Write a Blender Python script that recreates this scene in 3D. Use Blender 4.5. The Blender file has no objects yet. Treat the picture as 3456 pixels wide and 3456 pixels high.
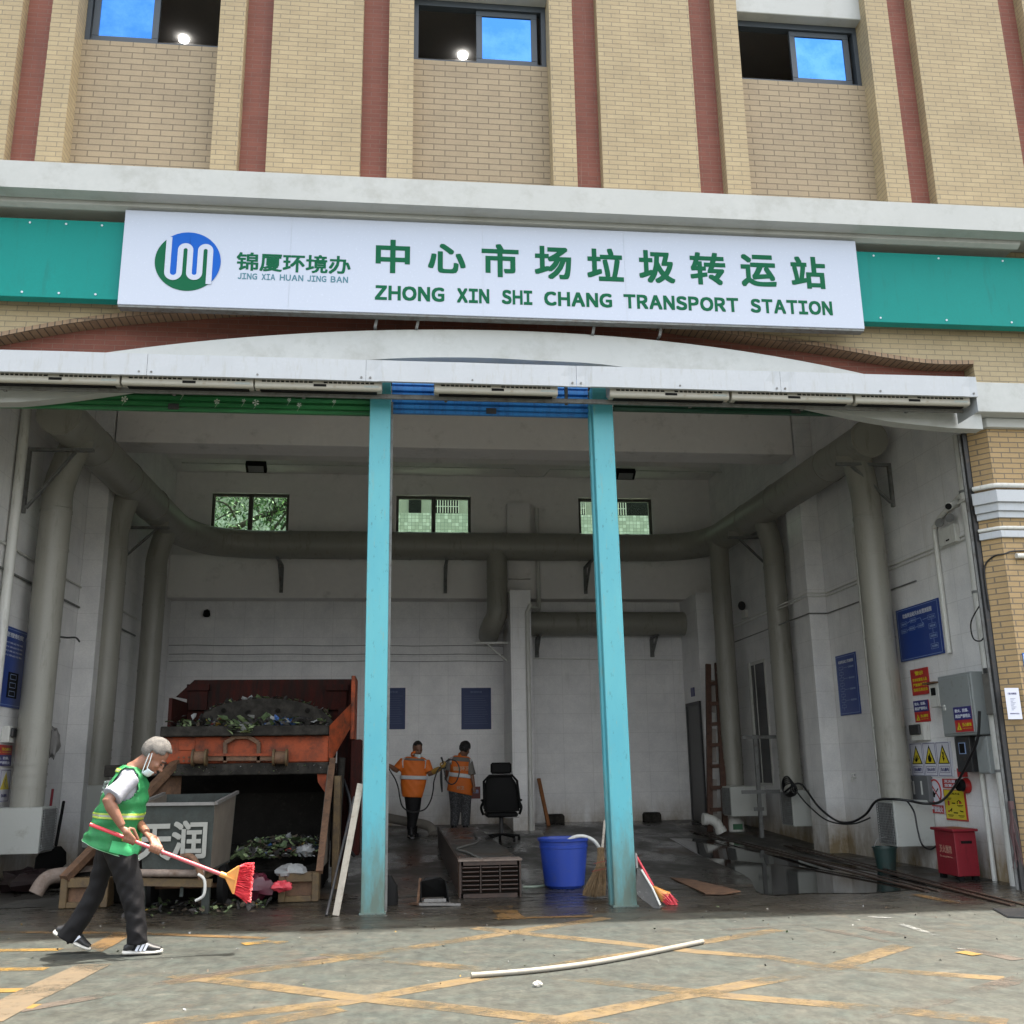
import bpy, bmesh, math, random
import numpy as np
from mathutils import Vector, Matrix, Quaternion
random.seed(7)
S = bpy.context.scene
COL = S.collection
R_ = math.radians

# ------------------------------------------------------------------ camera, sky, sun, exposure
FOC, PITCH, YAW, ROLL, EYE = 3400.0, R_(14.3), R_(6.3), R_(-0.85), 1.30
_f = np.array([math.sin(YAW)*math.cos(PITCH), math.cos(YAW)*math.cos(PITCH), math.sin(PITCH)])
_rt = np.array([math.cos(YAW), -math.sin(YAW), 0.0]); _up = np.cross(_rt, _f)
_r = math.cos(ROLL)*_rt + math.sin(ROLL)*_up
_u = -math.sin(ROLL)*_rt + math.cos(ROLL)*_up
CAMM = np.array([_r, -_u, _f])
cam = bpy.data.cameras.new('camera'); camo = bpy.data.objects.new('camera', cam); COL.objects.link(camo)
camo.matrix_world = Matrix(((_r[0], _u[0], -_f[0], 0), (_r[1], _u[1], -_f[1], 0), (_r[2], _u[2], -_f[2], EYE), (0, 0, 0, 1)))
cam.sensor_width = 36; cam.lens = 36*FOC/3456; cam.clip_end = 2000; cam.clip_start = 0.05
S.camera = camo

SUNV = Vector((0.25, 0.072, 1.0)).normalized()
w = bpy.data.worlds.new('World'); S.world = w; w.use_nodes = True
nt = w.node_tree; bg = nt.nodes['Background']
sk = nt.nodes.new('ShaderNodeTexSky'); sk.sky_type = 'NISHITA'; sk.sun_disc = False
sk.sun_elevation = math.asin(SUNV.z); sk.sun_rotation = math.atan2(SUNV.x, SUNV.y)
sk.air_density = 2.0; sk.dust_density = 10.0; sk.ozone_density = 1.0
# bright clouds added all round the low sky to light the interior, blue above
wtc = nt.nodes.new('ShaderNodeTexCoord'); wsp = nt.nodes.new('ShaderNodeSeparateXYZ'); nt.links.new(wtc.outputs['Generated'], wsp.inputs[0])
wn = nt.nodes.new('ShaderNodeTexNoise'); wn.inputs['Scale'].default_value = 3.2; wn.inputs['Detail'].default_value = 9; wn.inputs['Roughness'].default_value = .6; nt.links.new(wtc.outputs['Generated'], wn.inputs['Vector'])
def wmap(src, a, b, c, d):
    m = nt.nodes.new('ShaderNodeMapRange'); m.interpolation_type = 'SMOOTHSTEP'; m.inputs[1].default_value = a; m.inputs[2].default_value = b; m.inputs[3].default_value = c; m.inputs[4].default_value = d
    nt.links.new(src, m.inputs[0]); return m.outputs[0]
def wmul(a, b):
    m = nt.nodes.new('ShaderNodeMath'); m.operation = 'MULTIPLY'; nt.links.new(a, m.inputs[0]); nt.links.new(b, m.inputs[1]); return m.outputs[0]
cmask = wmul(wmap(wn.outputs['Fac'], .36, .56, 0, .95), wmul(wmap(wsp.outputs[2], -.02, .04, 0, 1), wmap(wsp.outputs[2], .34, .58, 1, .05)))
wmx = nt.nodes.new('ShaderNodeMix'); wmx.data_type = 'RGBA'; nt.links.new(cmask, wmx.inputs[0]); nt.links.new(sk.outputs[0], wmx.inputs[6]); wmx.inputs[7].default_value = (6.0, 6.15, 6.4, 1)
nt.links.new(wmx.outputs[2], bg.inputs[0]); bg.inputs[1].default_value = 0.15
sl = bpy.data.lights.new('sun', 'SUN'); sl.energy = 3.9; sl.angle = R_(0.6); sl.color = (1.0, 0.95, 0.87)
so = bpy.data.objects.new('sun', sl); COL.objects.link(so); so.rotation_euler = SUNV.to_track_quat('Z', 'Y').to_euler(); so.location = (20, 5, 60)
S.view_settings.view_transform = 'Standard'; S.view_settings.look = 'None'; S.view_settings.gamma = 1.0
S.view_settings.exposure = 1.72
S.render.engine = 'CYCLES'
S.cycles.use_denoising = True
S.cycles.max_bounces = 10; S.cycles.diffuse_bounces = 6; S.cycles.glossy_bounces = 4; S.cycles.transmission_bounces = 6; S.cycles.transparent_max_bounces = 16
S.cycles.sample_clamp_indirect = 6.0

# ------------------------------------------------------------------ survey: photo points onto real planes of the place
def ray(x, y):
    return CAMM.T @ np.array([(x-1728)/FOC, (y-1728)/FOC, 1.0])
def PY(x, y, Y):
    d = ray(x, y); t = Y/d[1]; return Vector((t*d[0], Y, EYE+t*d[2]))
def PX(x, y, X):
    d = ray(x, y); t = X/d[0]; return Vector((X, t*d[1], EYE+t*d[2]))
def PZ(x, y, Z):
    d = ray(x, y); t = (Z-EYE)/d[2]; return Vector((t*d[0], t*d[1], Z))
def fz(Y):                                   # floor height: flat, then a ramp up to the back wall
    return 0.0 if Y < 15.5 else 0.04*(Y-15.5)
def G(x, y):
    d = ray(x, y); t = -EYE/d[2] if d[2] < 0 else 1e9
    if t*d[1] > 15.5:
        t = (-0.62-EYE)/(d[2]-0.04*d[1])
    return Vector((t*d[0], t*d[1], EYE+t*d[2]))

# ------------------------------------------------------------------ mesh builder
class MB:
    def __init__(s): s.v = []; s.f = []; s.m = []; s.mi = 0
    def add(s, vs, fs):
        o = len(s.v); s.v += [Vector(v) for v in vs]; s.f += [tuple(o+i for i in f) for f in fs]; s.m += [s.mi]*len(fs); return s
    def box(s, a, b):
        x0, y0, z0 = a; x1, y1, z1 = b
        if x0 > x1: x0, x1 = x1, x0
        if y0 > y1: y0, y1 = y1, y0
        if z0 > z1: z0, z1 = z1, z0
        return s.add([(x0,y0,z0),(x1,y0,z0),(x1,y1,z0),(x0,y1,z0),(x0,y0,z1),(x1,y0,z1),(x1,y1,z1),(x0,y1,z1)],
                     [(0,3,2,1),(4,5,6,7),(0,1,5,4),(1,2,6,5),(2,3,7,6),(3,0,4,7)])
    def obox(s, c, ax, ay, az):              # centre and three half-axis vectors
        c = Vector(c); ax = Vector(ax); ay = Vector(ay); az = Vector(az)
        if ax.cross(ay).dot(az) < 0: ax = -ax
        vs = [c+i*ax+j*ay+k*az for k in (-1,1) for i, j in ((-1,-1),(1,-1),(1,1),(-1,1))]
        return s.add(vs, [(0,3,2,1),(4,5,6,7),(0,1,5,4),(1,2,6,5),(2,3,7,6),(3,0,4,7)])
    def bar(s, p, q, w, h, up=(0,0,1)):
        p = Vector(p); q = Vector(q); d = (q-p)
        L = d.length; d.normalize(); upv = Vector(up)
        if abs(d.dot(upv)) > .98: upv = Vector((0,1,0))
        a = d.cross(upv).normalized(); b = a.cross(d).normalized()
        return s.obox((p+q)/2, d*L/2, a*w/2, b*h/2)
    def tube(s, path, r, n=12, cap=True, closed=False):
        P = [Vector(p) for p in path]; m = len(P)
        rr = r if isinstance(r, (list, tuple)) else [r]*m
        vs = []; prev = None
        for i in range(m):
            if closed: t = P[(i+1) % m]-P[i-1]
            else: t = P[min(i+1, m-1)]-P[max(i-1, 0)]
            t.normalize()
            if prev is None:
                a = t.cross(Vector((0,0,1)))
                if a.length < .1: a = t.cross(Vector((0,1,0)))
            else:
                a = prev-t*prev.dot(t)
            a.normalize(); prev = a; b = t.cross(a)
            for k in range(n):
                g = 2*math.pi*k/n; vs.append(P[i]+rr[i]*(math.cos(g)*a+math.sin(g)*b))
        fs = []
        for i in range(m if closed else m-1):
            j = (i+1) % m
            for k in range(n):
                l = (k+1) % n; fs.append((i*n+k, i*n+l, j*n+l, j*n+k))
        if cap and not closed:
            fs.append(tuple(range(n-1, -1, -1))); fs.append(tuple((m-1)*n+k for k in range(n)))
        return s.add(vs, fs)
    def cyl(s, p, q, r, n=20, r2=None): return s.tube([p, q], [r, r if r2 is None else r2], n)
    def prism(s, poly, ext):                 # planar polygon pushed along ext
        ext = Vector(ext); P = [Vector(p) for p in poly]; n = len(P)
        nrm = Vector((0,0,0))
        for i in range(n): nrm += P[i].cross(P[(i+1) % n])
        if nrm.dot(ext) > 0: P.reverse()
        vs = P+[p+ext for p in P]
        fs = [tuple(range(n)), tuple(range(2*n-1, n-1, -1))]
        for i in range(n):
            j = (i+1) % n; fs.append((i, i+n, j+n, j))
        return s.add(vs, fs)
    def loft(s, secs, n=16, cap=True):       # sections: (centre, half-axis u, half-axis v)
        vs = []; m = len(secs)
        for c, a, b in secs:
            c = Vector(c); a = Vector(a); b = Vector(b)
            for k in range(n):
                g = 2*math.pi*k/n; vs.append(c+math.cos(g)*a+math.sin(g)*b)
        fs = []
        for i in range(m-1):
            for k in range(n):
                l = (k+1) % n; fs.append((i*n+k, i*n+l, (i+1)*n+l, (i+1)*n+k))
        if cap: fs.append(tuple(range(n-1, -1, -1))); fs.append(tuple((m-1)*n+k for k in range(n)))
        return s.add(vs, fs)
    def lathe(s, c, prof, n=28, axis=(0,0,1)):   # open profile (r, h) round an axis
        ax = Vector(axis).normalized(); a = ax.orthogonal().normalized(); b = ax.cross(a); c = Vector(c)
        vs = []; m = len(prof)
        for r, h in prof:
            for k in range(n):
                g = 2*math.pi*k/n; vs.append(c+ax*h+r*(math.cos(g)*a+math.sin(g)*b))
        fs = []
        for i in range(m-1):
            for k in range(n):
                l = (k+1) % n; fs.append((i*n+k, i*n+l, (i+1)*n+l, (i+1)*n+k))
        return s.add(vs, fs)
    def ball(s, c, r, n=12, m=8, rot=None):
        c = Vector(c); r = (r,r,r) if not isinstance(r, (tuple, list)) else r
        vs = []; fs = []
        for i in range(m+1):
            t = math.pi*i/m
            for k in range(n):
                g = 2*math.pi*k/n; p = Vector((r[0]*math.sin(t)*math.cos(g), r[1]*math.sin(t)*math.sin(g), r[2]*math.cos(t)))
                if rot is not None: p = rot @ p
                vs.append(c+p)
        for i in range(m):
            for k in range(n):
                l = (k+1) % n; fs.append((i*n+k, (i+1)*n+k, (i+1)*n+l, i*n+l))
        return s.add(vs, fs)
    def text(s, txt, o, xd, yd, w=None, h=None, ext=0.004, bold=0.0, anchor='c', space=1.0):
        # o: anchor point, xd/yd: unit directions, text scaled to width w (and/or cap height h)
        key = (txt, ext > 0, space)
        if key not in TXT: TXT[key] = text_raw(txt, 0, ext > 0, space)
        vs, fs, (x0, y0, x1, y1) = TXT[key]
        if not vs: return s
        W = x1-x0; H = y1-y0
        sx = (w/W) if w else h/H; sy = (h/H) if h else sx
        o = Vector(o); xd = Vector(xd); yd = Vector(yd); nd = xd.cross(yd)
        ox = (x0+x1)/2 if anchor == 'c' else x0; oy = (y0+y1)/2
        bx, by = bold*sx, bold*sy                # heavier strokes: the same glyphs laid again, slightly shifted
        for k, (dx, dy) in enumerate(((0,0),(bx,0),(-bx,0),(0,by),(0,-by),(bx,by),(-bx,-by),(bx,-by),(-bx,by)) if bold >= .02 else ((0,0),)):
            e = ext*(1-.045*k); s.add([o+xd*((v[0]-ox)*sx+dx)+yd*((v[1]-oy)*sy+dy)+nd*(v[2]*e) for v in vs], fs)
        return s
TXT = {}
def text_raw(txt, bold, ex, space):
    c = bpy.data.curves.new('lettering_curve', 'FONT'); c.body = txt; c.size = 1; c.offset = bold; c.resolution_u = 3; c.space_character = space
    c.extrude = 0.5 if ex else 0.0
    o = bpy.data.objects.new('lettering_curve', c); COL.objects.link(o)
    dg = bpy.context.evaluated_depsgraph_get(); dg.update()
    me = bpy.data.meshes.new_from_object(o.evaluated_get(dg))
    vs = [(v.co.x, v.co.y, v.co.z+0.5) for v in me.vertices]; fs = [tuple(p.vertices) for p in me.polygons]
    bpy.data.objects.remove(o); bpy.data.curves.remove(c); bpy.data.meshes.remove(me)
    if not vs: return [], [], (0,0,1,1)
    return vs, fs, (min(v[0] for v in vs), min(v[1] for v in vs), max(v[0] for v in vs), max(v[1] for v in vs))

def word(s, txt, x0, x1, o, h, ext, bold=.03, gap=.16):   # block capitals laid letter by letter between x0 and x1
    gl = []
    for ch in txt:
        k_ = (chr(ord(ch)+0xFEE0), True, 1.0)
        if k_ not in TXT: TXT[k_] = text_raw(k_[0], 0, True, 1.0)
        gl.append(k_)
    ws = [TXT[k][2][2]-TXT[k][2][0] for k in gl]; sc = (x1-x0)/(sum(ws)+gap*(len(gl)-1)); x = x0
    for k, wd in zip(gl, ws):
        s.text(k[0], (x+wd*sc/2, o[1], o[2]), (1,0,0), (0,0,1), w=wd*sc, h=h, ext=ext, bold=bold); x += (wd+gap)*sc
    return s
MB.word = word
def base_of(parent):
    p = Vector((0,0,0))
    while parent is not None: p += parent.location; parent = parent.parent
    return p
def part(name, mb, mat, parent=None, bevel=0.0, smooth=None, label=None, kind=None, recalc=True):
    me = bpy.data.meshes.new(name); off = base_of(parent)
    me.from_pydata([v-off for v in mb.v], [], mb.f)
    mats = mat if isinstance(mat, (list, tuple)) else [mat]
    for m in mats: me.materials.append(m)
    if len(mats) > 1: me.polygons.foreach_set('material_index', mb.m)
    if recalc or bevel:
        bm = bmesh.new(); bm.from_mesh(me)
        if recalc: bmesh.ops.recalc_face_normals(bm, faces=bm.faces)
        if bevel:
            es = [e for e in bm.edges if len(e.link_faces) == 2 and e.calc_face_angle(0) > 0.6]
            bmesh.ops.bevel(bm, geom=es, offset=bevel, segments=1, affect='EDGES', clamp_overlap=True)
        bm.to_mesh(me); bm.free()
    if smooth is not None:
        me.polygons.foreach_set('use_smooth', [True]*len(me.polygons))
        try: me.set_sharp_from_angle(angle=R_(smooth))
        except Exception: pass
    me.update()
    o = bpy.data.objects.new(name, me); COL.objects.link(o)
    if parent is not None: o.parent = parent
    if label: o['label'] = label
    if kind: o['kind'] = kind
    return o
def thing(name, loc, label, cat, group=None):
    o = bpy.data.objects.new(name, None); COL.objects.link(o); o.location = loc; o.empty_display_size = 0.1
    o['label'] = label; o['category'] = cat
    if group: o['group'] = group
    return o
def solo(name, mb, mat, label, cat, group=None, loc=None, **k):    # a thing that is one mesh
    o = part(name, mb, mat, None, **k); o['label'] = label; o['category'] = cat
    if group: o['group'] = group
    if loc is not None: shift_origin(o, Vector(loc))
    return o
def shift_origin(o, p):
    o.data.transform(Matrix.Translation(-p)); o.location = p
def copy_tree(o, parent=None, delta=None, label=None):
    c = o.copy(); COL.objects.link(c); c.parent = parent
    if delta is not None: c.location = o.location+Vector(delta)
    if label: c['label'] = label
    for ch in o.children: copy_tree(ch, c)
    return c
def remesh(mb, voxel, smooth=4):
    me = bpy.data.meshes.new('body'); me.from_pydata(mb.v, [], mb.f)
    bm = bmesh.new(); bm.from_mesh(me); bmesh.ops.recalc_face_normals(bm, faces=bm.faces); bm.to_mesh(me); bm.free()
    o = bpy.data.objects.new('body', me); COL.objects.link(o)
    r = o.modifiers.new('r', 'REMESH'); r.mode = 'VOXEL'; r.voxel_size = voxel
    if smooth: sm = o.modifiers.new('s', 'SMOOTH'); sm.iterations = smooth; sm.factor = 0.5
    dg = bpy.context.evaluated_depsgraph_get(); dg.update()
    m2 = bpy.data.meshes.new_from_object(o.evaluated_get(dg))
    out = MB(); out.add([v.co.copy() for v in m2.vertices], [tuple(p.vertices) for p in m2.polygons])
    bpy.data.objects.remove(o); bpy.data.meshes.remove(me); bpy.data.meshes.remove(m2)
    return out
def spline(pts, n=8):                        # Catmull-Rom through points
    P = [Vector(p) for p in pts]; out = []
    for i in range(len(P)-1):
        a = P[max(i-1,0)]; b = P[i]; c = P[i+1]; d = P[min(i+2,len(P)-1)]
        for k in range(n):
            t = k/n; out.append(0.5*((2*b)+(c-a)*t+(2*a-5*b+4*c-d)*t*t+(3*b-a-3*c+d)*t**3))
    out.append(P[-1]); return out

# ------------------------------------------------------------------ materials
class NT:
    def __init__(s, name):
        s.m = bpy.data.materials.new(name); s.m.use_nodes = True; s.t = s.m.node_tree; s.n = s.t.nodes
        s.b = s.n['Principled BSDF']; s.tc = None
    def new(s, k, **kw):
        x = s.n.new(k)
        for a, v in kw.items(): setattr(x, a, v)
        return x
    def link(s, a, b): s.t.links.new(a, b)
    def coord(s):
        if s.tc is None: s.tc = s.new('ShaderNodeTexCoord')
        return s.tc.outputs['Object']
    def noise(s, scale, detail=5, rough=.6, vec=None, stretch=None):
        n = s.new('ShaderNodeTexNoise'); n.inputs['Scale'].default_value = scale; n.inputs['Detail'].default_value = detail; n.inputs['Roughness'].default_value = rough
        v = vec or s.coord()
        if stretch:
            mp = s.new('ShaderNodeMapping'); mp.inputs['Scale'].default_value = stretch; s.link(v, mp.inputs[0]); v = mp.outputs[0]
        s.link(v, n.inputs['Vector']); return n.outputs['Fac']
    def ramp(s, fac, a, b, ca=(0,0,0,1), cb=(1,1,1,1)):
        r = s.new('ShaderNodeValToRGB'); r.color_ramp.elements[0].position = a; r.color_ramp.elements[1].position = b
        r.color_ramp.elements[0].color = ca; r.color_ramp.elements[1].color = cb; s.link(fac, r.inputs[0]); return r.outputs[0]
    def mix(s, fac, a, b, mode='MIX'):
        x = s.new('ShaderNodeMix', data_type='RGBA', blend_type=mode)
        if isinstance(fac, float): x.inputs['Factor'].default_value = fac
        else: s.link(fac, x.inputs['Factor'])
        for i, c in ((6, a), (7, b)):
            if isinstance(c, tuple): x.inputs[i].default_value = c if len(c) == 4 else (*c, 1)
            else: s.link(c, x.inputs[i])
        return x.outputs[2]
    def math(s, op, a, b=0.0, clamp=False):
        x = s.new('ShaderNodeMath', operation=op, use_clamp=clamp)
        for i, c in ((0, a), (1, b)):
            if isinstance(c, (int, float)): x.inputs[i].default_value = c
            else: s.link(c, x.inputs[i])
        return x.outputs[0]
    def bump(s, h, st=.3, dist=.01):
        b = s.new('ShaderNodeBump'); b.inputs['Strength'].default_value = st; b.inputs['Distance'].default_value = dist
        s.link(h, b.inputs['Height']); s.link(b.outputs[0], s.b.inputs['Normal'])
    def col(s, c):
        if isinstance(c, tuple): s.b.inputs['Base Color'].default_value = (*c, 1) if len(c) == 3 else c
        else: s.link(c, s.b.inputs['Base Color'])
    def rough(s, r):
        if isinstance(r, (int, float)): s.b.inputs['Roughness'].default_value = r
        else: s.link(r, s.b.inputs['Roughness'])
def mul(c, k): return tuple(min(1, x*k) for x in c[:3])
def M(name, c, rough=.55, metal=0.0, var=.14, dirt=None, dirt_amt=.5, scale=3.0, bump=.0, spec=None, fine=40.0, streak=False):
    # general worn surface: base colour broken up by two noises, optional dirt colour in patches
    t = NT(name)
    big = t.noise(scale, 6, .62)
    c1 = t.mix(t.ramp(big, .3, .7), mul(c, 1-var), mul(c, 1+var))
    f = t.noise(fine, 3, .6); c1 = t.mix(t.ramp(f, .25, .75), mul(c, 1-var*.9), c1) if var > 0 else c1
    if dirt:
        d = t.noise(scale*1.7, 9, .72, stretch=((3.5,3.5,.5) if streak else None))
        c1 = t.mix(t.ramp(d, .62-.3*dirt_amt, .80-.2*dirt_amt), c1, dirt)
    t.col(c1); t.b.inputs['Metallic'].default_value = metal
    if isinstance(rough, tuple): t.rough(t.math('ADD', t.math('MULTIPLY', big, rough[1]-rough[0]), rough[0]))
    else: t.rough(t.math('ADD', t.math('MULTIPLY', t.math('SUBTRACT', f, .5), .18), rough, True))
    if bump: t.bump(t.noise(fine, 6, .65), bump, .01)
    if spec is not None: t.b.inputs['Specular IOR Level'].default_value = spec
    return t.m
def brick(name, c1, c2, mortar, bw, bh, ms=.008, rough=.75, dirt=None, dirt_amt=.3, bump=.6, offset=.5, streak=None, z_dirt=None):
    t = NT(name); g = t.new('ShaderNodeNewGeometry'); sp = t.new('ShaderNodeSeparateXYZ'); t.link(g.outputs['Normal'], sp.inputs[0])
    p = t.new('ShaderNodeSeparateXYZ'); t.link(t.coord(), p.inputs[0])
    ax = t.math('GREATER_THAN', t.math('ABSOLUTE', sp.outputs[0]), .75); az = t.math('GREATER_THAN', t.math('ABSOLUTE', sp.outputs[2]), .75)
    def mixf(f, a, b):
        x = t.new('ShaderNodeMix', data_type='FLOAT'); t.link(f, x.inputs[0]); t.link(a, x.inputs[2]); t.link(b, x.inputs[3]); return x.outputs[0]
    u = mixf(ax, p.outputs[0], p.outputs[1]); v = mixf(az, p.outputs[2], p.outputs[1])
    cv = t.new('ShaderNodeCombineXYZ'); t.link(u, cv.inputs[0]); t.link(v, cv.inputs[1])
    b = t.new('ShaderNodeTexBrick'); b.offset = offset; b.inputs['Scale'].default_value = 1; b.inputs['Brick Width'].default_value = bw; b.inputs['Row Height'].default_value = bh
    b.inputs['Mortar Size'].default_value = ms; b.inputs['Mortar Smooth'].default_value = .15; b.inputs['Bias'].default_value = 0
    b.inputs['Color1'].default_value = (*c1, 1); b.inputs['Color2'].default_value = (*c2, 1); b.inputs['Mortar'].default_value = (*mortar, 1)
    t.link(cv.outputs[0], b.inputs['Vector'])
    n = t.noise(2.2, 7, .65); c = t.mix(t.ramp(n, .25, .75), mul((.80,.80,.80), 1), (1.06,1.05,1.03)); c = t.mix(1.0, b.outputs[0], c, 'MULTIPLY')
    f = t.noise(55, 3); c = t.mix(t.ramp(f, .3, .8), c, t.mix(1.0, c, (.86,.86,.88), 'MULTIPLY'))
    if dirt:
        d = t.noise(1.6, 9, .72, stretch=(3, 3, .35)); c = t.mix(t.ramp(d, .66-.3*dirt_amt, .86-.2*dirt_amt), c, dirt)
    if streak:
        d = t.noise(9, 6, .6, stretch=(1.6, 1.6, .07)); c = t.mix(t.ramp(d, .60, .72), c, streak)
    if z_dirt:
        zz = t.math('MULTIPLY', t.math('SUBTRACT', z_dirt[0], p.outputs[2]), 1/z_dirt[0], True)
        zz = t.math('MULTIPLY', zz, t.ramp(t.noise(2.5, 8, .7, stretch=(1,1,.45)), .3, .7), True)
        c = t.mix(t.math('MULTIPLY', zz, 1.6, True), c, z_dirt[1])
    t.col(c); t.rough(rough)
    inv = t.math('SUBTRACT', 1.0, b.outputs['Fac']); t.bump(t.math('ADD', inv, t.math('MULTIPLY', f, .15)), bump, .006)
    return t.m
def glow(name, c, e):
    t = NT(name); t.col(c); t.b.inputs['Emission Color'].default_value = (*c, 1); t.b.inputs['Emission Strength'].default_value = e; return t.m
def glass(name, tint, refl=.25):
    t = NT(name); o = t.n['Material Output']; tr = t.new('ShaderNodeBsdfTransparent'); tr.inputs[0].default_value = (*tint, 1)
    gl = t.new('ShaderNodeBsdfGlossy'); gl.inputs['Roughness'].default_value = .03; fr = t.new('ShaderNodeFresnel'); fr.inputs[0].default_value = 1.5
    mx = t.new('ShaderNodeMixShader'); t.link(t.math('MULTIPLY', fr.outputs[0], refl*4, True), mx.inputs[0]); t.link(tr.outputs[0], mx.inputs[1]); t.link(gl.outputs[0], mx.inputs[2]); t.link(mx.outputs[0], o.inputs[0])
    return t.m

BEIGE = brick('beige_brick', (.44,.355,.21), (.40,.318,.186), (.265,.22,.145), .215, .062, .0055, dirt=(.36,.29,.18), dirt_amt=.22)
BEIGE_L = brick('infill_brick', (.365,.292,.188), (.335,.266,.172), (.19,.152,.103), .262, .078, .0065, dirt=(.30,.24,.16), dirt_amt=.22)
BEIGE_D = brick('pillar_brick', (.44,.305,.15), (.39,.27,.13), (.19,.15,.10), .215, .062, .007, dirt=(.30,.24,.16), dirt_amt=.2)
REDB = brick('red_brick', (.255,.088,.060), (.225,.077,.053), (.24,.135,.105), .215, .058, .004, dirt=(.15,.06,.045), dirt_amt=.35)
REDS = brick('red_brick_streaked', (.255,.088,.060), (.225,.077,.053), (.24,.135,.105), .215, .058, .004, streak=(.42,.29,.23))
BROWNB = brick('brown_edge_brick', (.36,.245,.15), (.31,.21,.13), (.12,.09,.065), .075, .30, .007, dirt=(.14,.10,.07), dirt_amt=.4)
WHITE = M('white_render', (.44,.455,.44), .6, var=.06, dirt=(.34,.345,.32), dirt_amt=.4, scale=1.3, fine=12, bump=.06)
WHITE_T = M('white_cladding', (.425,.45,.475), .35, var=.05, dirt=(.36,.365,.35), dirt_amt=.30, scale=4, streak=True)
INWALL = brick('white_tile_wall', (.84,.84,.835), (.82,.82,.82), (.68,.68,.67), .60, .40, .004, rough=.32, bump=.12, dirt=(.55,.54,.50), dirt_amt=.25, offset=.0, z_dirt=(0.75, (.25,.19,.11)))
INPLAIN = M('interior_plaster', (.80,.775,.76), .7, var=.06, dirt=(.50,.485,.46), dirt_amt=.16, scale=1.2, fine=9)
SIGNW = M('sign_panel_white', (.46,.505,.60), .25, var=.015, scale=.6)
STEEL_D = M('dark_steel_edge', (.20,.21,.20), .5, .4, dirt=(.12,.10,.08), scale=8)
TEAL = M('teal_panel', (.004,.235,.205), .5, var=.07, scale=1.5, spec=.2, dirt=(.01,.17,.15), dirt_amt=.25, streak=True)
SGREEN = M('sign_green', (.0035,.105,.046), .6, var=.03, spec=.15)
SBLUE = M('sign_blue', (.008,.10,.46), .55, var=.03, spec=.15)
SDKBL = M('sign_slate_blue', (.05,.17,.22), .4, var=.03)
def post_mat():
    t = NT('turquoise_paint'); p = t.new('ShaderNodeSeparateXYZ'); t.link(t.coord(), p.inputs[0])
    c = t.mix(t.ramp(t.noise(1.4, 6, .6, stretch=(2,2,.6)), .3, .7), (.072,.345,.42), (.105,.405,.445))
    c = t.mix(t.ramp(t.noise(20, 9, .8, stretch=(1,1,.4)), .60, .645), c, (.035,.15,.17))
    c = t.mix(t.ramp(t.noise(5, 10, .78, stretch=(3,3,.5)), .57, .70), c, (.19,.31,.27))
    low = t.math('ADD', t.math('MULTIPLY', p.outputs[2], -.75), t.math('MULTIPLY', t.noise(3, 8, .7, stretch=(2,2,.5)), 1.7)); c = t.mix(t.ramp(low, .05, .85), c, (.095,.14,.115))
    t.col(c); t.rough(.45); t.bump(t.noise(30, 6, .7), .12, .004); return t.m
POST = post_mat()
DUCT = M('duct_grey_beige', (.285,.278,.240), .42, .0, var=.06, dirt=(.16,.15,.12), dirt_amt=.25, scale=1.5, streak=True)
DUCT_C = M('duct_box_grey', (.42,.43,.40), .5, var=.04, dirt=(.25,.24,.20), dirt_amt=.2, scale=3)
GRILLE = M('grille_grime', (.10,.11,.10), .6, dirt=(.03,.03,.03), scale=9)
BRKT = M('bracket_grey', (.20,.205,.20), .6, .2, dirt=(.10,.09,.08), scale=6)
PVCD = M('dusty_pvc', (.23,.215,.18), .5, var=.1, dirt=(.26,.24,.19), dirt_amt=.35, scale=6)
PVC = M('white_pvc', (.60,.60,.56), .4, var=.06, dirt=(.35,.33,.28), dirt_amt=.3, scale=5, streak=True)
CABLE = M('black_cable', (.012,.012,.013), .45, var=.1)
GREY_C = M('cabinet_grey', (.25,.27,.265), .45, var=.05, dirt=(.15,.14,.12), dirt_amt=.2, scale=5)
ACBODY = M('aged_white_plastic', (.43,.415,.36), .45, var=.06, dirt=(.30,.24,.16), dirt_amt=.22, scale=6)
BLACK = M('black_matt', (.006,.006,.006), .7, spec=.2, var=.2)
BLUEP = M('poster_blue', (.012,.045,.235), .4, var=.06, scale=2)
PWHITE = M('print_white', (.62,.65,.72), .5, var=.04)
PPALE = M('print_pale_blue', (.25,.34,.55), .5, var=.04)
REDP = M('poster_red', (.42,.022,.022), .4, var=.06)
YELP = M('poster_yellow', (.62,.50,.015), .4, var=.06)
DKBLUE = M('sticker_navy', (.03,.03,.16), .4, var=.05)
ORPR = M('print_orange', (.75,.30,.04), .5, var=.04)
REDBOX = M('red_box_paint', (.22,.015,.024), .4, var=.12, dirt=(.12,.012,.015), dirt_amt=.3, scale=5, streak=True)
ORANGE_M = M('machine_orange', (.32,.062,.020), .6, spec=.25, var=.25, dirt=(.050,.024,.015), dirt_amt=.60, scale=3.2, bump=.15)
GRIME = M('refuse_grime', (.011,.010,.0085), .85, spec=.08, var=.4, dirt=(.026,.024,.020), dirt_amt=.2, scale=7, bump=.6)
GRIME_G = M('grime_grey_plate', (.024,.022,.019), .8, spec=.12, var=.35, dirt=(.050,.045,.038), dirt_amt=.6, scale=4, bump=.35)
RUST = M('rusty_steel', (.16,.085,.045), .75, var=.35, dirt=(.055,.030,.018), dirt_amt=.55, scale=6, bump=.35)
RUST_P = M('rusty_pale_steel', (.21,.165,.135), .75, var=.3, dirt=(.09,.055,.035), dirt_amt=.5, scale=5, bump=.3)
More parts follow.
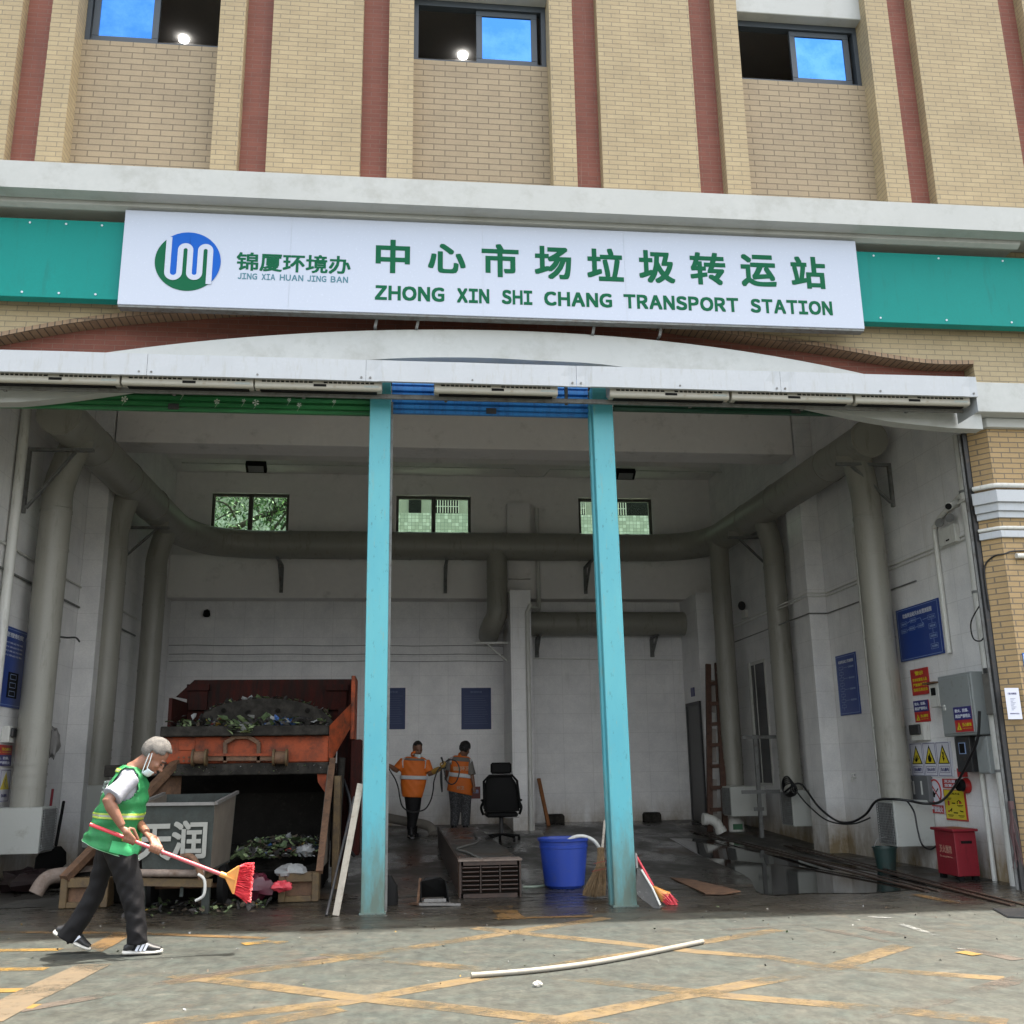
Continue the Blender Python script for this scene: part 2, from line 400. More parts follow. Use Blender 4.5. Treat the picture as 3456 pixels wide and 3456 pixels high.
OCHRE = M('rusty_ochre_paint', (.13,.085,.035), .7, var=.3, dirt=(.06,.04,.025), dirt_amt=.6, scale=5, bump=.3)
CART = M('cart_grey_green', (.044,.052,.047), .7, spec=.25, var=.3, dirt=(.028,.030,.026), dirt_amt=.6, scale=4, bump=.2)
CARTSIDE = M('cart_scraped_side', (.15,.13,.105), .65, var=.3, dirt=(.12,.095,.07), dirt_amt=.5, scale=6, streak=True)
TAPE = M('white_tape', (.27,.272,.245), .6, var=.1, dirt=(.30,.30,.27), dirt_amt=.35, scale=14)
WOODP = M('weathered_plank', (.40,.37,.31), .8, var=.2, dirt=(.16,.13,.10), dirt_amt=.35, scale=7)
WOODL = M('dark_ladder_wood', (.10,.050,.033), .8, var=.3, dirt=(.035,.02,.015), dirt_amt=.4, scale=8)
BLUEBIN = M('blue_plastic', (.018,.050,.30), .42, var=.07, dirt=(.06,.08,.22), dirt_amt=.18, scale=5)
STRAW = M('broom_straw', (.20,.130,.062), .8, var=.4, dirt=(.09,.065,.04), dirt_amt=.4, scale=25)
REDPL = M('red_plastic', (.62,.055,.075), .4, var=.12, scale=30)
PINK = M('pink_handle', (.46,.10,.12), .35, var=.08, dirt=(.55,.10,.10), scale=8)
YORANGE = M('orange_plastic', (.60,.26,.06), .4, var=.06)
DARKR = M('dark_metal', (.045,.046,.048), .5, .3, dirt=(.10,.07,.05), dirt_amt=.3, scale=9)
PANM = M('dirty_dustpan', (.085,.083,.078), .6, var=.3, dirt=(.30,.30,.28), dirt_amt=.18, scale=16)
GALV = M('galvanised_plate', (.20,.195,.185), .5, .3, var=.2, dirt=(.13,.12,.11), dirt_amt=.4, scale=9)
WINF = M('window_frame_grey', (.050,.062,.075), .4, var=.06)
WINB = M('brown_window_frame', (.085,.078,.068), .5, var=.1)
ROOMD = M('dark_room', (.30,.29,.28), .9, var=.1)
LAMP = glow('lamp_glow', (1,.98,.93), 3.0)
SKIN = M('tanned_skin', (.225,.105,.064), .5, var=.10, scale=14, fine=90, dirt=(.28,.12,.075), dirt_amt=.3, bump=.15)
SKIN2 = M('dark_tan_skin', (.20,.10,.062), .5, var=.10, scale=14)
HAIRG = M('grey_hair', (.175,.163,.146), .7, var=.35, scale=18, fine=160, dirt=(.07,.065,.06), dirt_amt=.7, bump=.9)
HAIRB = M('black_hair', (.012,.011,.011), .55, var=.3, fine=120, bump=.5)
VESTG = M('green_vest', (.009,.175,.048), .65, var=.16, scale=5, fine=22, dirt=(.008,.115,.035), dirt_amt=.35, bump=.6)
REFY = M('lime_reflective', (.28,.39,.04), .4, var=.05)
REFS = M('silver_reflective', (.24,.26,.24), .4, .1, var=.05)
SHIRT = M('white_tee', (.29,.30,.34), .8, var=.07, scale=9, bump=.3)
TROUS = M('black_trousers', (.007,.0065,.0075), .7, spec=.25, var=.25, scale=8, bump=.4, fine=14)
SHOEB = M('black_shoe', (.02,.02,.021), .5)
SOLE = M('white_sole', (.62,.60,.54), .6, dirt=(.35,.32,.27), dirt_amt=.3, scale=20)
MASK = M('surgical_mask', (.60,.70,.72), .7, var=.05)
VESTO = M('orange_workwear', (.70,.155,.012), .65, var=.10, scale=8, bump=.3)
GREYC = M('grey_cloth', (.17,.16,.145), .8, var=.1)
CAMO = M('camouflage_cloth', (.05,.052,.056), .8, var=.3, scale=26, dirt=(.30,.30,.31), dirt_amt=.42)
GLOVE = M('yellow_glove', (.42,.25,.05), .6, var=.15)
BOOT = M('rubber_boot', (.010,.010,.011), .25)
# ------------------------------------------------------------------ ground
XL, XR, PIL_L, PIL_R, YB, YU = -4.75, 6.70, -4.45, 6.40, 21.2, 20.9
def ground_mat():
    t = NT('painted_concrete'); co = t.coord(); p = t.new('ShaderNodeSeparateXYZ'); t.link(co, p.inputs[0])
    big = t.noise(.55, 8, .68); mid = t.noise(2.6, 9, .72); fine = t.noise(60, 4, .65); st = t.noise(5, 10, .74, stretch=(.6, 1.6, 1))
    c = t.mix(t.ramp(big, .30, .70), (.037,.043,.037), (.072,.076,.064))
    c = t.mix(t.ramp(mid, .44, .62), c, (.047,.060,.054))
    c = t.mix(t.ramp(t.noise(1.5, 10, .75), .57, .66), c, (.068,.058,.042))
    c = t.mix(t.ramp(st, .56, .70), c, (.110,.106,.089))
    c = t.mix(t.ramp(t.noise(1.0, 9, .72, stretch=(1.3,.6,1)), .57, .70), c, (.033,.036,.031))
    c = t.mix(t.ramp(fine, .35, .75), t.mix(1.0, c, (.55,.55,.54), 'MULTIPLY'), t.mix(1.0, c, (1.12,1.12,1.1), 'MULTIPLY'))
    gr = t.noise(11, 7, .72, stretch=(1, .5, 1)); c = t.mix(t.ramp(gr, .40, .60), t.mix(1.0, c, (.66,.66,.65), 'MULTIPLY'), t.mix(1.0, c, (1.2,1.2,1.18), 'MULTIPLY'))
    sp = t.noise(7, 9, .78, stretch=(1, .42, 1)); c = t.mix(t.ramp(sp, .60, .63), c, (.028,.031,.025))
    sc = t.noise(2.4, 13, .80, stretch=(.6, 1.5, 1)); c = t.mix(t.ramp(sc, .62, .66), c, (.040,.036,.027))
    c = t.mix(t.ramp(t.noise(9, 9, .8, stretch=(1, .4, 1)), .66, .68), c, (.20,.20,.18))
    vo = t.new('ShaderNodeTexVoronoi', feature='DISTANCE_TO_EDGE'); vo.inputs['Scale'].default_value = .75
    wv = t.new('ShaderNodeVectorMath', operation='ADD'); nz = t.new('ShaderNodeTexNoise'); nz.inputs['Scale'].default_value = 2.5; nz.inputs['Detail'].default_value = 8
    t.link(co, nz.inputs['Vector']); t.link(co, wv.inputs[0]); t.link(nz.outputs['Color'], wv.inputs[1]); t.link(wv.outputs[0], vo.inputs['Vector'])
    crk = t.math('MULTIPLY', t.math('SUBTRACT', 1.0, t.ramp(vo.outputs['Distance'], .0, .008)), t.ramp(t.noise(.8, 4, .6), .50, .56), True); c = t.mix(crk, c, (.030,.029,.023))
    # dirt and water brought out of the bays: ragged front about two metres before the doors
    c = t.mix(1.0, c, (.83,.82,.80), 'MULTIPLY')
    wet = t.math('ADD', t.math('MULTIPLY', t.math('SUBTRACT', p.outputs[1], 9.05), .75), t.math('MULTIPLY', t.math('SUBTRACT', t.noise(1.3, 8, .68, stretch=(.45, 1.3, 1)), .5), 2.6))
    wm = t.ramp(wet, .05, .55)
    c = t.mix(wm, c, t.mix(t.ramp(mid, .35, .65), (.017,.014,.010), (.047,.043,.035)))
    t.col(c)
    r = t.math('ADD', t.math('MULTIPLY', t.math('SUBTRACT', 1.0, wm), .40), t.math('MULTIPLY', t.ramp(st, .35, .6), .28)); t.rough(t.math('ADD', r, .13, True))
    t.bump(t.math('ADD', fine, t.math('MULTIPLY', sp, .8)), .25, .006)
    return t.m
def floor_mat():
    t = NT('wet_workshop_floor'); a = t.noise(1.1, 8, .68, stretch=(1, .5, 1)); b = t.noise(7, 8, .7); d = t.noise(.8, 6, .6)
    c = t.mix(t.ramp(a, .35, .65), (.020,.017,.013), (.060,.056,.048)); c = t.mix(t.ramp(b, .52, .70), c, (.022,.019,.015))
    c = t.mix(t.ramp(d, .56, .70), c, (.075,.042,.022)); t.col(c)
    t.rough(t.math('ADD', t.math('MULTIPLY', t.ramp(a, .38, .60), .42), .12)); t.bump(b, .25, .008); return t.m
GMAT, FMAT = ground_mat(), floor_mat()
m = MB(); m.add([(-160,-160,0),(160,-160,0),(160,200,0),(-160,200,0)], [(0,1,2,3)])
part('ground', m, GMAT, kind='structure')
m = MB(); ys = [11.4, 15.5, YB+.15]
for i, y in enumerate(ys): m.add([(XL-.2, y, fz(y)+.004), (XR+.2, y, fz(y)+.004)], [])
m.f = [(0,1,3,2),(2,3,5,4)]; m.m = [0,0]
part('bay_floor', m, FMAT, kind='structure')

def worn(name, c, c2, thr):
    t = NT(name); o = t.n['Material Output']; n = t.math('ADD', t.math('MULTIPLY', t.noise(3.0, 13, .82), .5), t.math('MULTIPLY', t.noise(14, 12, .85), .5)); n2 = t.noise(.8, 5, .6)
    t.col(t.mix(t.ramp(t.noise(8, 6, .7), .35, .65), c, c2)); t.rough(.6)
    tr = t.new('ShaderNodeBsdfTransparent'); mx = t.new('ShaderNodeMixShader')
    f = t.math('ADD', t.math('MULTIPLY', n, .65), t.math('ADD', t.math('MULTIPLY', n2, .75), -.20)); f = t.ramp(f, thr-.055, thr+.065)
    t.link(f, mx.inputs[0]); t.link(t.b.outputs[0], mx.inputs[1]); t.link(tr.outputs[0], mx.inputs[2]); t.link(mx.outputs[0], o.inputs[0]); return t.m
YEL = worn('worn_yellow_paint', (.128,.087,.034), (.086,.063,.036), .510)
YELB = worn('fresh_yellow_paint', (.21,.118,.014), (.15,.09,.024), .55)
BROWNL = worn('worn_brown_line', (.070,.053,.040), (.064,.054,.043), .485)
PALEO = worn('pale_orange_paint', (.122,.090,.054), (.088,.070,.046), .515)
WCHALK = worn('white_scrape', (.26,.27,.26), (.32,.33,.32), .45)
WETYEL = worn('dirty_yellow_paint', (.125,.068,.016), (.075,.045,.018), .50)
_zl = [0.0015]
def strip(name, pts, wd, mat, seg=.25):
    P = [G(*p) for p in pts]; Q = []
    for a, b in zip(P[:-1], P[1:]):
        n = max(1, int((b-a).length/seg))
        Q += [a.lerp(b, i/n) for i in range(n)]
    Q.append(P[-1]); mb = MB(); z = _zl[0]; _zl[0] += .00015; rnd = random.Random(len(pts)*7+int(pts[0][0]))
    for i, q in enumerate(Q):
        d = (Q[min(i+1,len(Q)-1)]-Q[max(i-1,0)]); nn = Vector((-d.y, d.x, 0)).normalized()
        h = wd/2*(1+rnd.uniform(-.07,.07)); mb.add([(q.x-nn.x*h, q.y-nn.y*h, z), (q.x+nn.x*h, q.y+nn.y*h, z)], [])
    mb.f = [(2*i, 2*i+2, 2*i+3, 2*i+1) for i in range(len(Q)-1)]; mb.m = [0]*len(mb.f)
    return part(name, mb, mat, kind='structure')
L = 'lane_marking'
strip(L, [(560,3318),(1150,3237),(1703,3150),(2050,3098)], 0.159, YEL)
strip(L, [(1600,3132),(1709,3144),(2080,3182),(2350,3212),(2604,3231),(2780,3262),(3390,3303)], 0.146, YEL)
strip(L, [(2080,3228),(2256,3200),(2629,3138)], 0.146, YEL)
strip(L, [(-200,3580),(650,3440),(1150,3385),(1771,3275),(2080,3228)], 0.159, YEL)
strip(L, [(1100,3218),(1212,3232),(1771,3285),(2330,3347),(2450,3362),(2940,3402),(3400,3450)], 0.159, YEL)
strip(L, [(1750,3470),(1880,3446),(2256,3370),(2400,3345),(2800,3270),(3050,3192)], 0.171, YEL)
strip(L, [(2600,3520),(2815,3456),(3150,3384),(3456,3300)], .14, BROWNL)
strip(L, [(590,3292),(900,3330),(1200,3368),(1520,3402),(1864,3442),(2100,3480)], 0.171, YEL)
strip(L, [(700,3510),(870,3456),(1150,3405)], 0.159, YEL)
strip(L, [(2900,3130),(3440,3240)], .13, BROWNL)
strip(L, [(60,3412),(300,3370),(435,3340),(870,3262),(1100,3230)], .12, BROWNL)
strip(L, [(2430,3140),(2700,3122),(3000,3180)], .08, BROWNL)
for a, b in (((-60,3209),(205,3206)),((-60,3274),(158,3271)),((-60,3346),(70,3343)),((-60,3399),(126,3398))):
    strip('parking_stripe', [a, b], .115, YELB)
strip('parking_stripe', [(-70,3452),(60,3380),(320,3255)], .26, PALEO)
strip(L, [(-60,3147),(435,3150),(700,3160),(900,3168)], .10, WETYEL)
strip(L, [(290,3222),(420,3150)], .18, WETYEL)
strip(L, [(820,3188),(900,3180),(960,3183)], .13, YELB)
strip(L, [(1270,3106),(1640,3102),(2000,3093)], .09, WETYEL)
strip(L, [(1690,3060),(1730,3104)], .24, WETYEL)
strip(L, [(3090,3020),(3230,3050)], .12, WETYEL)
strip('white_scrape', [(3040,3120),(3180,3165),(3250,3205)], .06, WCHALK, .1)
strip('white_scrape', [(2760,3052),(2900,3062)], .07, WCHALK, .1)
strip('white_scrape', [(2930,3095),(3010,3100)], .06, WCHALK, .1)
strip('parking_stripe', [(3240,3214),(3300,3225)], .11, YELB)

WATER = NT('puddle_water'); WATER.col((.012,.012,.011)); WATER.rough(.055); WATER.b.inputs['Specular IOR Level'].default_value = .9; WATER.bump(WATER.noise(3, 3), .015, .01); WATER = WATER.m
def puddle(pts, z=.006):
    P = spline([G(*p) for p in pts]+[G(*pts[0])], 6)[:-1]; mb = MB()
    mb.add([(p.x, p.y, z+fz(p.y)*1.0) for p in P], [tuple(range(len(P)))]); part('puddle', mb, WATER, kind='structure')
puddle([(2260,2830),(2400,2905),(2520,2960),(2570,3018),(2740,3016),(2900,3016),(3040,3008),(3130,2990),(3010,2955),(2830,2915),(2560,2862),(2400,2835)])
# puddle([(120,3000),(200,2990),(300,3060),(215,3090),(60,3085)])
# puddle([(1690,3058),(1800,3030),(2010,3040),(2000,3070),(1850,3085),(1720,3080)])
puddle([(1860,2828),(1990,2826),(1900,2838)], .012)

# ------------------------------------------------------------------ the building
YF = 10.3
B = thing('transfer_station', (.95, YF, 0), 'two storey yellow brick transfer station with red strips and one wide arched opening', 'building')
xf = lambda px, y=560: PY(px, y, YF).x
zt = 13.0
ZC = 7.35                                    # piers start behind the cornice
def pier(x0, x1, name='brick_pier', y0=YF, y1=YF+.42, mat=BEIGE):
    return part(name, MB().box((x0, y0, ZC), (x1, y1, zt)), mat, B)
edges = dict(A=(-9.0, xf(9)), Bp=(xf(114), xf(205)), C=(xf(708), xf(798)), D=(xf(896), xf(1214)), E=(xf(1305), xf(1392)), Fp=(xf(1867), xf(1948)), Gp=(xf(2035), xf(2360)), H=(xf(2451), xf(2529)), I=(xf(2983), xf(3062)), J=(xf(3148), xf(3455)), K=(xf(3540), 11.5))
for k, (a, b) in edges.items(): pier(a, b)
for a, b, mt in (('A','Bp',REDB),('C','D',REDB),('D','E',REDB),('Fp','Gp',REDS),('Gp','H',REDB),('I','J',REDB),('J','K',REDB)):
    part('red_brick_strip', MB().box((edges[a][1]-.02, YF+.16, ZC), (edges[b][0]+.02, YF+.40, zt-.05)), mt, B)
YI = YF+.24
bays = [('Bp','C', 150, 9.2), ('E','Fp', 205, 9.2), ('H','I', 262, 9.2)]
sill_px = [(300,148),(1500,205),(2700,265)]; head_px = [None, None, (2700,92)]
zs = [PY(x, y, YI).z for x, y in sill_px]; zsill = sum(zs)/3
zhead = zsill+ (PY(2600,88,YI+.1).z-PY(2600,268,YI).z)
for i, (a, b, _, _) in enumerate(bays):
    x0, x1 = edges[a][1]-.02, edges[b][0]+.02
    part('infill_panel', MB().box((x0, YI, ZC), (x1, YI+.18, zsill)), BEIGE_L, B)
    part('infill_panel', MB().box((x0, YI, zhead+.40), (x1, YI+.18, zt-.06)), BEIGE_L, B)
    part('window_lintel', MB().box((x0, YI-.10, zhead+.03), (x1, YI+.18, zhead+.397)), WHITE, B, bevel=.008)
    # sliding window: frame, one glazed sash, the other half open on a dark room
    x0 += .022; x1 -= .022; Yw = YI+.05; fr = MB(); ft = .055
    fr.box((x0, Yw, zsill+.002), (x1, Yw+.1, zsill+ft)).box((x0, Yw, zhead-ft), (x1, Yw+.1, zhead+.028)).box((x0, Yw, zsill+ft), (x0+ft, Yw+.1, zhead-ft)).box((x1-ft, Yw, zsill+ft), (x1, Yw+.1, zhead-ft))
    W = part('window', fr, WINF, B)
    xm = (x0+x1)/2; s0, s1 = ((x0+ft+.01, xm+.03) if i == 0 else (xm-.05, x1-ft-.05)); st = .075; Ys = Yw+.03
    sh = MB(); za, zb = zsill+ft+.002, zhead-ft-.002
    sh.box((s0, Ys, za), (s1, Ys+.04, za+st)).box((s0, Ys, zb-st), (s1, Ys+.04, zb)).box((s0, Ys, za+st), (s0+st, Ys+.04, zb-st)).box((s1-st, Ys, za+st), (s1, Ys+.04, zb-st))
    part('sash', sh, WINF, W, bevel=.004)
    GL = bpy.data.materials.get('blue_reflective_glass')
    if GL is None:
        g_ = NT('blue_reflective_glass'); g_.col(g_.mix(g_.ramp(g_.noise(2.2, 6, .65), .40, .62), (.07,.24,.62), (.12,.32,.70))); g_.b.inputs['Metallic'].default_value = 1.0; g_.rough(.06); g_.bump(g_.noise(1.1, 3, .5), .05, .05); GL = g_.m
    part('pane', MB().box((s0+st, Ys+.015, za+st), (s1-st, Ys+.025, zb-st)), GL, W)
    # the room behind
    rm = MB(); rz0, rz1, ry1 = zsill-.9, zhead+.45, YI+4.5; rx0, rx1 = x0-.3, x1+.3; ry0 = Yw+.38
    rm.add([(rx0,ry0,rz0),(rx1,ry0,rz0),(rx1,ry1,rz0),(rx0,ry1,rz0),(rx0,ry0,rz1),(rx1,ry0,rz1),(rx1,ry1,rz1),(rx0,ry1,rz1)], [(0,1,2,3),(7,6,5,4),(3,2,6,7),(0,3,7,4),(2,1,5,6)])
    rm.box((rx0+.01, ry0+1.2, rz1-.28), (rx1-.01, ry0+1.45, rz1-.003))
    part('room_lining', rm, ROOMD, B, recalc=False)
    if i < 2:
        lp = PZ(*((620,133) if i == 0 else (1562,188)), rz1-.03)
        solo('ceiling_lamp', MB().cyl((lp.x, lp.y, rz1-.045), (lp.x, lp.y, rz1-.004), .068, 24), LAMP, ['round lit ceiling lamp behind the open half of the upper left window', 'round lit ceiling lamp behind the open half of the upper middle window'][i], 'ceiling lamp', 'lit ceiling lamps upstairs', loc=(lp.x, lp.y, rz1-.004))
part('roof_slab', MB().box((-9, YF+.46, zt-.2), (11.5, 17, zt+.1)), WHITE, B)
part('roof_parapet', MB().box((-9.1, YF-.12, zt+.001), (11.6, YF+.4, zt+.75)), WHITE, B)
# cornice
zc0 = PY(0,539,9.75).z; zc1 = PY(0,629,9.75).z; zc2 = PY(0,648,9.95).z; zc3 = PY(0,676,9.95).z; zc4 = PY(0,700,10.1).z
part('cornice', MB().prism([(-9,9.75,zc0),(-9,9.75,zc1),(-9,9.93,zc1-.005),(-9,9.95,zc2),(-9,YF+.4,zc2),(-9,YF+.4,zc0+.03)], (20.5,0,0)), WHITE, B)
xe = PY(3440,790,9.95).x
part('cornice_moulding', MB().prism([(-9,9.95,zc2-.002),(-9,9.95,zc3),(-9,10.02,zc3-.03),(-9,10.12,zc4),(-9,YF+.3,zc4),(-9,YF+.3,zc2-.002)], (xe+9,0,0)), WHITE, B, bevel=.006)
# lower brick wall with the ogee edge over the red niche
og = [(-900,1224),(-620,1226),(-350,1213),(0,1128),(310,1074),(621,1046),(925,1030),(1500,1022),(2050,1050),(2256,1090),(2504,1126),(2753,1160),(3032,1207),(3169,1222),(3284,1222)]
OG = spline([PY(x, y, YF) for x, y in og], 5); OG = [p for i, p in enumerate(OG)]
zl = PY(3380,1290,10.05).z
poly = [(p.x, YF, p.z) for p in OG]+[(OG[-1].x, YF, zl-.05), (11.5, YF, zl-.05), (11.5, YF, zc4+.2), (-9, YF, zc4+.2), (-9, YF, zl-.05), (OG[0].x, YF, zl-.05)]
part('lower_brick_wall', MB().prism(poly, (0,.2,0)), BEIGE, B)
eb = MB(); n = len(OG); ev = []
for p in OG: ev += [(p.x, YF-.012, p.z-.028), (p.x, YF-.012, p.z+.02), (p.x, YF+.2, p.z-.002), (p.x, YF+.2, p.z-.03)]
eb.add(ev, [(4*i+k, 4*i+(k+1)%4, 4*i+4+(k+1)%4, 4*i+4+k) for i in range(n-1) for k in range(4)]+[(0,1,2,3),(4*n-1,4*n-2,4*n-3,4*n-4)])
part('arched_brick_edge', eb, BROWNB, B)
part('niche_wall', MB().box((-8.9, YF+.205, zl-.02), (11.4, YF+.30, zc4+.1)), REDB, B)
# white arch lintel
ex = [(363,1189),(700,1150),(1000,1126),(1300,1114),(1590,1114),(1900,1124),(2200,1146),(2500,1185),(2920,1263)]
inn = [(-420,1322),(-250,1352),(0,1358),(136,1351),(373,1320),(800,1256),(1231,1215),(1535,1206),(1800,1216),(2156,1246),(2815,1386),(3000,1422),(3172,1441),(3225,1445),(3318,1448)]
YA = 10.12
EXP = [PY(x, y, YA) for x, y in ex]; INP = spline([PY(x, y, YA) for x, y in inn], 5)
cf = np.polyfit([p.x for p in EXP], [p.z for p in EXP], 4)
zb = PY(3294,1272,YA).z-.04
xs = [INP[0].x+(INP[-1].x-INP[0].x)*i/60 for i in range(61)]
mid = .5*(INP[0].x+INP[-1].x)
top = [(x, YA, max(float(np.polyval(cf, min(max(x, EXP[0].x-.9), EXP[-1].x+.9))), zb)) for x in xs]
top = [(x, y, zb if (x < EXP[0].x-.6 or x > EXP[-1].x+.6) else z) for x, y, z in top]
lin = MB(); vs = []; ip = [(p.x, p.z) for p in INP]
iz = np.interp(xs, [p[0] for p in ip], [p[1] for p in ip])
for (x, y, z), zi in zip(top, iz): vs += [(x, YA, zi), (x, YA, z), (x, YF-.03, z), (x, YF-.03, zi)]
n = len(xs); lin.add(vs, [(4*i+k, 4*i+(k+1)%4, 4*i+4+(k+1)%4, 4*i+4+k) for i in range(n-1) for k in range(4)]+[(0,1,2,3),(4*n-1,4*n-2,4*n-3,4*n-4)])
part('arch_lintel', lin, WHITE, B, smooth=40)
# right pillar with chamfer, capital bands and ledges
def pil_poly(d, z, A=(6.48,10.48), Bc=(6.62,10.30)):
    nx, ny = -.79, -.61; a = (A[0]+d*nx, A[1]+d*ny); t = (a[1]-(Bc[1]-d))/.79
    return [(a[0], a[1], z), (a[0]+.61*t, Bc[1]-d, z), (11.5, Bc[1]-d, z), (11.5, 11.0, z), (6.74, 11.0, z), (6.74, 10.62, z)]
zlb = PY(3380,1448,YF).z
part('brick_pillar', MB().prism(pil_poly(0, 0), (0,0,zlb)), BEIGE_D, B)
xl = PY(3302,1376,10.05).x
part('pillar_ledge', MB().prism([(xl-.10,10.35,zl-.36),(xl-.02,10.05,zl-.36),(11.5,10.05,zl-.36),(11.5,10.6,zl-.36),(xl-.1,10.6,zl-.36)], (0,0,.355)), WHITE, B, bevel=.006)
zq = PY(3380,1440,YF-.06).z
part('pillar_ledge', MB().prism(pil_poly(.07, zlb-.002), (0,0,(zl-.362)-zlb)), WHITE, B, bevel=.006)
def zp(y, d): return PY(3385, y, YF-d).z
for d, y0, y1 in ((.10,1652,1692),(.065,1694,1722),(.035,1724,1746),(.04,1789,1812)):
    part('pillar_band', MB().prism(pil_poly(d, zp(y1, d)), (0,0,zp(y0, d)-zp(y1, d))), WHITE_T, B, bevel=.004)
xm_ = 2*.95
lp_ = [(xm_-x, y, z) for x, y, z in pil_poly(0, 0)]
part('brick_pillar', MB().prism(lp_, (0,0,zl)), BEIGE_D, B)
# interior shell
zceil = 7.9
part('side_wall', MB().box((XR, 10.62, 0), (XR+.24, 23, zceil)), INWALL, B)
part('side_wall', MB().box((XL-.24, 10.62, 0), (XL, 23, zceil)), INWALL, B)
part('ceiling_slab', MB().box((XL-.24, YF+.5, zceil+.002), (XR+.24, YU+.5, zceil+.2)), INPLAIN, B)
part('front_beam', MB().box((XL, YF+.32, 5.55), (XR, YF+.75, zceil)), INPLAIN, B)
zA = .5*(PY(380,1490,15.3).z+PY(2650,1535,15.3).z)
part('ceiling_beam', MB().box((PIL_L+.02, 15.3, zA), (PIL_R-.02, 15.85, zceil)), INPLAIN, B, bevel=.006)
zB = PY(1000,1571,19.9).z
part('ceiling_beam', MB().box((XL+.003, 19.95, zB+.12), (XR-.003, YU-.003, zceil)), INPLAIN, B, bevel=.006)
for s, X0, X1 in ((0, PIL_R, XR-.002), (1, XL+.002, PIL_L)):
    part('pilaster', MB().box((X0, 15.27, 0), (X1, 15.88, zceil-.002)), INWALL, B, bevel=.006)
# back wall: upper wall with three windows, projecting beam, lower wall
zbm = .5*(PY(550,2012,YU-.12).z+PY(2355,2027,YU-.12).z)
wz1 = PY(1400,1672,YU).z; wz0 = wz1-1.02
wins = [(PY(708,1800,YU).x, PY(972,1800,YU).x), (PY(1335,1800,YU).x, PY(1590,1800,YU).x), (PY(1955,1800,YU).x, PY(2205,1800,YU).x)]
bw = MB(); xs_ = [XL]+[v for a in wins for v in a]+[XR]
bw.box((XL, YU, zbm+.9), (XR, YU+.3, wz0)).box((XL, YU, wz1), (XR, YU+.3, zceil))
for i in range(0, 8, 2): bw.box((xs_[i], YU, wz0+.0005), (xs_[i+1], YU+.3, wz1-.0005))
part('back_wall', bw, INPLAIN, B)
part('wall_beam', MB().box((XL+.001, YU-.12, zbm), (XR-.001, YB+.30, zbm+.898)), INPLAIN, B, bevel=.006)
part('back_wall', MB().box((XL, YB, 0), (XR, YB+.24, zbm-.002)), INWALL, B)
part('corner_block', MB().box((5.97, 19.95, 0), (XR-.001, YB-.001, zbm-.003)), INWALL, B)
bp0, bp1 = PY(1728,2500,19.7), PY(1800,2500,19.7)
part('wall_pillar', MB().box((bp0.x, 19.7, 0), (bp1.x, YB-.001, zbm-.003)), INWALL, B, bevel=.006)
part('wall_pillar', MB().box((PY(1715,1900,YU-.3).x, YU-.3, zbm+.4), (PY(1790,1900,YU-.3).x, YU-.001, PY(1740,1697,YU-.3).z)), INPLAIN, B)
for (a, b) in wins:
    fr = MB(); t_ = .06; ym = YU+.06
    fr.box((a+.002, ym, wz0+.002), (b-.002, ym+.08, wz0+t_)).box((a+.002, ym, wz1-t_), (b-.002, ym+.08, wz1-.002)).box((a+.002, ym, wz0+t_), (a+t_, ym+.08, wz1-t_)).box((b-t_, ym, wz0+t_), (b-.002, ym+.08, wz1-t_)).box(((a+b)/2-.045, ym-.01, wz0+t_), ((a+b)/2+.045, ym+.07, wz1-t_))
    W = part('window', fr, WINB, B)
    part('pane', MB().box((a+t_, ym+.03, wz0+t_), (b-t_, ym+.036, wz1-t_)), glass('green_glass', (.76,.90,.78), .10) if not bpy.data.materials.get('green_glass') else bpy.data.materials['green_glass'], W)
    sr = MB(); sr.box((a-.06, YU-.012, wz1+.002), (b+.06, YU-.001, wz1+.07)).box((a-.06, YU-.012, wz0), (a-.002, YU-.001, wz1)).box((b+.002, YU-.012, wz0), (b+.06, YU-.001, wz1))
    part('window_surround', sr, INPLAIN, W)
# door on the corner block and slot window in the right wall
d0, d1 = PX(2316,2350,5.97), PX(2382,2342,5.97); dz0 = fz(20.5)+.02
dw = MB(); ya, yb = 20.02, 21.02; zd = dz0+2.35
dw.box((5.93, ya, dz0), (5.968, ya+.07, zd)).box((5.93, yb-.07, dz0), (5.968, yb, zd)).box((5.93, ya+.07, zd-.07), (5.968, yb-.07, zd))
DR = part('door', dw, DARKR, B)
part('door_leaf', MB().box((5.945, ya+.07, dz0), (5.966, yb-.07, zd-.07)), M('dark_door', (.05,.048,.045), .4, var=.15, streak=True, dirt=(.03,.03,.03)), DR)
part('room_plate', MB().box((5.955, 20.42, zd+.12), (5.968, 20.66, zd+.30)), DKBLUE, DR)
wt, wb_ = PX(2540,2232,XR-.02), PX(2590,2655,XR-.02)
y0, y1 = PX(2602,2500,XR).y, PX(2548,2500,XR).y
sw = MB(); z0, z1 = PX(2590,2650,XR).z, PX(2550,2232,XR).z
sw.box((XR-.02, y0, z0), (XR-.001, y0+.03, z1)).box((XR-.045, y1-.10, z0), (XR-.001, y1, z1)).box((XR-.02, y0+.06, z1-.06), (XR-.001, y1-.101, z1)).box((XR-.02, y0+.031, z0), (XR-.001, y1-.101, z0+.04)).box((XR-.018, y0+(y1-y0)*.62, z0+.041), (XR-.001, y0+(y1-y0)*.66, z1-.061))
W = part('window', sw, PVC, B)
part('pane', MB().box((XR-.010, y0+.031, z0+.041), (XR-.003, y1-.101, z1-.061)), M('dark_pane', (.012,.013,.015), .08, var=.0), W)

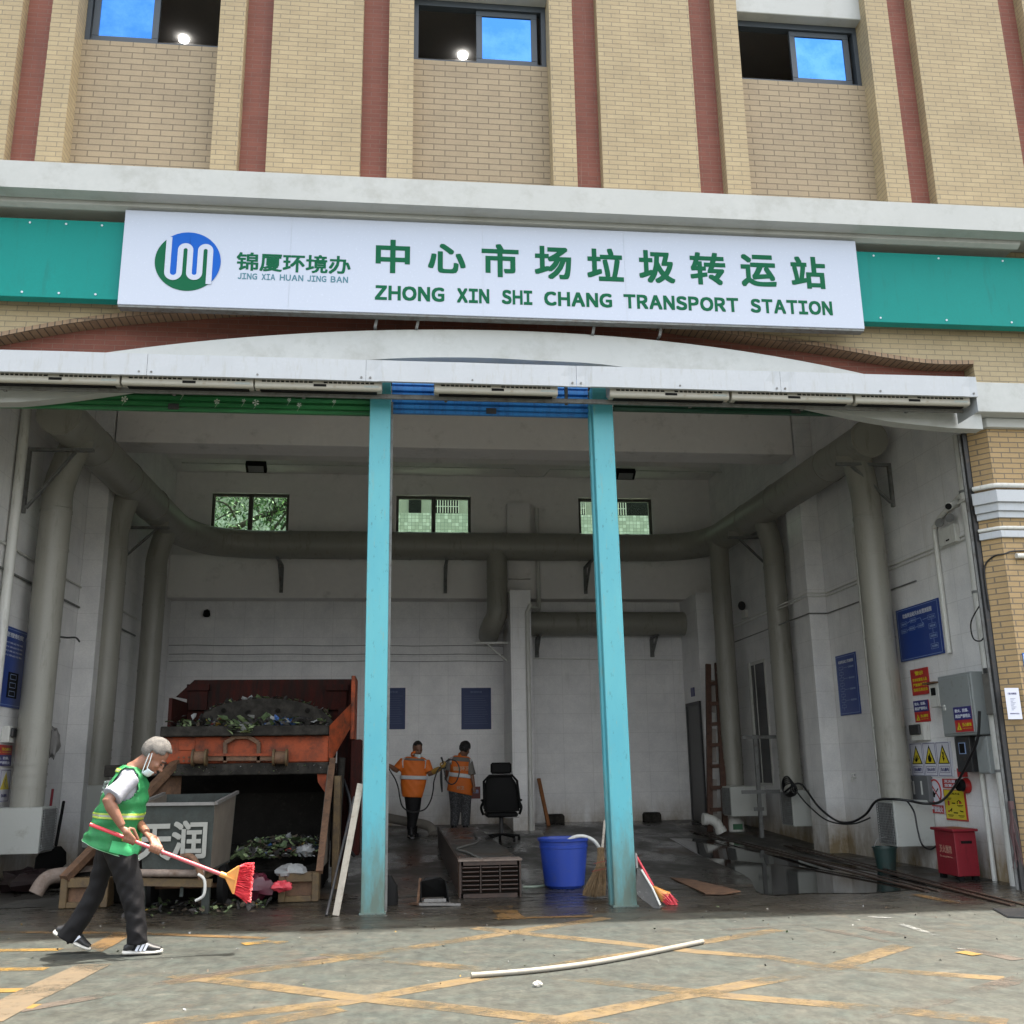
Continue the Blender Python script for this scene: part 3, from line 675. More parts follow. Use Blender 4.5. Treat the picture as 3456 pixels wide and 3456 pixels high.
# behind the building: tiled neighbour with barred windows, and a tree
def tile_mat():
    t = NT('green_mosaic_tile'); p = t.new('ShaderNodeSeparateXYZ'); t.link(t.coord(), p.inputs[0]); cv = t.new('ShaderNodeCombineXYZ'); t.link(p.outputs[0], cv.inputs[0]); t.link(p.outputs[2], cv.inputs[1])
    b = t.new('ShaderNodeTexBrick'); b.offset = 0; b.inputs['Scale'].default_value = 1; b.inputs['Brick Width'].default_value = .10; b.inputs['Row Height'].default_value = .10; b.inputs['Mortar Size'].default_value = .005; b.inputs['Bias'].default_value = -.35
    b.inputs['Color1'].default_value = (.36,.39,.34,1); b.inputs['Color2'].default_value = (.72,.74,.70,1); b.inputs['Mortar'].default_value = (.18,.20,.17,1); t.link(cv.outputs[0], b.inputs['Vector']); t.col(b.outputs[0]); t.rough(.4); return t.m
YN = 27.0
NB = thing('neighbour_building', (2, YN, 0), 'green mosaic tiled building with barred windows seen through the back windows', 'building')
zt1 = PY(1460,1732,YN).z; zt2 = zt1+1.5
part('tiled_wall', MB().box((-9, YN, 0), (12, YN+.4, zt1)), tile_mat(), NB)
part('upper_wall', MB().box((-9, YN+.1, zt1), (12, YN+.4, zt2+1.2)), M('grey_render', (.30,.31,.27), .8), NB)
for px0, px1, bars in ((1380,1422,0),(1468,1548,1),(1955,1975,1),(2070,2112,1),(2116,2192,0)):
    xa, xb = PY(px0,1700,YN).x, PY(px1,1700,YN).x
    o = part('window', MB().box((xa, YN+.06, zt1+.02), (xb, YN+.098, zt2)), BLACK, NB)
    if bars:
        g = MB(); k = max(3, int((xb-xa)/.07))
        for i in range(k+1): g.box((xa+(xb-xa)*i/k-.012, YN+.02, zt1+.02), (xa+(xb-xa)*i/k+.012, YN+.04, zt2))
        for i in range(3): g.box((xa, YN+.041, zt1+.2+.4*i), (xb, YN+.055, zt1+.22+.4*i))
        part('window_bars', g, PVC, o)
T = thing('broadleaf_tree', (-5.5, 25.5, 0), 'dark branched tree with long green leaves behind the left back window', 'tree')
tk = MB(); rnd = random.Random(3); zc = PY(840,1760,24.6).z
tk.tube(spline([(-5.5,25.5,0),(-5.45,25.3,3),(-5.2,25.0,5.5),(-4.6,24.7,zc-.6),(-3.6,24.6,zc+.1),(-2.4,24.6,zc+.4)], 6), [.16-.004*i for i in range(31)], 8)
tips = []
for i in range(16):
    a = Vector((-4.9+rnd.random()*2.6, 24.6+rnd.uniform(-.3,.3), zc-.5+rnd.random()*.9)); b = a+Vector((rnd.uniform(-.6,1.0), rnd.uniform(-.5,.4), rnd.uniform(-.3,1.3)))
    tk.tube(spline([a, (a+b)/2+Vector((.1,0,.1)), b], 4), [.035-.003*k for k in range(9)], 6); tips += [a.lerp(b, k/5) for k in range(1, 6)]
part('trunk', tk, M('bark', (.045,.038,.030), .9, var=.3, fine=30), T)
lf = MB()
for i in range(2400):
    c = rnd.choice(tips)+Vector((rnd.gauss(0,.38), rnd.gauss(0,.30), rnd.gauss(.18,.36))); lf.mi = rnd.randrange(2)
    d = Vector((rnd.gauss(0,.6), rnd.gauss(0,.6), rnd.gauss(-.6,.5))).normalized(); s_ = d.cross(Vector((rnd.gauss(0,1), rnd.gauss(0,1), rnd.gauss(0,1)))).normalized(); l = rnd.uniform(.10,.20)
    lf.add([c, c+d*l*.45+s_*l*.16, c+d*l, c+d*l*.45-s_*l*.16], [(0,1,2,3)])
part('crown', lf, [M('leaf_dark', (.035,.085,.030), .45, var=.2), M('leaf_light', (.075,.150,.045), .45, var=.2)], T, recalc=False)
# ------------------------------------------------------------------ sign boards over the opening
X_, Y_, Z_ = Vector((1,0,0)), Vector((0,1,0)), Vector((0,0,1))
YS = 9.95
a = .5*(PY(422,711,YS)+PY(397,1026,YS)); b = .5*(PY(2886,810,YS)+PY(2919,1110,YS))
sz1 = .5*(PY(422,711,YS).z+PY(2886,810,YS).z); sz0 = .5*(PY(397,1026,YS).z+PY(2919,1110,YS).z)
SG = thing('sign_board', (a.x, YS+.1, sz0), 'long white sign board with green lettering and a round green and blue emblem', 'sign')
part('panel', MB().box((a.x, YS, sz0), (b.x, YS+.10, sz1)), SIGNW, SG, bevel=.004)
part('edge_trim', MB().box((a.x+.004, YS+.012, sz0-.022), (b.x-.004, YS+.12, sz0-.001)), STEEL_D, SG)
for k in (.215, .47, .665): part('panel_joint', MB().box((a.x+(b.x-a.x)*k-.0015, YS-.002, sz0+.002), (a.x+(b.x-a.x)*k+.0015, YS-.0005, sz1-.002)), M('joint_line', (.45,.49,.55), .5) if not bpy.data.materials.get('joint_line') else bpy.data.materials['joint_line'], SG)
for px_ in (1276,1416,2010,2235):
    p = PY(px_, 1075, YS+.1); part('bracket', MB().bar((p.x, YS+.13, sz0+.05), (p.x-.03, YS+.13, sz0-.10), .03, .012).bar((p.x-.03, YS+.13, sz0-.10), (p.x-.03, YF+.18, sz0-.12), .03, .012), BRKT, SG)
c0, c1 = PY(1326,872,YS), PY(2727,914,YS)
for i, ch in enumerate('中心市场垃圾转运站'):
    p = c0.lerp(c1, i/8); part('character', MB().text(ch, (p.x, YS-.0005, (c0.z+c1.z)/2+.0), X_, Z_, h=.375 if ch != '心' else .33, w=.385 if ch not in '中' else .345, ext=.004, bold=.027), SGREEN, SG)
for wd, q0, q1 in (('ZHONG',1264,1501),('XIN',1541,1653),('SHI',1692,1798),('CHANG',1835,2066),('TRANSPORT',2103,2491),('STATION',2529,2806)):
    p0, p1 = PY(q0,1000,YS), PY(q1,1000,YS); part('word', MB().word(wd, p0.x+.012, p1.x-.012, (0, YS-.0005, PY(2035,1014,YS).z), .152, .003, .042), SGREEN, SG)
p0, p1 = PY(800,885,YS), PY(1182,892,YS)
part('lettering', MB().text('锦厦环境办', ((p0.x+p1.x)/2, YS-.0005, (p0.z+p1.z)/2), X_, Z_, w=p1.x-p0.x, h=.205, ext=.003, bold=.022), SGREEN, SG)
p0, p1 = PY(803,933,YS), PY(1174,943,YS)
for wd, q0, q1 in (('JING',803,867),('XIA',884,928),('HUAN',945,1023),('JING',1038,1101),('BAN',1117,1174)):
    part('word', MB().word(wd, PY(q0,938,YS).x, PY(q1,938,YS).x, (0, YS-.0005, (p0.z+p1.z)/2), .066, .002, .028), SDKBL, SG)
lc = PY(634,883,YS); lr = (PY(747,883,YS).x-PY(520,883,YS).x)/2
def LP(u, v, e): return Vector((lc.x+u*lr, YS-e, lc.z+v*lr))
part('emblem_disc', MB().prism([LP(math.cos(2*math.pi*k/64)*.98, math.sin(2*math.pi*k/64)*.98, .0005) for k in range(64)], (0,-.004,0)), SGREEN, SG)
def arc(cx, cy, r, a0, a1, n=12): return [(cx+r*math.cos(R_(a0+(a1-a0)*i/n)), cy+r*math.sin(R_(a0+(a1-a0)*i/n))) for i in range(n+1)]
xs5 = [-.59,-.23,.06,.37,.66]; ser = [(-.59,.80)]
for i in range(4):
    cx = (xs5[i]+xs5[i+1])/2; r = (xs5[i+1]-xs5[i])/2
    ser += arc(cx, -.38 if i % 2 == 0 else .38, r, 180, 360 if i % 2 == 0 else 0)
ser += [(.66,-.74)]
bl = [p for p in ser if math.hypot(*p) < .985]
bl = [(-.59, math.sqrt(1-.59**2)*.985)]+bl+[(.66, -math.sqrt(1-.66**2)*.985)]
bl += [(math.cos(R_(g))*.985, math.sin(R_(g))*.985) for g in range(-46, 124, 3)]
def tess(name, pts, e, mat, parent):           # fill a concave outline
    bm = bmesh.new(); vs = [bm.verts.new(LP(u, v, e)) for u, v in pts]; f = bm.faces.new(vs); bmesh.ops.triangulate(bm, faces=[f])
    mb = MB(); mb.add([v.co.copy() for v in bm.verts], [tuple(v.index for v in f.verts) for f in bm.faces] if False else [])
    bm.verts.index_update(); mb.f = [tuple(v.index for v in f.verts) for f in bm.faces]; mb.m = [0]*len(mb.f); bm.free()
    return part(name, mb, mat, parent)
tess('emblem_blue', bl, .0065, SBLUE, SG)
mb = MB(); hw = .085; sv = []
for i, (u, v) in enumerate(ser):
    a0 = ser[max(i-1,0)]; a1 = ser[min(i+1,len(ser)-1)]; d = Vector((a1[0]-a0[0], a1[1]-a0[1])).normalized(); sv += [LP(u-d.y*hw, v+d.x*hw, .0085), LP(u+d.y*hw, v-d.x*hw, .0085)]
mb.add(sv, [(2*i, 2*i+1, 2*i+3, 2*i+2) for i in range(len(ser)-1)]); part('emblem_ribbon', mb, SIGNW, SG)
for nm, xa, xb, pt, pb, lab in (('fascia_panel', -8.9, a.x-.012, (0,733), (0,998), 'plain teal panel left of the white sign board'), ('fascia_panel', b.x+.012, 11.4, (3300,865), (3300,1098), 'plain teal panel right of the white sign board')):
    z1, z0 = PY(*pt, YS+.12).z, PY(*pb, YS+.12).z
    FP = thing(nm, ((xa+xb)/2, YF, z0), lab, 'sign panel', 'teal panels beside the sign')
    part('panel', MB().box((xa, YS+.12, z0), (xb, YF-.1, z1)), TEAL, FP, bevel=.004)
    fx = MB(); vis0, vis1 = max(xa, -4.6), min(xb, 8.0)
    for k in range(4):
        x = vis0+.25+(vis1-vis0-.5)*k/3
        for z in (z0+.05, z1-.05): fx.cyl((x, YS+.119, z), (x, YS+.112, z), .012, 8)
    part('rivets', fx, PWHITE, FP)

# ------------------------------------------------------------------ canopy cover, air curtains, rail
YC = 9.66
cz1 = .5*(PY(0,1179,YC).z+PY(3294,1273,YC).z); cz0 = .5*(PY(0,1252,YC).z+PY(3300,1339,YC).z); xr = PY(3298,1310,YC).x
CV = thing('canopy_cover', (.9, 10.1, cz0), 'long white sheet metal cover running above the air curtains', 'canopy')
joints = [-6.2] + [PY(x, 1215, YC).x for x in (498, 1236, 1944, 2628)] + [xr]
rnd = random.Random(5)
for i in range(len(joints)-1):
    x0, x1 = joints[i]+.0015, joints[i+1]-.0015; mb = MB(); nx = 26; vs = []
    for k in range(nx+1):
        x = x0+(x1-x0)*k/nx
        for j, (y, z) in enumerate(((YC+.03, cz0-.002), (YC, cz0), (YC, cz0+(cz1-cz0)*.5), (YC, cz1), (10.1, cz1+.02))):
            dd = 0
            if j in (1, 2, 3): dd = .004*math.sin(x*5.1+i)*math.sin(x*2.3)
            if j in (1, 2) and (k < 2 or k > nx-2) and i in (2, 3, 4): dd += .010*(1 if k % 2 else .4)
            vs.append((x, y+dd, z))
    mb.add(vs, [(k*5+j, k*5+5+j, k*5+6+j, k*5+1+j) for k in range(nx) for j in range(4)]); part('cover_panel', mb, WHITE_T, CV, recalc=False)
    sc = MB()
    for q in (.02, .5, .98): sc.cyl((x0+(x1-x0)*q, YC+.004, cz0+.035), (x0+(x1-x0)*q, YC-.004, cz0+.035), .012, 8)
    part('screws', sc, BRKT, CV)
part('end_cap', MB().box((xr-.004, YC+.03, cz0-.16), (xr, 10.1, cz1-.005)), WHITE_T, CV)
spans = [(-46,397),(408,852),(859,1288),(1466,1884),(2057,2463),(2468,2880),(2883,3274)]
labs = ['white air curtain at the far left end of the row', 'second white air curtain from the left, over the green shutter', 'white air curtain just left of the left turquoise post', 'single white air curtain in front of the blue shutter', 'white air curtain just right of the right turquoise post', 'second white air curtain from the right end of the row', 'white air curtain at the right end, beside the brick pillar']
YAC = 9.73; AC0 = None; az0 = .5*(PY(630,1302,YAC).z+PY(3080,1362,YAC).z)
def ac_unit(x0, x1, lab):
    t = thing('air_curtain', ((x0+x1)/2, YAC, az0), lab, 'air curtain', 'air curtains in a row under the canopy cover')
    W = x1-x0; az1 = az0+.22
    part('casing', MB().prism([(x0,YAC+.02,az0),(x0,YAC,az0+.018),(x0,YAC,az1),(x0,YAC+.2,az1),(x0,YAC+.2,az0+.06),(x0,YAC+.10,az0)], (W,0,0)), ACBODY, t, bevel=.006)
    for s in (0, 1):
        g0 = x0+.07+s*(W/2-.02); g1 = g0+W/2-.13; g = MB()
        g.box((g0, YAC-.003, az0+.062), (g1, YAC-.0005, az0+.165)); part('grille', g, BLACK, t)
        r = MB(); n_ = 11
        for k in range(1, n_): r.box((g0+(g1-g0)*k/n_-.006, YAC-.0055, az0+.062), (g0+(g1-g0)*k/n_+.006, YAC-.0032, az0+.165))
        for k in (1, 2, 3, 4, 5): r.box((g0, YAC-.0068, az0+.062+.103*k/6-.0025), (g1, YAC-.0058, az0+.062+.103*k/6+.0025))
        part('grille_bars', r, ACBODY, t)
    part('control_plate', MB().box((x0+W*.46, YAC-.004, az0+.026), (x0+W*.56, YAC-.0005, az0+.052)), BLACK, t)
    part('rating_label', MB().box((x0+W*.86, YAC-.003, az0+.028), (x1-.03, YAC-.0005, az0+.050)), M('label_grey', (.36,.40,.38), .5) if not bpy.data.materials.get('label_grey') else bpy.data.materials['label_grey'], t)
    part('outlet_slot', MB().box((x0+.05, YAC+.05, az0-.006), (x1-.05, YAC+.12, az0-.0005)), BLACK, t)
    return t
for (p, q), l in zip(spans, labs): ac_unit(PY(p,1300,YAC).x, PY(q,1350,YAC).x, l)
rz = PY(600,1320,9.92).z; rz2 = PY(2900,1378,9.92).z; rzm = .5*(rz+rz2); rx1 = PY(3252,1390,9.92).x
RL = thing('support_rail', (.9, 9.93, rzm), 'long grey steel rail under the row of air curtains', 'rail')
part('angle_bar', MB().box((-6, 9.91, rzm-.024), (rx1, 9.945, rzm+.024)), BRKT, RL, bevel=.004)
hg = MB()
for x in (-4.0,-2.35,-1.05,.42,1.7,3.05,4.3,5.5): hg.box((x-.015, 9.951, rzm-.02), (x+.015, 10.0, rzm+.22))
part('hangers', hg, BRKT, RL)

# ------------------------------------------------------------------ turquoise posts and roller shutters
def post(pts, lab, side):
    (bl_, br_, tl_, tr_) = pts; Yp = 10.14
    b0, b1, t0, t1 = PY(*bl_, Yp), PY(*br_, Yp), PY(*tl_, Yp), PY(*tr_, Yp)
    t = thing('shutter_post', ((b0.x+b1.x)/2, Yp+.14, 0), lab, 'post', 'turquoise posts in the opening')
    zt_ = t0.z; d = .24; wv = (b1.x-b0.x+t1.x-t0.x)/2; s = t0.x-b0.x
    vs = [(b0.x,Yp,0),(b0.x+wv,Yp,0),(b0.x+wv,Yp+d,0),(b0.x,Yp+d,0)]; vs += [(x+s, y, zt_) for x, y, z in vs]
    part('post_body', MB().add(vs, [(0,3,2,1),(4,5,6,7),(0,1,5,4),(1,2,6,5),(2,3,7,6),(3,0,4,7)]), POST, t, bevel=.006)
    x = b0.x+wv+.001 if side > 0 else b0.x-.001
    g = MB()
    for o in (0, .055): g.bar((x+side*.012, Yp+.10+o, 0.005), (x+side*.012+s, Yp+.10+o, zt_-.2), .024, .022, up=(0,1,0))
    part('shutter_guide', g, [BRKT][0] if side > 0 else POST, t)
    bp = MB().box((b0.x-.015, Yp-.015, 0.0), (b0.x+wv+.015, Yp+d+.015, .012)); part('foot_plate', bp, M('mouldy_paint', (.13,.19,.17), .7, var=.3, dirt=(.07,.07,.05), scale=9) if not bpy.data.materials.get('mouldy_paint') else bpy.data.materials['mouldy_paint'], t)
post([(1217,3078),(1297,3076),(1250,1285),(1320,1285)], 'left turquoise post with a bare metal guide on its right edge', 1)
post([(2075,3066),(2149,3066),(1997,1300),(2066,1300)], 'right turquoise post with a red broom and dustpan beside its foot', -1)
SHG = NT('shutter_green'); SHG.col(SHG.mix(SHG.ramp(SHG.noise(2.5, 8, .7, stretch=(.5,1,3)), .35, .65), (.012,.095,.030), (.028,.19,.06))); SHG.rough(.42); SHG = SHG.m
SHB = M('shutter_blue', (.030,.215,.56), .42, var=.10, dirt=(.02,.09,.30), scale=3, streak=True)
SHD = M('shutter_dark_green', (.014,.060,.034), .5, var=.2, dirt=(.10,.11,.10), dirt_amt=.12, scale=6)
YSH = 10.31
def shutter(x0, x1, zb_, mat, lab, flowers=()):
    t = thing('roller_shutter', ((x0+x1)/2, YSH, zb_), lab, 'roller shutter', 'raised roller shutters')
    pr = [(YSH, zb_+.04)]
    z = zb_+.04
    while z < zb+.06: pr += [(YSH-.002, z+.008), (YSH-.030, z+.014), (YSH-.030, z+.052), (YSH-.012, z+.060), (YSH-.002, z+.064)]; z += .068
    pr2 = [(y+.02, z) for y, z in reversed(pr)]
    part('slats', MB().prism([(x0, y, z) for y, z in pr+pr2], (x1-x0, 0, 0)), mat, t)
    part('bottom_bar', MB().box((x0, YSH-.022, zb_), (x1, YSH+.025, zb_+.035)), mat, t, bevel=.004)
    part('lock_plate', MB().box(((x0+x1)/2-.055, YSH-.036, zb_+.01), ((x0+x1)/2+.055, YSH-.0305, zb_+.075)), DARKR, t)
    if flowers:
        f = MB()
        for fx, fy, r in flowers:
            p = PY(fx, fy, YSH-.02)
            for k in range(5): g = k*1.257+fx; f.prism([(p.x, YSH-.0305, p.z)]+[(p.x+r*math.cos(g+e), YSH-.0305, p.z+r*math.sin(g+e)) for e in (-.35,0,.35)], (0,-.0015,0))
            f.bar((p.x+.01, YSH-.0305, p.z-r*.6), (p.x-.02, YSH-.0305, p.z-.07), .006, .002)
        part('painted_flowers', f, M('flower_white', (.50,.56,.48), .6) , t)
xL1 = PY(1262,1390,YSH).x
shutter(-4.5, xL1, PY(700,1391,YSH).z, SHG, 'raised green roller shutter with painted white flowers, left of the posts', [(421,1348,.035),(733,1356,.03),(864,1360,.035),(617,1330,.02),(976,1350,.02),(1010,1368,.025),(1128,1356,.02),(823,1353,.02)])
shutter(PY(1322,1390,YSH).x, PY(1985,1390,YSH).x, PY(1656,1403,YSH).z, SHB, 'raised bright blue roller shutter between the two turquoise posts')
shutter(PY(2070,1390,YSH).x, 6.44, PY(2500,1397,YSH).z, SHD, 'raised dark green roller shutter with peeling lower edge, right of the posts')

# ------------------------------------------------------------------ extraction ducts
DT = thing('extraction_duct', (.9, 20.2, 5.4), 'grey beige round extraction duct running round three walls with drops to grilled boxes', 'duct')
rF, rB = .255, .285
def ductrun(path, r, name='duct_run', parent=DT, n=28): return part(name, MB().tube(path, r, n), DUCT, parent, smooth=50)
Rm = [(6.30,12.5,5.60),(6.30,18.6,5.72)]; Lm = [(-4.22,12.2,5.60),(-4.22,18.3,5.72)]
ductrun(Rm, [rF, rB]); ductrun(Lm, [rF+.005, rB])
ductrun(spline([(6.30,18.6,5.72),(6.25,19.3,5.73),(5.9,19.95,5.74),(5.2,20.2,5.74)], 6), rB, 'duct_elbow')
ductrun(spline([(-4.22,18.3,5.72),(-4.15,19.1,5.73),(-3.75,19.9,5.74),(-3.0,20.2,5.74)], 6), rB, 'duct_elbow')
ductrun([(-3.0,20.2,5.74),(5.2,20.2,5.74)], rB)
for (x, y, z), r in ((Rm[0], rF), (Lm[0], rF+.005)): part('end_cap', MB().cyl((x,y-.025,z-.0005),(x,y+.03,z),r+.012,32).cyl((x,y-.04,z-.0005),(x,y-.0255,z),r-.02,32), DUCT, DT, smooth=40)
def collar(p, q, r): return part('duct_collar', MB().tube([p, q], r+.008, 28), DUCT, DT, smooth=50)
for y in (13.8, 15.9, 17.4): collar((6.30,y,5.60+.12*(y-12.5)/6.1),(6.30,y+.05,5.60+.12*(y-12.45)/6.1), rF+.03*(y-12.5)/6.1)
for y in (13.6, 15.2, 16.9): collar((-4.22,y,5.60+.12*(y-12.2)/6.1),(-4.22,y+.05,5.60+.12*(y-12.15)/6.1), rF+.005+.03*(y-12.2)/6.1)
for x in (-2.3, -1.1, .1, 1.18, 2.0, 3.6, 4.6): collar((x,20.2,5.74),(x+.05,20.2,5.74), rB)
def drop(px_, py_, X, xm_, rd, box_px, side, boxh=.85, ztop=None, yy=None):
    y = yy or PX(px_, py_, X).y; zm = 5.60+.12*(y-12.4)/6.1
    pth = spline([(xm_, y, zm-.05),(xm_+(X-xm_)*.45, y, zm-.30),(X, y, zm-.72),(X, y, zm-1.0)], 6)
    ductrun(pth, rd, 'duct_elbow'); zb = .30+fz(y); zt_ = ztop or zb+boxh
    ductrun([(X,y,zm-1.0),(X,y,zt_+.002)], rd, 'duct_drop')
    for z in (zm-1.05, zm-1.55, zm-2.7, zt_+.9, zt_+.22, zt_+.36, zt_+.48): part('duct_collar', MB().tube([(X,y,z),(X,y,z+.03)], rd+.007, 28), DUCT, DT, smooth=50)
    return X, y, zt_
def vent_box(x0, x1, y0, y1, z0, z1, gside):   # grille faces the middle of the bay (gside: -1 faces -x)
    bx = part('intake_box', MB().box((x0,y0,z0),(x1,y1,z1)), DUCT_C, DT, bevel=.008)
    gx = x0-.002 if gside < 0 else x1+.002
    part('grille', MB().box((gx, y0+.03, z0+.03), (gx+gside*.004, y1-.03, z1-.03)), GRILLE, bx)
    g = MB(); n_ = 16
    for k in range(n_+1):
        z = z0+.03+(z1-z0-.06)*k/n_; g.box((gx+gside*.0042, y0+.03, z-.006), (gx+gside*.018, y1-.03, z+.004))
    for k in range(11):
        y = y0+.03+(y1-y0-.06)*k/10; g.box((gx+gside*.0185, y-.005, z0+.03), (gx+gside*.024, y+.005, z1-.03))
    part('grille_bars', g, BRKT, bx)
zz0 = PX(3017,2857,6.17).z; zz1 = PX(3017,2703,6.17).z
yb1 = PX(3022,2780,6.17).y; X, y, z = drop(0,0,6.37,6.27,.195,None,-1,ztop=zz1,yy=yb1+.29)
vent_box(6.17, XR-.005, yb1, yb1+.46, zz0, zz1, -1)
y = PX(2640,2256,6.45).y; b0, b1 = PX(2680,2790,6.22), PX(2680,2669,6.22); X, y, z = drop(2640,2256,6.45,6.30,.185,None,-1,ztop=b1.z); vent_box(6.22, XR-.005, b0.y, b0.y+.48, b0.z, b1.z, -1)
b0, b1 = PX(2470,2756,5.85), PX(2470,2655,5.85); X, y, z = drop(2452,2256,6.20,6.22,.185,None,-1,ztop=b1.z); vent_box(5.85, 6.50, b0.y, b0.y+.46, b0.z, b1.z, -1)
lz1 = PX(138,2725,-4.18).z; lz0 = PX(130,2882,-4.18).z; L1Y = PX(136,2800,-4.18).y; X, y, z = drop(180,1900,-4.44,-4.25,.19,None,1,ztop=lz1,yy=L1Y+.24)
vent_box(XL+.005, -4.18, L1Y, L1Y+.5, lz0, lz1, 1)
X, y, z = drop(352,2290,-4.40,-4.25,.185,None,1); vent_box(XL+.005, -4.1, y-.2, y+.2, .3+fz(y), 1.15+fz(y), 1)
X, y, z = drop(500,2290,-4.36,-4.2,.185,None,1); vent_box(XL+.005, -4.1, y-.2, y+.2, .3+fz(y), 1.15+fz(y), 1)
# tee and lower run behind the pillar
tx = PY(1678,1950,20.1).x
ductrun([(tx,20.15,5.7),(tx,20.1,4.55)], .21, 'duct_drop'); part('duct_collar', MB().tube([(tx,20.11,4.98),(tx,20.11,5.02)], .217, 28), DUCT, DT, smooth=50)
ductrun(spline([(tx,20.1,4.56),(tx-.02,20.1,4.3),(tx-.12,20.3,4.08),(tx-.12,20.75,4.02),(tx-.1,21.1,4.02)], 5), .21, 'duct_elbow')
lzz = PY(2000,2105,20.9).z; ductrun([(bp1.x+.01,20.93,lzz),(PY(2312,2105,20.9).x,20.93,lzz)], .25); 
def bracket(wall, y, z, L, lab, drop_=.55):
    t = thing('duct_bracket', (wall, y, z), lab, 'bracket', 'triangular brackets carrying the ducts'); s = -1 if wall > 0 else 1
    w0 = wall+s*.004
    part('wall_leg', MB().box((w0, y-.03, z-drop_), (w0+s*.04, y+.03, z-.041)), BRKT, t)
    part('arm', MB().box((w0, y-.03, z-.04), (w0+s*L, y+.03, z)), BRKT, t)
    part('brace', MB().bar((w0+s*.045, y, z-drop_+.06), (w0+s*(L*.72), y, z-.045), .05, .03), BRKT, t)
    part('gusset', MB().box((w0+s*(L-.30), y-.004, z+.001), (w0+s*(L-.01), y+.004, z+.10)), DUCT, t)
bracket(XR, 12.75, 5.33, .78, 'bracket under the right duct nearest the opening', .62); bracket(XR, 17.6, 5.40, .75, 'bracket under the right duct deeper inside, near the back corner', .60)
bracket(XL, 12.75, 5.33, .80, 'bracket under the left duct nearest the opening', .85); bracket(XL, 17.3, 5.40, .75, 'bracket under the left duct deeper inside, near the back corner', .60)
for px_, lab in ((951,'upright bracket under the back duct below the left window'),(1503,'upright bracket under the back duct left of the tee'),(1975,'upright bracket under the back duct near the right post')):
    p = PY(px_, 1950, YU-.13); z = 5.44
    t = thing('duct_bracket', (p.x, YU-.12, z), lab, 'bracket', 'triangular brackets carrying the ducts')
    part('wall_leg', MB().box((p.x-.035, YU-.165, z-.58), (p.x+.035, YU-.123, z-.041)), BRKT, t); part('arm', MB().box((p.x-.03, YU-1.0, z-.04), (p.x+.03, YU-.123, z)), BRKT, t)
    part('brace', MB().bar((p.x, YU-.17, z-.52), (p.x, YU-.75, z-.045), .045, .03), BRKT, t)
for px_, lab in ((1812,'bracket under the low back duct beside the pillar'),(2200,'bracket under the low back duct near its right end')):
    p = PY(px_, 2180, YB-.02); z = lzz-.255
    t = thing('duct_bracket', (p.x, YB, z), lab, 'bracket', 'triangular brackets carrying the ducts')
    part('wall_leg', MB().box((p.x-.04, YB-.05, z-.42), (p.x+.04, YB-.003, z-.04)), BRKT, t); part('arm', MB().box((p.x-.03, YB-.6, z-.039), (p.x+.03, YB-.003, z)), BRKT, t); part('brace', MB().bar((p.x, YB-.05, z-.36), (p.x, YB-.5, z-.045), .045, .03), BRKT, t)
t = thing('duct_bracket', (tx, 20.9, 3.78), 'pale bracket under the duct bend left of the pillar', 'bracket', 'triangular brackets carrying the ducts')
part('arm', MB().box((tx-.45, 20.2, 3.74), (bp0.x-.002, 20.26, 3.78)), PVC, t); part('brace', MB().bar((tx-.2, 20.23, 3.738), (bp0.x-.02, 20.23, 3.40), .05, .03), PVC, t)

# ------------------------------------------------------------------ pipes, conduits and cables on the walls
def pipe(name, path, r, mat, lab, cat, n=10, clips=()):
    P = [Vector(p) for p in path]; t = thing(name, P[0], lab, cat); part('run', MB().tube(P, r, n), mat, t, smooth=50)
    for c in clips: part('clip', MB().tube([Vector(c)-Vector((0,0,.015)), Vector(c)+Vector((0,0,.015))], r+.006, n), BRKT, t)
    return t
XW = XR-.004
def RW(x, y, off=.03): return PX(x, y, XR-off)
def LW(x, y, off=.03): return PX(x, y, XL+off)
p = PX(3262,1700,6.60); pipe('drain_pipe', [(6.60,p.y,.0),(6.60,p.y,5.1)], .062, PVC, 'thick white drain pipe down the right wall beside the opening', 'pipe', 14, [(6.60,p.y,1.2),(6.60,p.y,3.2),(6.60,p.y,4.4)])
p = PX(3185,2050,6.66); ptop = PX(3166,1775,6.66); pipe('conduit_pipe', spline([(6.66,p.y,2.6),(6.66,p.y,ptop.z-.12),(6.66,p.y-.03,ptop.z),(6.64,p.y-.25,ptop.z+.10),(6.62,10.75,ptop.z+.28)], 6), .032, PVC, 'white conduit with a bend at the top beside the emergency light', 'pipe', 12)
p = PX(3285,2000,6.66); pipe('conduit_pipe', [(6.67,p.y,.05),(6.67,p.y,3.3)], .022, PVC, 'thin white conduit between the blue flow chart and the thick drain pipe', 'pipe', 10)
p = PX(3330,2750,6.66); pipe('conduit_pipe', [(6.66,p.y,.0),(6.66,p.y,1.35)], .028, PVC, 'white conduit reaching the floor right of the red extinguisher box', 'pipe', 10)
p0, p1 = PX(2890,1950,6.66), PX(2955,2400,6.66)
pipe('conduit_pipe', [(6.655,(p0.y+p1.y)/2,.9),(6.655,(p0.y+p1.y)/2,4.7)], .03, PVC, 'white conduit between the narrow blue board and the nearest right duct', 'pipe', 10)
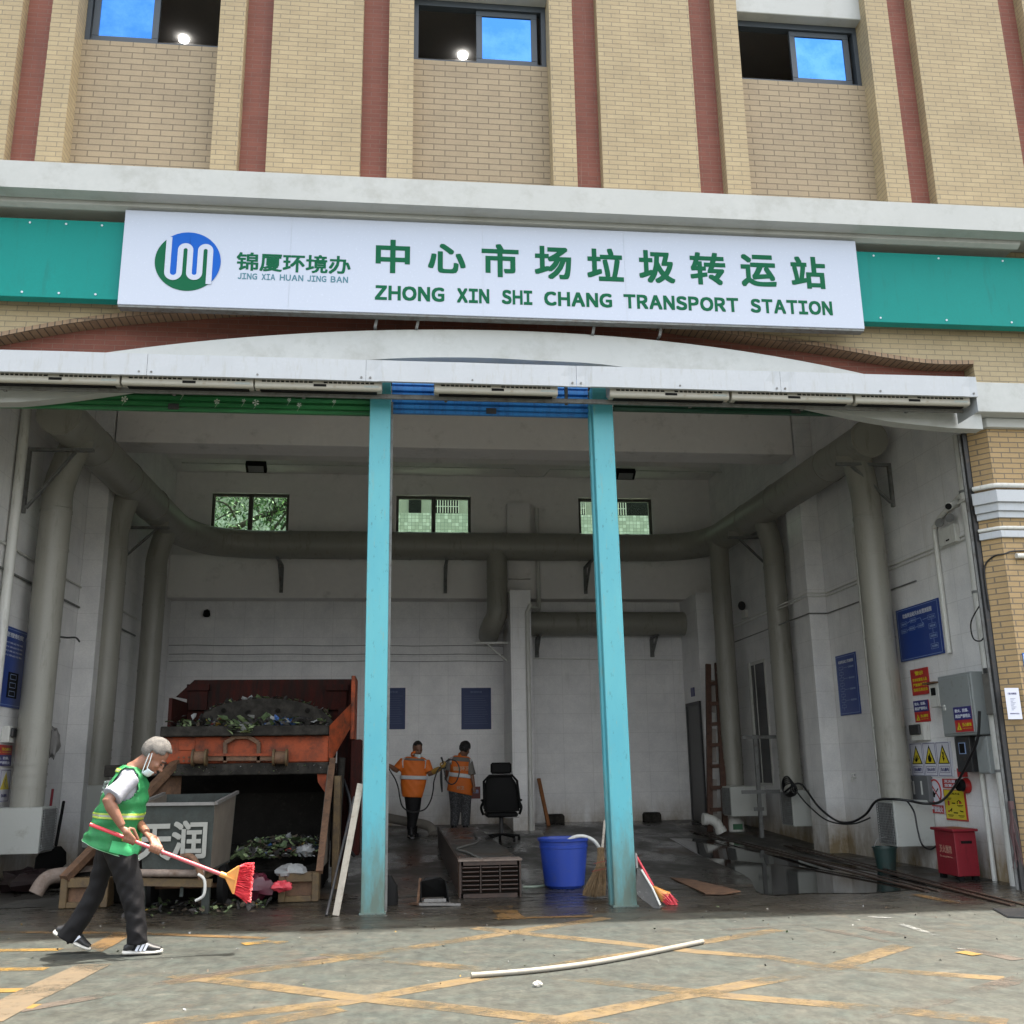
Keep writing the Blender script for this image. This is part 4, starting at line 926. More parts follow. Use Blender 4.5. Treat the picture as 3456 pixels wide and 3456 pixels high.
for k, (a_, lab) in enumerate((((2967,1923,3231,1820),'upper of the paired thin conduits along the right wall'),((2967,1937,3231,1833),'lower of the paired thin conduits along the right wall'))):
    q0, q1 = RW(a_[0],a_[1],.015), RW(a_[2],a_[3],.015); zc_ = (q0.z+q1.z)/2
    pipe('thin_conduit', [(PIL_R-.012,19.0,zc_),(PIL_R-.012,15.25,zc_),(XR-.012,15.25,zc_) if False else (PIL_R+.2,15.25,zc_),(XR-.014,15.2,zc_),(XR-.014,10.9,zc_)], .012, PVC, lab, 'conduit', 8)
q0 = RW(2980,1998,.012); q1 = RW(3092,1963,.012); zc_ = (q0.z+q1.z)/2
pipe('thin_conduit', [(PIL_R-.012,19.0,zc_),(PIL_R-.012,15.25,zc_),(XR-.05,15.25,zc_),(XR-.012,15.2,zc_),(XR-.012,q1.y,zc_)], .011, BRKT, 'single dark conduit below the paired conduits on the right wall', 'conduit', 8)
for k, (y_, r_) in enumerate(((1877,.016),(1935,.016))):
    q = LW(90 if k == 0 else 60, y_ if k == 0 else 1945, .02); pipe('thin_conduit', [(XL+.02,10.8,q.z),(XL+.02,18.5,q.z)], r_, PVC if k == 0 else BRKT, ['pale conduit along the left wall above the blue board','grey conduit along the left wall, lower of two'][k], 'conduit', 8)
p = LW(30,1900,.07); pipe('drain_pipe', [(XL+.08,p.y,.3),(XL+.08,p.y,6.6)], .06, PVC, 'white drain pipe on the left wall at the photo edge', 'pipe', 12)
zcon = PY(1000,1568,19.9).z
ya_ = 19.92
pipe('thin_conduit', [(XL+.3,ya_,zcon),(PY(1735,1580,ya_).x,ya_,zcon),(PY(1757,1610,ya_).x,ya_,zcon-.16),(PY(1835,1612,ya_).x,ya_,zcon-.16),(PY(1857,1585,ya_).x,ya_,zcon),(PY(2495,1596,ya_).x,ya_,zcon),(PY(2520,1680,ya_).x,ya_,zcon-.5)], .013, PVC, 'thin conduit across the back beam between the two floodlights', 'conduit', 8)
# pipe beside the back pillar, stepping over the beam
pxx = PY(1815,1900,YU-.2).x; px2 = PY(1787,2400,19.6).x
pipe('drain_pipe', [(pxx,YU-.2,6.7),(pxx,YU-.2,4.62),(pxx-.01,YU-.25,4.5),(px2+.05,19.66,4.42),(px2,19.66,4.30),(px2,19.66,fz(19.6))], .045, PVC, 'white drain pipe stepping over the beam and down the back pillar', 'pipe', 12)
for (ya_, yb_, lab) in ((2178,2180,'highest of three thin wires across the back wall'),(2186+22,2209,'middle of three thin wires across the back wall'),(2204+28,2232,'lowest of three thin wires across the back wall')):
    q0, q1 = PY(570,ya_,YB-.01), PY(1712,yb_,YB-.01); n_ = 14
    pipe('wall_wire', [(q0.x+(q1.x-q0.x)*k/n_, YB-.012, q0.z+(q1.z-q0.z)*k/n_+.008*math.sin(k*1.7)) for k in range(n_+1)], .007, BRKT, lab, 'wire', 6)
q0, q1 = PY(1800,2223,YB-.01), PY(2300,2228,YB-.01); pipe('wall_wire', [q0, q1], .01, PVC, 'pale conduit across the back wall under the low duct', 'conduit', 6)
# pipes on the brick pillar
def along(d, z): 
    P = pil_poly(d, z); return [P[0], P[1], (11.4, P[1][1], z)]
zz = zp(1636, .05); P = along(.03, zz); pipe('pillar_pipe', [P[0]]+[Vector(P[0]).lerp(Vector(P[1]), .85), Vector(P[1])+Vector((.03,0,0)), P[2]], .028, PVC, 'upper white pipe bent round the brick pillar above the capital', 'pipe', 10)
zz = zp(1779, .05); P = along(.025, zz); pipe('pillar_pipe', [P[0]]+[Vector(P[0]).lerp(Vector(P[1]), .85), Vector(P[1])+Vector((.03,0,0)), P[2]], .022, PVC, 'lower white pipe bent round the brick pillar below the capital', 'pipe', 10)
q = PY(3432,1875,YF-.05); pipe('pipe_stub', [(q.x,YF-.04,q.z),(q.x+1.5,YF-.04,q.z)], .03, PVC, 'open ended white pipe fixed to the brick pillar', 'pipe', 12)
q0, q1, q2 = PY(3456,1858,YF-.02), PY(3310,1868,YF-.02), PY(3300,1895,YF+.1)
pipe('pillar_cable', spline([(8,YF-.012,q0.z),(q0.x,YF-.012,q0.z),(6.62,YF-.012,q1.z),(6.53,10.39,q1.z-.02),(6.47,10.47,q1.z-.15),(6.47,10.47,q1.z-.6)], 5), .009, CABLE, 'black cable running round the brick pillar above the paper notice', 'cable', 8)
GD = thing('shutter_guide_rail', (6.47,10.53,0), 'dark steel shutter guide standing on the right edge of the opening', 'guide rail')
part('channel', MB().box((6.43,10.49,0),(6.475,10.52,5.0)).box((6.43,10.56,0),(6.475,10.60,5.0)).box((6.476,10.49,0),(6.49,10.60,5.0)), DARKR, GD)
part('edge_strip', MB().box((6.40,10.53,0),(6.429,10.55,5.0)), BRKT, GD)

# ------------------------------------------------------------------ boards and signs
class Fr:
    def __init__(s, wall, tl, br, off=.006, th=.012):
        if wall == 'R': a, b = PX(*tl, XR-off), PX(*br, XR-off); s.o = Vector((XR-off-th, a.y, 0)); s.x = -Y_; s.W = a.y-b.y
        elif wall == 'L': a, b = PX(*tl, XL+off), PX(*br, XL+off); s.o = Vector((XL+off+th, a.y, 0)); s.x = Y_; s.W = b.y-a.y
        else: a, b = PY(*tl, wall-off), PY(*br, wall-off); s.o = Vector((a.x, wall-off-th, 0)); s.x = X_; s.W = b.x-a.x
        s.z1, s.z0 = a.z, b.z; s.H = s.z1-s.z0; s.n = s.x.cross(Z_); s.th = th; s.o.z = s.z1
    def P(s, u, v, e=0.0): return s.o+s.x*(u*s.W)-Z_*(v*s.H)+s.n*e      # u right, v down, 0..1
    def rect(s, mb, u0, v0, u1, v1, e=.001, t=.0015):
        return mb.prism([s.P(u0,v0,e), s.P(u1,v0,e), s.P(u1,v1,e), s.P(u0,v1,e)], s.n*t)
    def line(s, mb, u0, v0, u1, v1, w_=.006, e=.001): return mb.bar(s.P(u0,v0,e), s.P(u1,v1,e), w_, .0015, up=s.n)
    def frame(s, mb, u0, v0, u1, v1, w_=.006, e=.001):
        for a in ((u0,v0,u1,v0),(u1,v0,u1,v1),(u1,v1,u0,v1),(u0,v1,u0,v0)): s.line(mb, *a, w_=w_, e=e)
        return mb
    def txt(s, mb, t_, u, v, w_=None, h=None, bold=.02, e=.001):
        return mb.text(t_, s.P(u,v,e), s.x, Z_, w=w_*s.W if w_ else None, h=h*s.H if h else None, ext=.0012, bold=bold)
    def board(s, name, lab, cat, mat, group=None):
        t = thing(name, s.P(.5,1), lab, cat, group); part('board', MB().prism([s.P(0,0), s.P(1,0), s.P(1,1), s.P(0,1)], -s.n*s.th), mat, t); return t
def flow_chart(F, t, vert=False):
    mb = MB(); F.frame(mb, .03, .03, .97, .97, .006); part('border_line', mb, PPALE, t)
f = Fr('R', (3025,2063), (3190,2204)); t = f.board('notice_board', 'square blue flow chart board with white title on the right wall', 'notice board', BLUEP, 'blue notice boards'); flow_chart(f, t)
mb = MB(); f.txt(mb, '垃圾转运站污水处理流程图', .5, .15, .68, .085); part('title', mb, PWHITE, t)
mb = MB()
for u0, v0, u1, v1, s_ in ((.10,.26,.24,.34,'垃圾污水'),(.33,.23,.46,.31,'集水井'),(.10,.40,.23,.47,'冲洗水'),(.29,.38,.42,.45,'隔油池'),(.50,.37,.63,.44,'沉淀池'),(.74,.26,.90,.34,'污水处理'),(.74,.42,.90,.51,'消毒处理'),(.74,.60,.90,.69,'达标检测'),(.74,.79,.90,.88,'市政管网')):
    f.frame(mb, u0, v0, u1, v1, .004); f.txt(mb, s_, (u0+u1)/2, (v0+v1)/2, (u1-u0)*.75, (v1-v0)*.5)
for l in ((.24,.30,.33,.27),(.46,.27,.57,.26),(.57,.26,.62,.40),(.62,.31,.74,.30),(.23,.435,.29,.415),(.42,.415,.50,.405),(.82,.34,.82,.42),(.82,.51,.82,.60),(.82,.69,.82,.79)): f.line(mb, *l, w_=.005)
part('chart_lines', mb, PPALE, t)
f = Fr('R', (2821,2216), (2908,2408)); t = f.board('notice_board', 'narrow upright blue flow chart board between the pilaster and the right duct', 'notice board', BLUEP, 'blue notice boards'); flow_chart(f, t)
mb = MB(); f.txt(mb, '垃圾转运站工艺流程图', .5, .12, .74, .05); part('title', mb, PWHITE, t)
mb = MB(); rnd = random.Random(2)
for k in range(8):
    v = .2+k*.09; f.frame(mb, .14, v, .34, v+.045, .004); f.line(mb, .24, v+.045, .24, v+.09, .004)
    if k % 2 == 0: f.line(mb, .34, v+.02, .60, v+.02, .004); f.txt(mb, '除臭系统' if k % 4 else '压缩装箱', .74, v+.02, .26, .03)
part('chart_lines', mb, PPALE, t)
f = Fr('R', (3074,2262), (3142,2340)); t = f.board('warning_sign', 'red warning sign with yellow characters behind the meter box', 'warning sign', REDP); mb = MB(); f.txt(mb, '警示', .5, .17, .46, .15, .04)
for k, s_ in enumerate(('非本站管理人员','严禁操作设备','违者后果自负')): f.txt(mb, s_, .5, .42+.19*k, .82, .12, .03)
part('lettering', mb, YELP, t)
def duo(f, lab, upside=False):
    t = f.board('warning_sign', lab, 'warning sign', REDP, 'navy and red warning stickers'); mb = MB(); f.rect(mb, 0, 0, 1, .52) if not upside else f.rect(mb, 0, .48, 1, 1); part('navy_field', mb, DKBLUE, t)
    o = .48 if upside else 0; mb = MB(); f.txt(mb, '防火、防爆、', .47, .15+o, .74, .13, .035, .003); f.txt(mb, '周边严禁明火', .5, .37+o, .84, .14, .035, .003); part('lettering', mb, PWHITE, t)
    o = -.52 if upside else 0; mb = MB(); mb.prism([f.P(.10,.92+o,.0015), f.P(.36,.92+o,.0015), f.P(.23,.62+o,.0015)], f.n*.0015); f.txt(mb, '当心触电', .67, .72+o, .5, .14, .03); f.txt(mb, 'Danger! electric shock', .67, .87+o, .5, .04, 0); part('yellow_print', mb, YELP, t)
    mb = MB(); f.line(mb, .24, .70+o, .22, .79+o, .008, .0032); f.line(mb, .22, .79+o, .24, .88+o, .008, .0032); part('bolt_mark', mb, BLACK, t)
duo(Fr('R', (3085,2367), (3142,2434)), 'navy and red sticker on the wall under the red warning sign')
f = Fr('R', (3070,2509), (3222,2622)); t = f.board('warning_sign', 'white panel with three yellow hazard triangles on the right wall', 'warning sign', M('sticker_white', (.62,.62,.68), .5, var=.03)); mb = MB(); my = MB(); mk = MB(); mt = MB()
for k, s_ in enumerate(('当心爆炸','当心火灾','当心触电')):
    u = .17+.325*k; f.frame(mb, u-.145, .03, u+.145, .97, .006); f.frame(mb, u-.11, .70, u+.11, .88, .005); f.txt(mb, s_, u, .79, .18, .10, .03)
    mk.prism([f.P(u-.13,.63), f.P(u+.13,.63), f.P(u,.08)], f.n*.002); my.prism([f.P(u-.105,.605,.0021), f.P(u+.105,.605,.0021), f.P(u,.16,.0021)], f.n*.001)
    if k == 0:
        for g in range(-60, 61, 24): mt.bar(f.P(u-.02,.56,.0035), f.P(u-.02+.075*math.sin(R_(g+20)), .56-.20*math.cos(R_(g)),.0035), .010, .001, up=f.n)
    elif k == 1: mt.prism([f.P(u+dx, .57-dv, .0032) for dx, dv in ((-.03,0),(.03,0),(.045,.10),(.02,.16),(.015,.27),(-.015,.17),(-.03,.20),(-.045,.09))], f.n*.001)
    else: mt.prism([f.P(u+dx, .57-dv, .0032) for dx, dv in ((0,0),(.035,.12),(.008,.10),(.02,.26),(-.02,.29),(-.005,.16),(-.025,.17))], f.n*.001)
part('blue_print', mb, DKBLUE, t); part('triangle_edge', mk, BLACK, t); part('triangle', my, YELP, t); part('pictogram', mt, BLACK, t)
f = Fr('R', (3134,2628), (3191,2747)); t = f.board('warning_sign', 'no smoking sign with red ring over a red caption', 'warning sign', bpy.data.materials['sticker_white']); mb = MB(); f.rect(mb, 0, .76, 1, 1); n_ = 28
ring = [f.P(.5+.44*math.cos(2*math.pi*k/n_), .37+.34*math.sin(2*math.pi*k/n_), .002) for k in range(n_)]; mb.tube(ring, .011, 6, closed=True); f.line(mb, .2, .14, .8, .60, .02, .002); part('red_print', mb, REDP, t)
mb = MB(); f.line(mb, .33, .52, .72, .28, .016); mb.prism([f.P(u,v,.001) for u, v in ((.3,.52),(.42,.55),(.45,.42),(.36,.33),(.30,.42))], f.n*.001); part('cigarette', mb, BLACK, t)
mb = MB(); f.txt(mb, '严禁烟火', .5, .88, .86, .16, .03, .003); part('lettering', mb, PWHITE, t)
f = Fr('R', (3182,2628), (3262,2661)); t = f.board('warning_sign', 'small red sign with white characters partly behind the red alarm bell', 'warning sign', REDP); mb = MB(); f.txt(mb, '灭火器', .34, .28, .5, .32, .03); f.txt(mb, '放置点', .34, .72, .5, .32, .03); part('lettering', mb, PWHITE, t)
f = Fr('R', (3186,2664), (3270,2773)); t = f.board('instruction_poster', 'yellow instruction poster above the red extinguisher box', 'poster', REDP); mb = MB(); f.rect(mb, .03, .02, .96, .95); part('yellow_field', mb, YELP, t)
mb = MB(); f.txt(mb, '使用方法', .52, .13, .5, .07, .02, .003)
for u, v in ((.22,.28),(.74,.50),(.25,.83),(.75,.83)): f.line(mb, u-.14, v, u+.14, v, .008, .003); f.line(mb, u-.1, v+.04, u+.1, v+.04, .006, .003)
for l in ((.36,.44,.52,.44),(.40,.75,.60,.75),(.22,.70,.34,.62),(.30,.72,.34,.60),(.70,.68,.86,.70)): f.line(mb, *l, w_=.014, e=.003)
mb.tube([f.P(.62,.46,.004), f.P(.63,.38,.004), f.P(.70,.34,.004), f.P(.78,.38,.004)], .005, 6); part('black_print', mb, BLACK, t)
mb = MB(); f.rect(mb, .17,.36,.25,.52,.003); f.rect(mb, .70,.38,.82,.45,.003); f.rect(mb, .14,.68,.22,.74,.003); part('red_print', mb, REDP, t)
# boards on the back and left walls
for (x0, y0, x1, y1, lab) in ((1282,2322,1367,2461,'dark blue notice board half hidden by the left turquoise post, on the back wall'),(1557,2322,1658,2461,'dark blue notice board behind the two orange workers, on the back wall')):
    f = Fr(YB, (x0,y0), (x1,y1)); t = f.board('notice_board', lab, 'notice board', M('poster_blue_dark', (.010,.030,.125), .5, var=.05) if not bpy.data.materials.get('poster_blue_dark') else bpy.data.materials['poster_blue_dark'], 'blue notice boards'); mb = MB(); f.txt(mb, '管理制度', .5, .10, .4, .05)
    for k in range(13): f.line(mb, .1, .2+.055*k, .9-.12*((k*7) % 4)/3, .2+.055*k, .006)
    part('print_lines', mb, M('faded_print', (.07,.11,.24), .6) if not bpy.data.materials.get('faded_print') else bpy.data.materials['faded_print'], t)
f = Fr(YB, (1590,2655), (1621,2695)); t = f.board('warning_sign', 'small red sign low on the back wall behind the office chair', 'warning sign', M('dull_red', (.16,.03,.025), .5)); mb = MB(); f.txt(mb, '消防', .5, .4, .6, .3); part('lettering', mb, REDS if False else PPALE, t)
f = Fr('L', (-170,2040), (70,2395)); t = f.board('notice_board', 'tall blue notice board with rows of white print at the left photo edge', 'notice board', BLUEP, 'blue notice boards'); flow_chart(f, t); mb = MB(); f.txt(mb, '垃圾中转站环境卫生管理制度', .5, .10, .84, .06)
rnd = random.Random(9)
for k in range(14):
    v = .2+.052*k; f.txt(mb, '作业人员必须遵守站内规定保持清洁' [:6+rnd.randrange(9)], .3+rnd.random()*.1, v, .3+.25*rnd.random(), .020, .01)
    if k < 4: f.txt(mb, '按时清运垃圾', .78, v, .28, .022, .01)
part('print_lines', mb, PWHITE, t); mb = MB(); f.rect(mb, .76,.56,.90,.88); part('pictures', mb, BLACK, t); mb = MB()
for k in range(3): f.frame(mb, .79, .585+.105*k, .87, .645+.105*k, .006, .003)
part('picture_icons', mb, PPALE, t)
duo(Fr('L', (-22,2512), (32,2585)), 'red and navy sticker on the left wall beside the paper dispenser', True)
f = Fr('L', (-60,2595), (23,2706)); t = f.board('warning_sign', 'white panel with a yellow hazard triangle at the left photo edge', 'warning sign', bpy.data.materials['sticker_white']); mb = MB(); mb.prism([f.P(.66,.62), f.P(.98,.62), f.P(.82,.10)], f.n*.002); part('triangle', mb, YELP, t); mb = MB(); f.frame(mb, .64,.04,.99,.97,.006); f.txt(mb, '当心触电', .82, .8, .2, .1, .03); f.line(mb, .82,.3,.80,.45,.012,.003); f.line(mb, .80,.45,.84,.56,.012,.003); part('blue_print', mb, DKBLUE, t)
# paper notice on the pillar
n0 = PY(3386,2322,YF); n1 = PY(3452,2428,YF); f = Fr(YF, (3389,2322), (3451,2427), .002, .002); t = f.board('paper_notice', 'white printed paper taped to the brick pillar', 'notice', M('paper', (.62,.64,.72), .8, var=.03)); mb = MB(); f.txt(mb, '门前三包责任区', .5, .18, .6, .06, .02); part('title', mb, DKBLUE, t); mb = MB()
for k in range(9): f.line(mb, .32, .34+.045*k, .68-.1*(k % 3), .34+.045*k, .004)
part('footer', f.txt(MB(), '请自觉维护环境卫生', .5, .82, .66, .04, 0), DKBLUE, t); part('print_lines', mb, M('print_grey', (.20,.22,.30), .7), t)
f = Fr(YF, (3449,2204), (3520,2290), .002, .01); t = f.board('door_plate', 'bright blue plate on the brick pillar at the right photo edge', 'plate', M('plate_blue', (.03,.16,.50), .4)); mb = MB(); f.frame(mb, .05,.06,.95,.94,.008); part('border_line', mb, PWHITE, t)

# ------------------------------------------------------------------ boxes and fittings on the right wall
def wallbox(tl, br, d, off=.004):        # box standing off the right wall; front face matches the photo points
    a, b = PX(*tl, XR-off-d), PX(*br, XR-off-d); return (XR-off-d, b.y, b.z), (XR-off, a.y, a.z)
A_, C_ = wallbox((3163,2285), (3300,2480), .24); t = thing('electric_cabinet', ((A_[0]+C_[0])/2, A_[1], A_[2]), 'large grey electric cabinet with navy and red sticker on the right wall', 'cabinet')
part('cabinet_body', MB().box(A_, C_), GREY_C, t, bevel=.01)
part('door', MB().box((A_[0]-.014, A_[1]+.03, A_[2]+.03), (A_[0]-.0005, C_[1]-.03, C_[2]-.03)), GREY_C, t, bevel=.004)
part('lock', MB().cyl((A_[0]-.03, C_[1]-.12, (A_[2]+C_[2])/2), (A_[0]-.0145, C_[1]-.12, (A_[2]+C_[2])/2), .015, 12).box((A_[0]-.024, C_[1]-.14, (A_[2]+C_[2])/2-.05), (A_[0]-.0145, C_[1]-.10, (A_[2]+C_[2])/2-.018)), PVC, t)
class FrB(Fr):
    def __init__(s, x, y_left, y_right, z1, z0): s.o = Vector((x, y_left, z1)); s.x = -Y_; s.W = y_left-y_right; s.z1, s.z0 = z1, z0; s.H = z1-z0; s.n = s.x.cross(Z_); s.th = .001
hz = (C_[2]-A_[2]); hy = C_[1]-A_[1]
f = FrB(A_[0]-.016, C_[1]-hy*.42, A_[1]+hy*.06, A_[2]+hz*.46, A_[2]+hz*.06); duo(f, 'navy and red sticker on the grey electric cabinet door')
def mbox(tl, br, d, name, lab, cat, mat): 
    A, C = wallbox(tl, br, d); t = thing(name, ((A[0]+C[0])/2, A[1], A[2]), lab, cat); part('box_body', MB().box(A, C), mat, t, bevel=.006); return t, A, C
t, A, C = mbox((3133,2310), (3172,2385), .16, 'meter_box', 'pale meter box with dark window left of the electric cabinet', 'meter box', PVC)
part('window', MB().box((A[0]-.006, A[1]+.06, (A[2]+C[2])/2), (A[0]-.0005, C[1]-.05, C[2]-.05)), BLACK, t); part('rain_hood', MB().box((A[0]-.05, A[1]-.02, C[2]+.001), (C[0], C[1]+.06, C[2]+.02)), RUST, t)
t, A, C = mbox((3219,2487), (3284,2606), .18, 'meter_box', 'black meter box with small window below the electric cabinet', 'meter box', DARKR)
part('window', MB().box((A[0]-.006, (A[1]+C[1])/2-.07, C[2]-.20), (A[0]-.0005, (A[1]+C[1])/2+.07, C[2]-.07)), PPALE, t)
part('window', MB().box((A[0]-.008, (A[1]+C[1])/2-.055, C[2]-.19), (A[0]-.0062, (A[1]+C[1])/2+.055, C[2]-.08)), BLACK, t)
t, A, C = mbox((3290,2487), (3345,2612), .20, 'meter_box', 'plain grey metal box right of the black meter box', 'meter box', GREY_C); part('box_lid', MB().box((A[0]-.012, A[1]+.02, A[2]+.02), (A[0]-.0005, C[1]-.02, C[2]-.02)), GREY_C, t)
t, A, C = mbox((3350,2495), (3392,2620), .10, 'meter_box', 'narrow grey box with a latch beside the shutter guide', 'meter box', GREY_C); part('latch', MB().cyl((A[0]-.03, C[1]-.05, (A[2]+C[2])/2), (A[0]-.0005, C[1]-.05, (A[2]+C[2])/2), .015, 10), PVC, t)
t, A, C = mbox((3312,2275), (3352,2410), .20, 'meter_unit', 'grey cylindrical meter unit right of the electric cabinet', 'meter', M('meter_grey', (.16,.155,.14), .5, dirt=(.08,.07,.06)))
part('dial_head', MB().cyl(((A[0]+C[0])/2, (A[1]+C[1])/2, C[2]+.001), ((A[0]+C[0])/2, (A[1]+C[1])/2, C[2]+.06), .10, 18), DARKR, t)
t, A, C = mbox((3060,2617), (3139,2708), .07, 'control_box', 'dark grey control box with two white strips beside the right duct', 'control box', M('box_mid_grey', (.13,.135,.14), .5, var=.05)); mb = MB()
for q in (.30, .68): y_ = C[1]+(A[1]-C[1])*q; mb.box((A[0]-.003, y_-.018, A[2]+.09), (A[0]-.0005, y_+.018, C[2]-.07))
part('white_strips', mb, PVC, t)
for W_, tl, br, lab in (('R', (3092,2441), (3142,2497), 'white paper dispenser with dark cover on the right wall'), ('L', (8,2450), (42,2508), 'white paper dispenser with dark cover on the left wall')):
    f = Fr(W_, tl, br, .004, .09); t = f.board('paper_dispenser', lab, 'dispenser', PVC, 'paper dispensers'); part('dark_cover', MB().prism([f.P(.05,.10,.001), f.P(.85,.10,.001), f.P(.85,.68,.001), f.P(.05,.68,.001)], f.n*.03), DARKR, t, bevel=.01)
# alarm bell
p = PX(3240,2652,XR-.1); t = thing('alarm_bell', (XR, p.y, p.z), 'red alarm bell with a black face on the right wall', 'alarm bell'); part('bell_dome', MB().lathe((XR-.005,p.y,p.z), [(.09,0),(.09,.03),(.07,.065),(.02,.08),(.0005,.082)], 20, (-1,0,0)), REDP, t, smooth=40); part('face', MB().cyl((XR-.16,p.y-.06,p.z+.01),(XR-.10,p.y-.06,p.z+.01),.07,18), BLACK, t); part('horn_bracket', MB().box((XR-.1,p.y-.03,p.z+.10),(XR-.004,p.y+.03,p.z+.2)), REDP, t)
# emergency light
A, C = wallbox((3165,1790), (3225,1826), .07); t = thing('emergency_light', (XR, (A[1]+C[1])/2, A[2]), 'white twin head emergency light high on the right wall', 'emergency light'); part('housing', MB().box(A, C), PVC, t, bevel=.006)
for y_ in (A[1]+.06, C[1]-.06): part('lamp_head', MB().lathe((A[0]+.03, y_, C[2]+.07), [(.02,0),(.055,.05),(.058,.06),(.0005,.062)], 14, (-.8,-.5,.1)), BRKT, t, smooth=40)
part('indicator_slot', MB().box((A[0]-.002,(A[1]+C[1])/2-.05,A[2]+.04),(A[0]-.0004,(A[1]+C[1])/2+.03,A[2]+.06)), BLACK, t)
# cctv camera on the pillar edge
p = PX(3212,1705,6.45); t = thing('security_camera', (6.5,p.y,p.z), 'white bullet security camera at the right edge of the opening', 'camera'); a0 = Vector((6.40,p.y-.02,p.z-.02)); a1 = a0+Vector((.16,.10,.055)); part('camera_body', MB().tube([a0,a1],.045,14), PVC, t, smooth=50); part('lens', MB().tube([a0+Vector((-.012,-.008,-.004)),a0+Vector((-.001,-.0006,-.0003))],.038,14), BLACK, t); part('mount', MB().bar(a1,(6.49,10.5,p.z+.02),.03,.03), PVC, t)
t = thing('wall_switch', RW(2405,1700), 'dark spotlight and white box on the right wall between the inner ducts', 'emergency light'); q = RW(2517,2072,.01); t.location = q
part('housing', MB().box((XR-.06,q.y-.12,q.z-.08),(XR-.004,q.y+.12,q.z+.06)), PVC, t); part('lamp_head', MB().lathe((XR-.05,q.y-.02,q.z+.16), [(.02,0),(.09,.05),(.09,.06),(.0005,.062)], 14, (-.8,-.5,-.1)), DARKR, t); t.name = 'emergency_light.001'
q = RW(2888,2624,.01); t = thing('water_tap', q, 'small white water tap on the pilaster wall', 'tap'); q = PY(2888,2624,15.26) if q.y > 15.2 else q
t.location = q; part('tap_body', MB().tube([q, q+Vector((-.07,-.02,0)), q+Vector((-.08,-.02,-.06))], .013, 8).bar(q+Vector((-.05,-.02,.015)), q+Vector((-.05,-.02,.06)), .02, .012).bar(q+Vector((-.09,-.02,.06)), q+Vector((-.01,-.02,.06)), .016, .012), PVC, t)
# floodlights at the back beam
for px_, py_, lab in ((865,1576,'black floodlight under the beam above the left window'),(2110,1600,'black floodlight under the beam above the right window')):
    p = PY(px_, py_, 19.6); t = thing('floodlight', (p.x,19.9,p.z+.1), lab, 'floodlight', 'floodlights under the back beam'); part('housing', MB().obox(p, (.20,0,0), (0,.10,-.06), (0,.03,.05)), BLACK, t, bevel=.01); part('lens', MB().obox(p+Vector((0,-.018,-.030))*1.0+Vector((0,-.014,-.024)), (.15,0,0), (0,.07,-.042), (0,.0015,.0025)), M('lamp_glass', (.32,.33,.32), .15) if not bpy.data.materials.get('lamp_glass') else bpy.data.materials['lamp_glass'], t); part('bracket', MB().bar(p+Vector((0,.03,.04)), (p.x,19.945,p.z+.12), .03, .02), BLACK, t)
p = PY(697,2070,YB-.1); t = thing('wall_lamp', (p.x,YB,p.z), 'small black wall lamp high on the back wall above the orange compactor', 'lamp'); part('lamp_shade', MB().lathe((p.x,YB-.09,p.z-.07), [(.05,0),(.075,.03),(.06,.13),(.0005,.15)], 14), BLACK, t, smooth=40); part('arm', MB().bar((p.x,YB-.09,p.z+.07),(p.x,YB-.003,p.z+.09),.02,.02), BLACK, t)
# ------------------------------------------------------------------ refuse compactor
DKRUST = M('dark_wet_rust', (.050,.026,.016), .55, var=.35, dirt=(.018,.012,.009), dirt_amt=.6, scale=6, bump=.3)
z1 = PY(800,2576,12.6).z; z2 = PY(800,2485,12.55).z; z3 = PY(800,2450,12.45).z; z4 = PY(800,2294,13.8).z
xA, xB = PY(545,2530,12.55).x, PY(1108,2530,12.55).x
CM = thing('refuse_compactor', (-1.9, 12.3, 0), 'large rusty orange refuse compactor with an open hopper mouth, behind the sweeping man', 'compactor')
FLx, FRx = -3.37, -.83
def foot(x0, x1):
    za = PY(1000,2946,11.2).z; f_ = part('foot_frame', MB().box((x0,11.2,.004),(x0+.07,11.45,za)).box((x1-.07,11.2,.004),(x1,11.45,za)).box((x0+.0705,11.2,za-.09),(x1-.0705,11.45,za)).box((x0+.0705,11.2,.004),(x1-.0705,11.45,.06)), OCHRE, CM, bevel=.006)
    part('foot_panel', MB().box((x0+.071,11.26,.061),(x1-.071,11.30,za-.0905)), RUST, f_)
fx0, fx1 = PY(939,3000,11.2).x, PY(1075,3000,11.2).x; foot(fx0, fx1); foot(PY(202,3000,11.2).x, PY(202,3000,11.2).x+(fx1-fx0)*1.15)
za = PY(1000,2946,11.2).z
part('side_wing', MB().prism([(FLx,11.22,za+.002),(FLx,11.9,za+.002),(-2.62,12.72,za+.1),(-2.62,12.72,z1),(-2.62,12.6,z1)], (.03,.0,0)), RUST, CM)
part('wing_edge', MB().bar((FLx,11.2,za),(-2.63,12.57,z1+.02),.10,.07), RUST, CM)
part('side_wing', MB().prism([(FRx,11.22,za+.002),(FRx,12.7,za+.002),(FRx,12.7,z1),(FRx,12.55,z1)], (-.035,0,0)), CARTSIDE, CM)
part('wing_edge', MB().bar((FRx,11.2,za),(FRx+.02,12.52,z1+.03),.07,.045), RUST, CM)
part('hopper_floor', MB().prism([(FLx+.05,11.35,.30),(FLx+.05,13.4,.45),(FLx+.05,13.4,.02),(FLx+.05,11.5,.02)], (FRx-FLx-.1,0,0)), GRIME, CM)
part('hopper_back', MB().box((xA-.35,13.25,.46),(FRx-.036,13.3,1.05)).prism([(xA-.3,13.301,.95),(xA-.3,14.3,1.7),(xA-.3,14.34,1.7),(xA-.3,13.34,.9)], (FRx-xA+.26,0,0)), GRIME, CM)
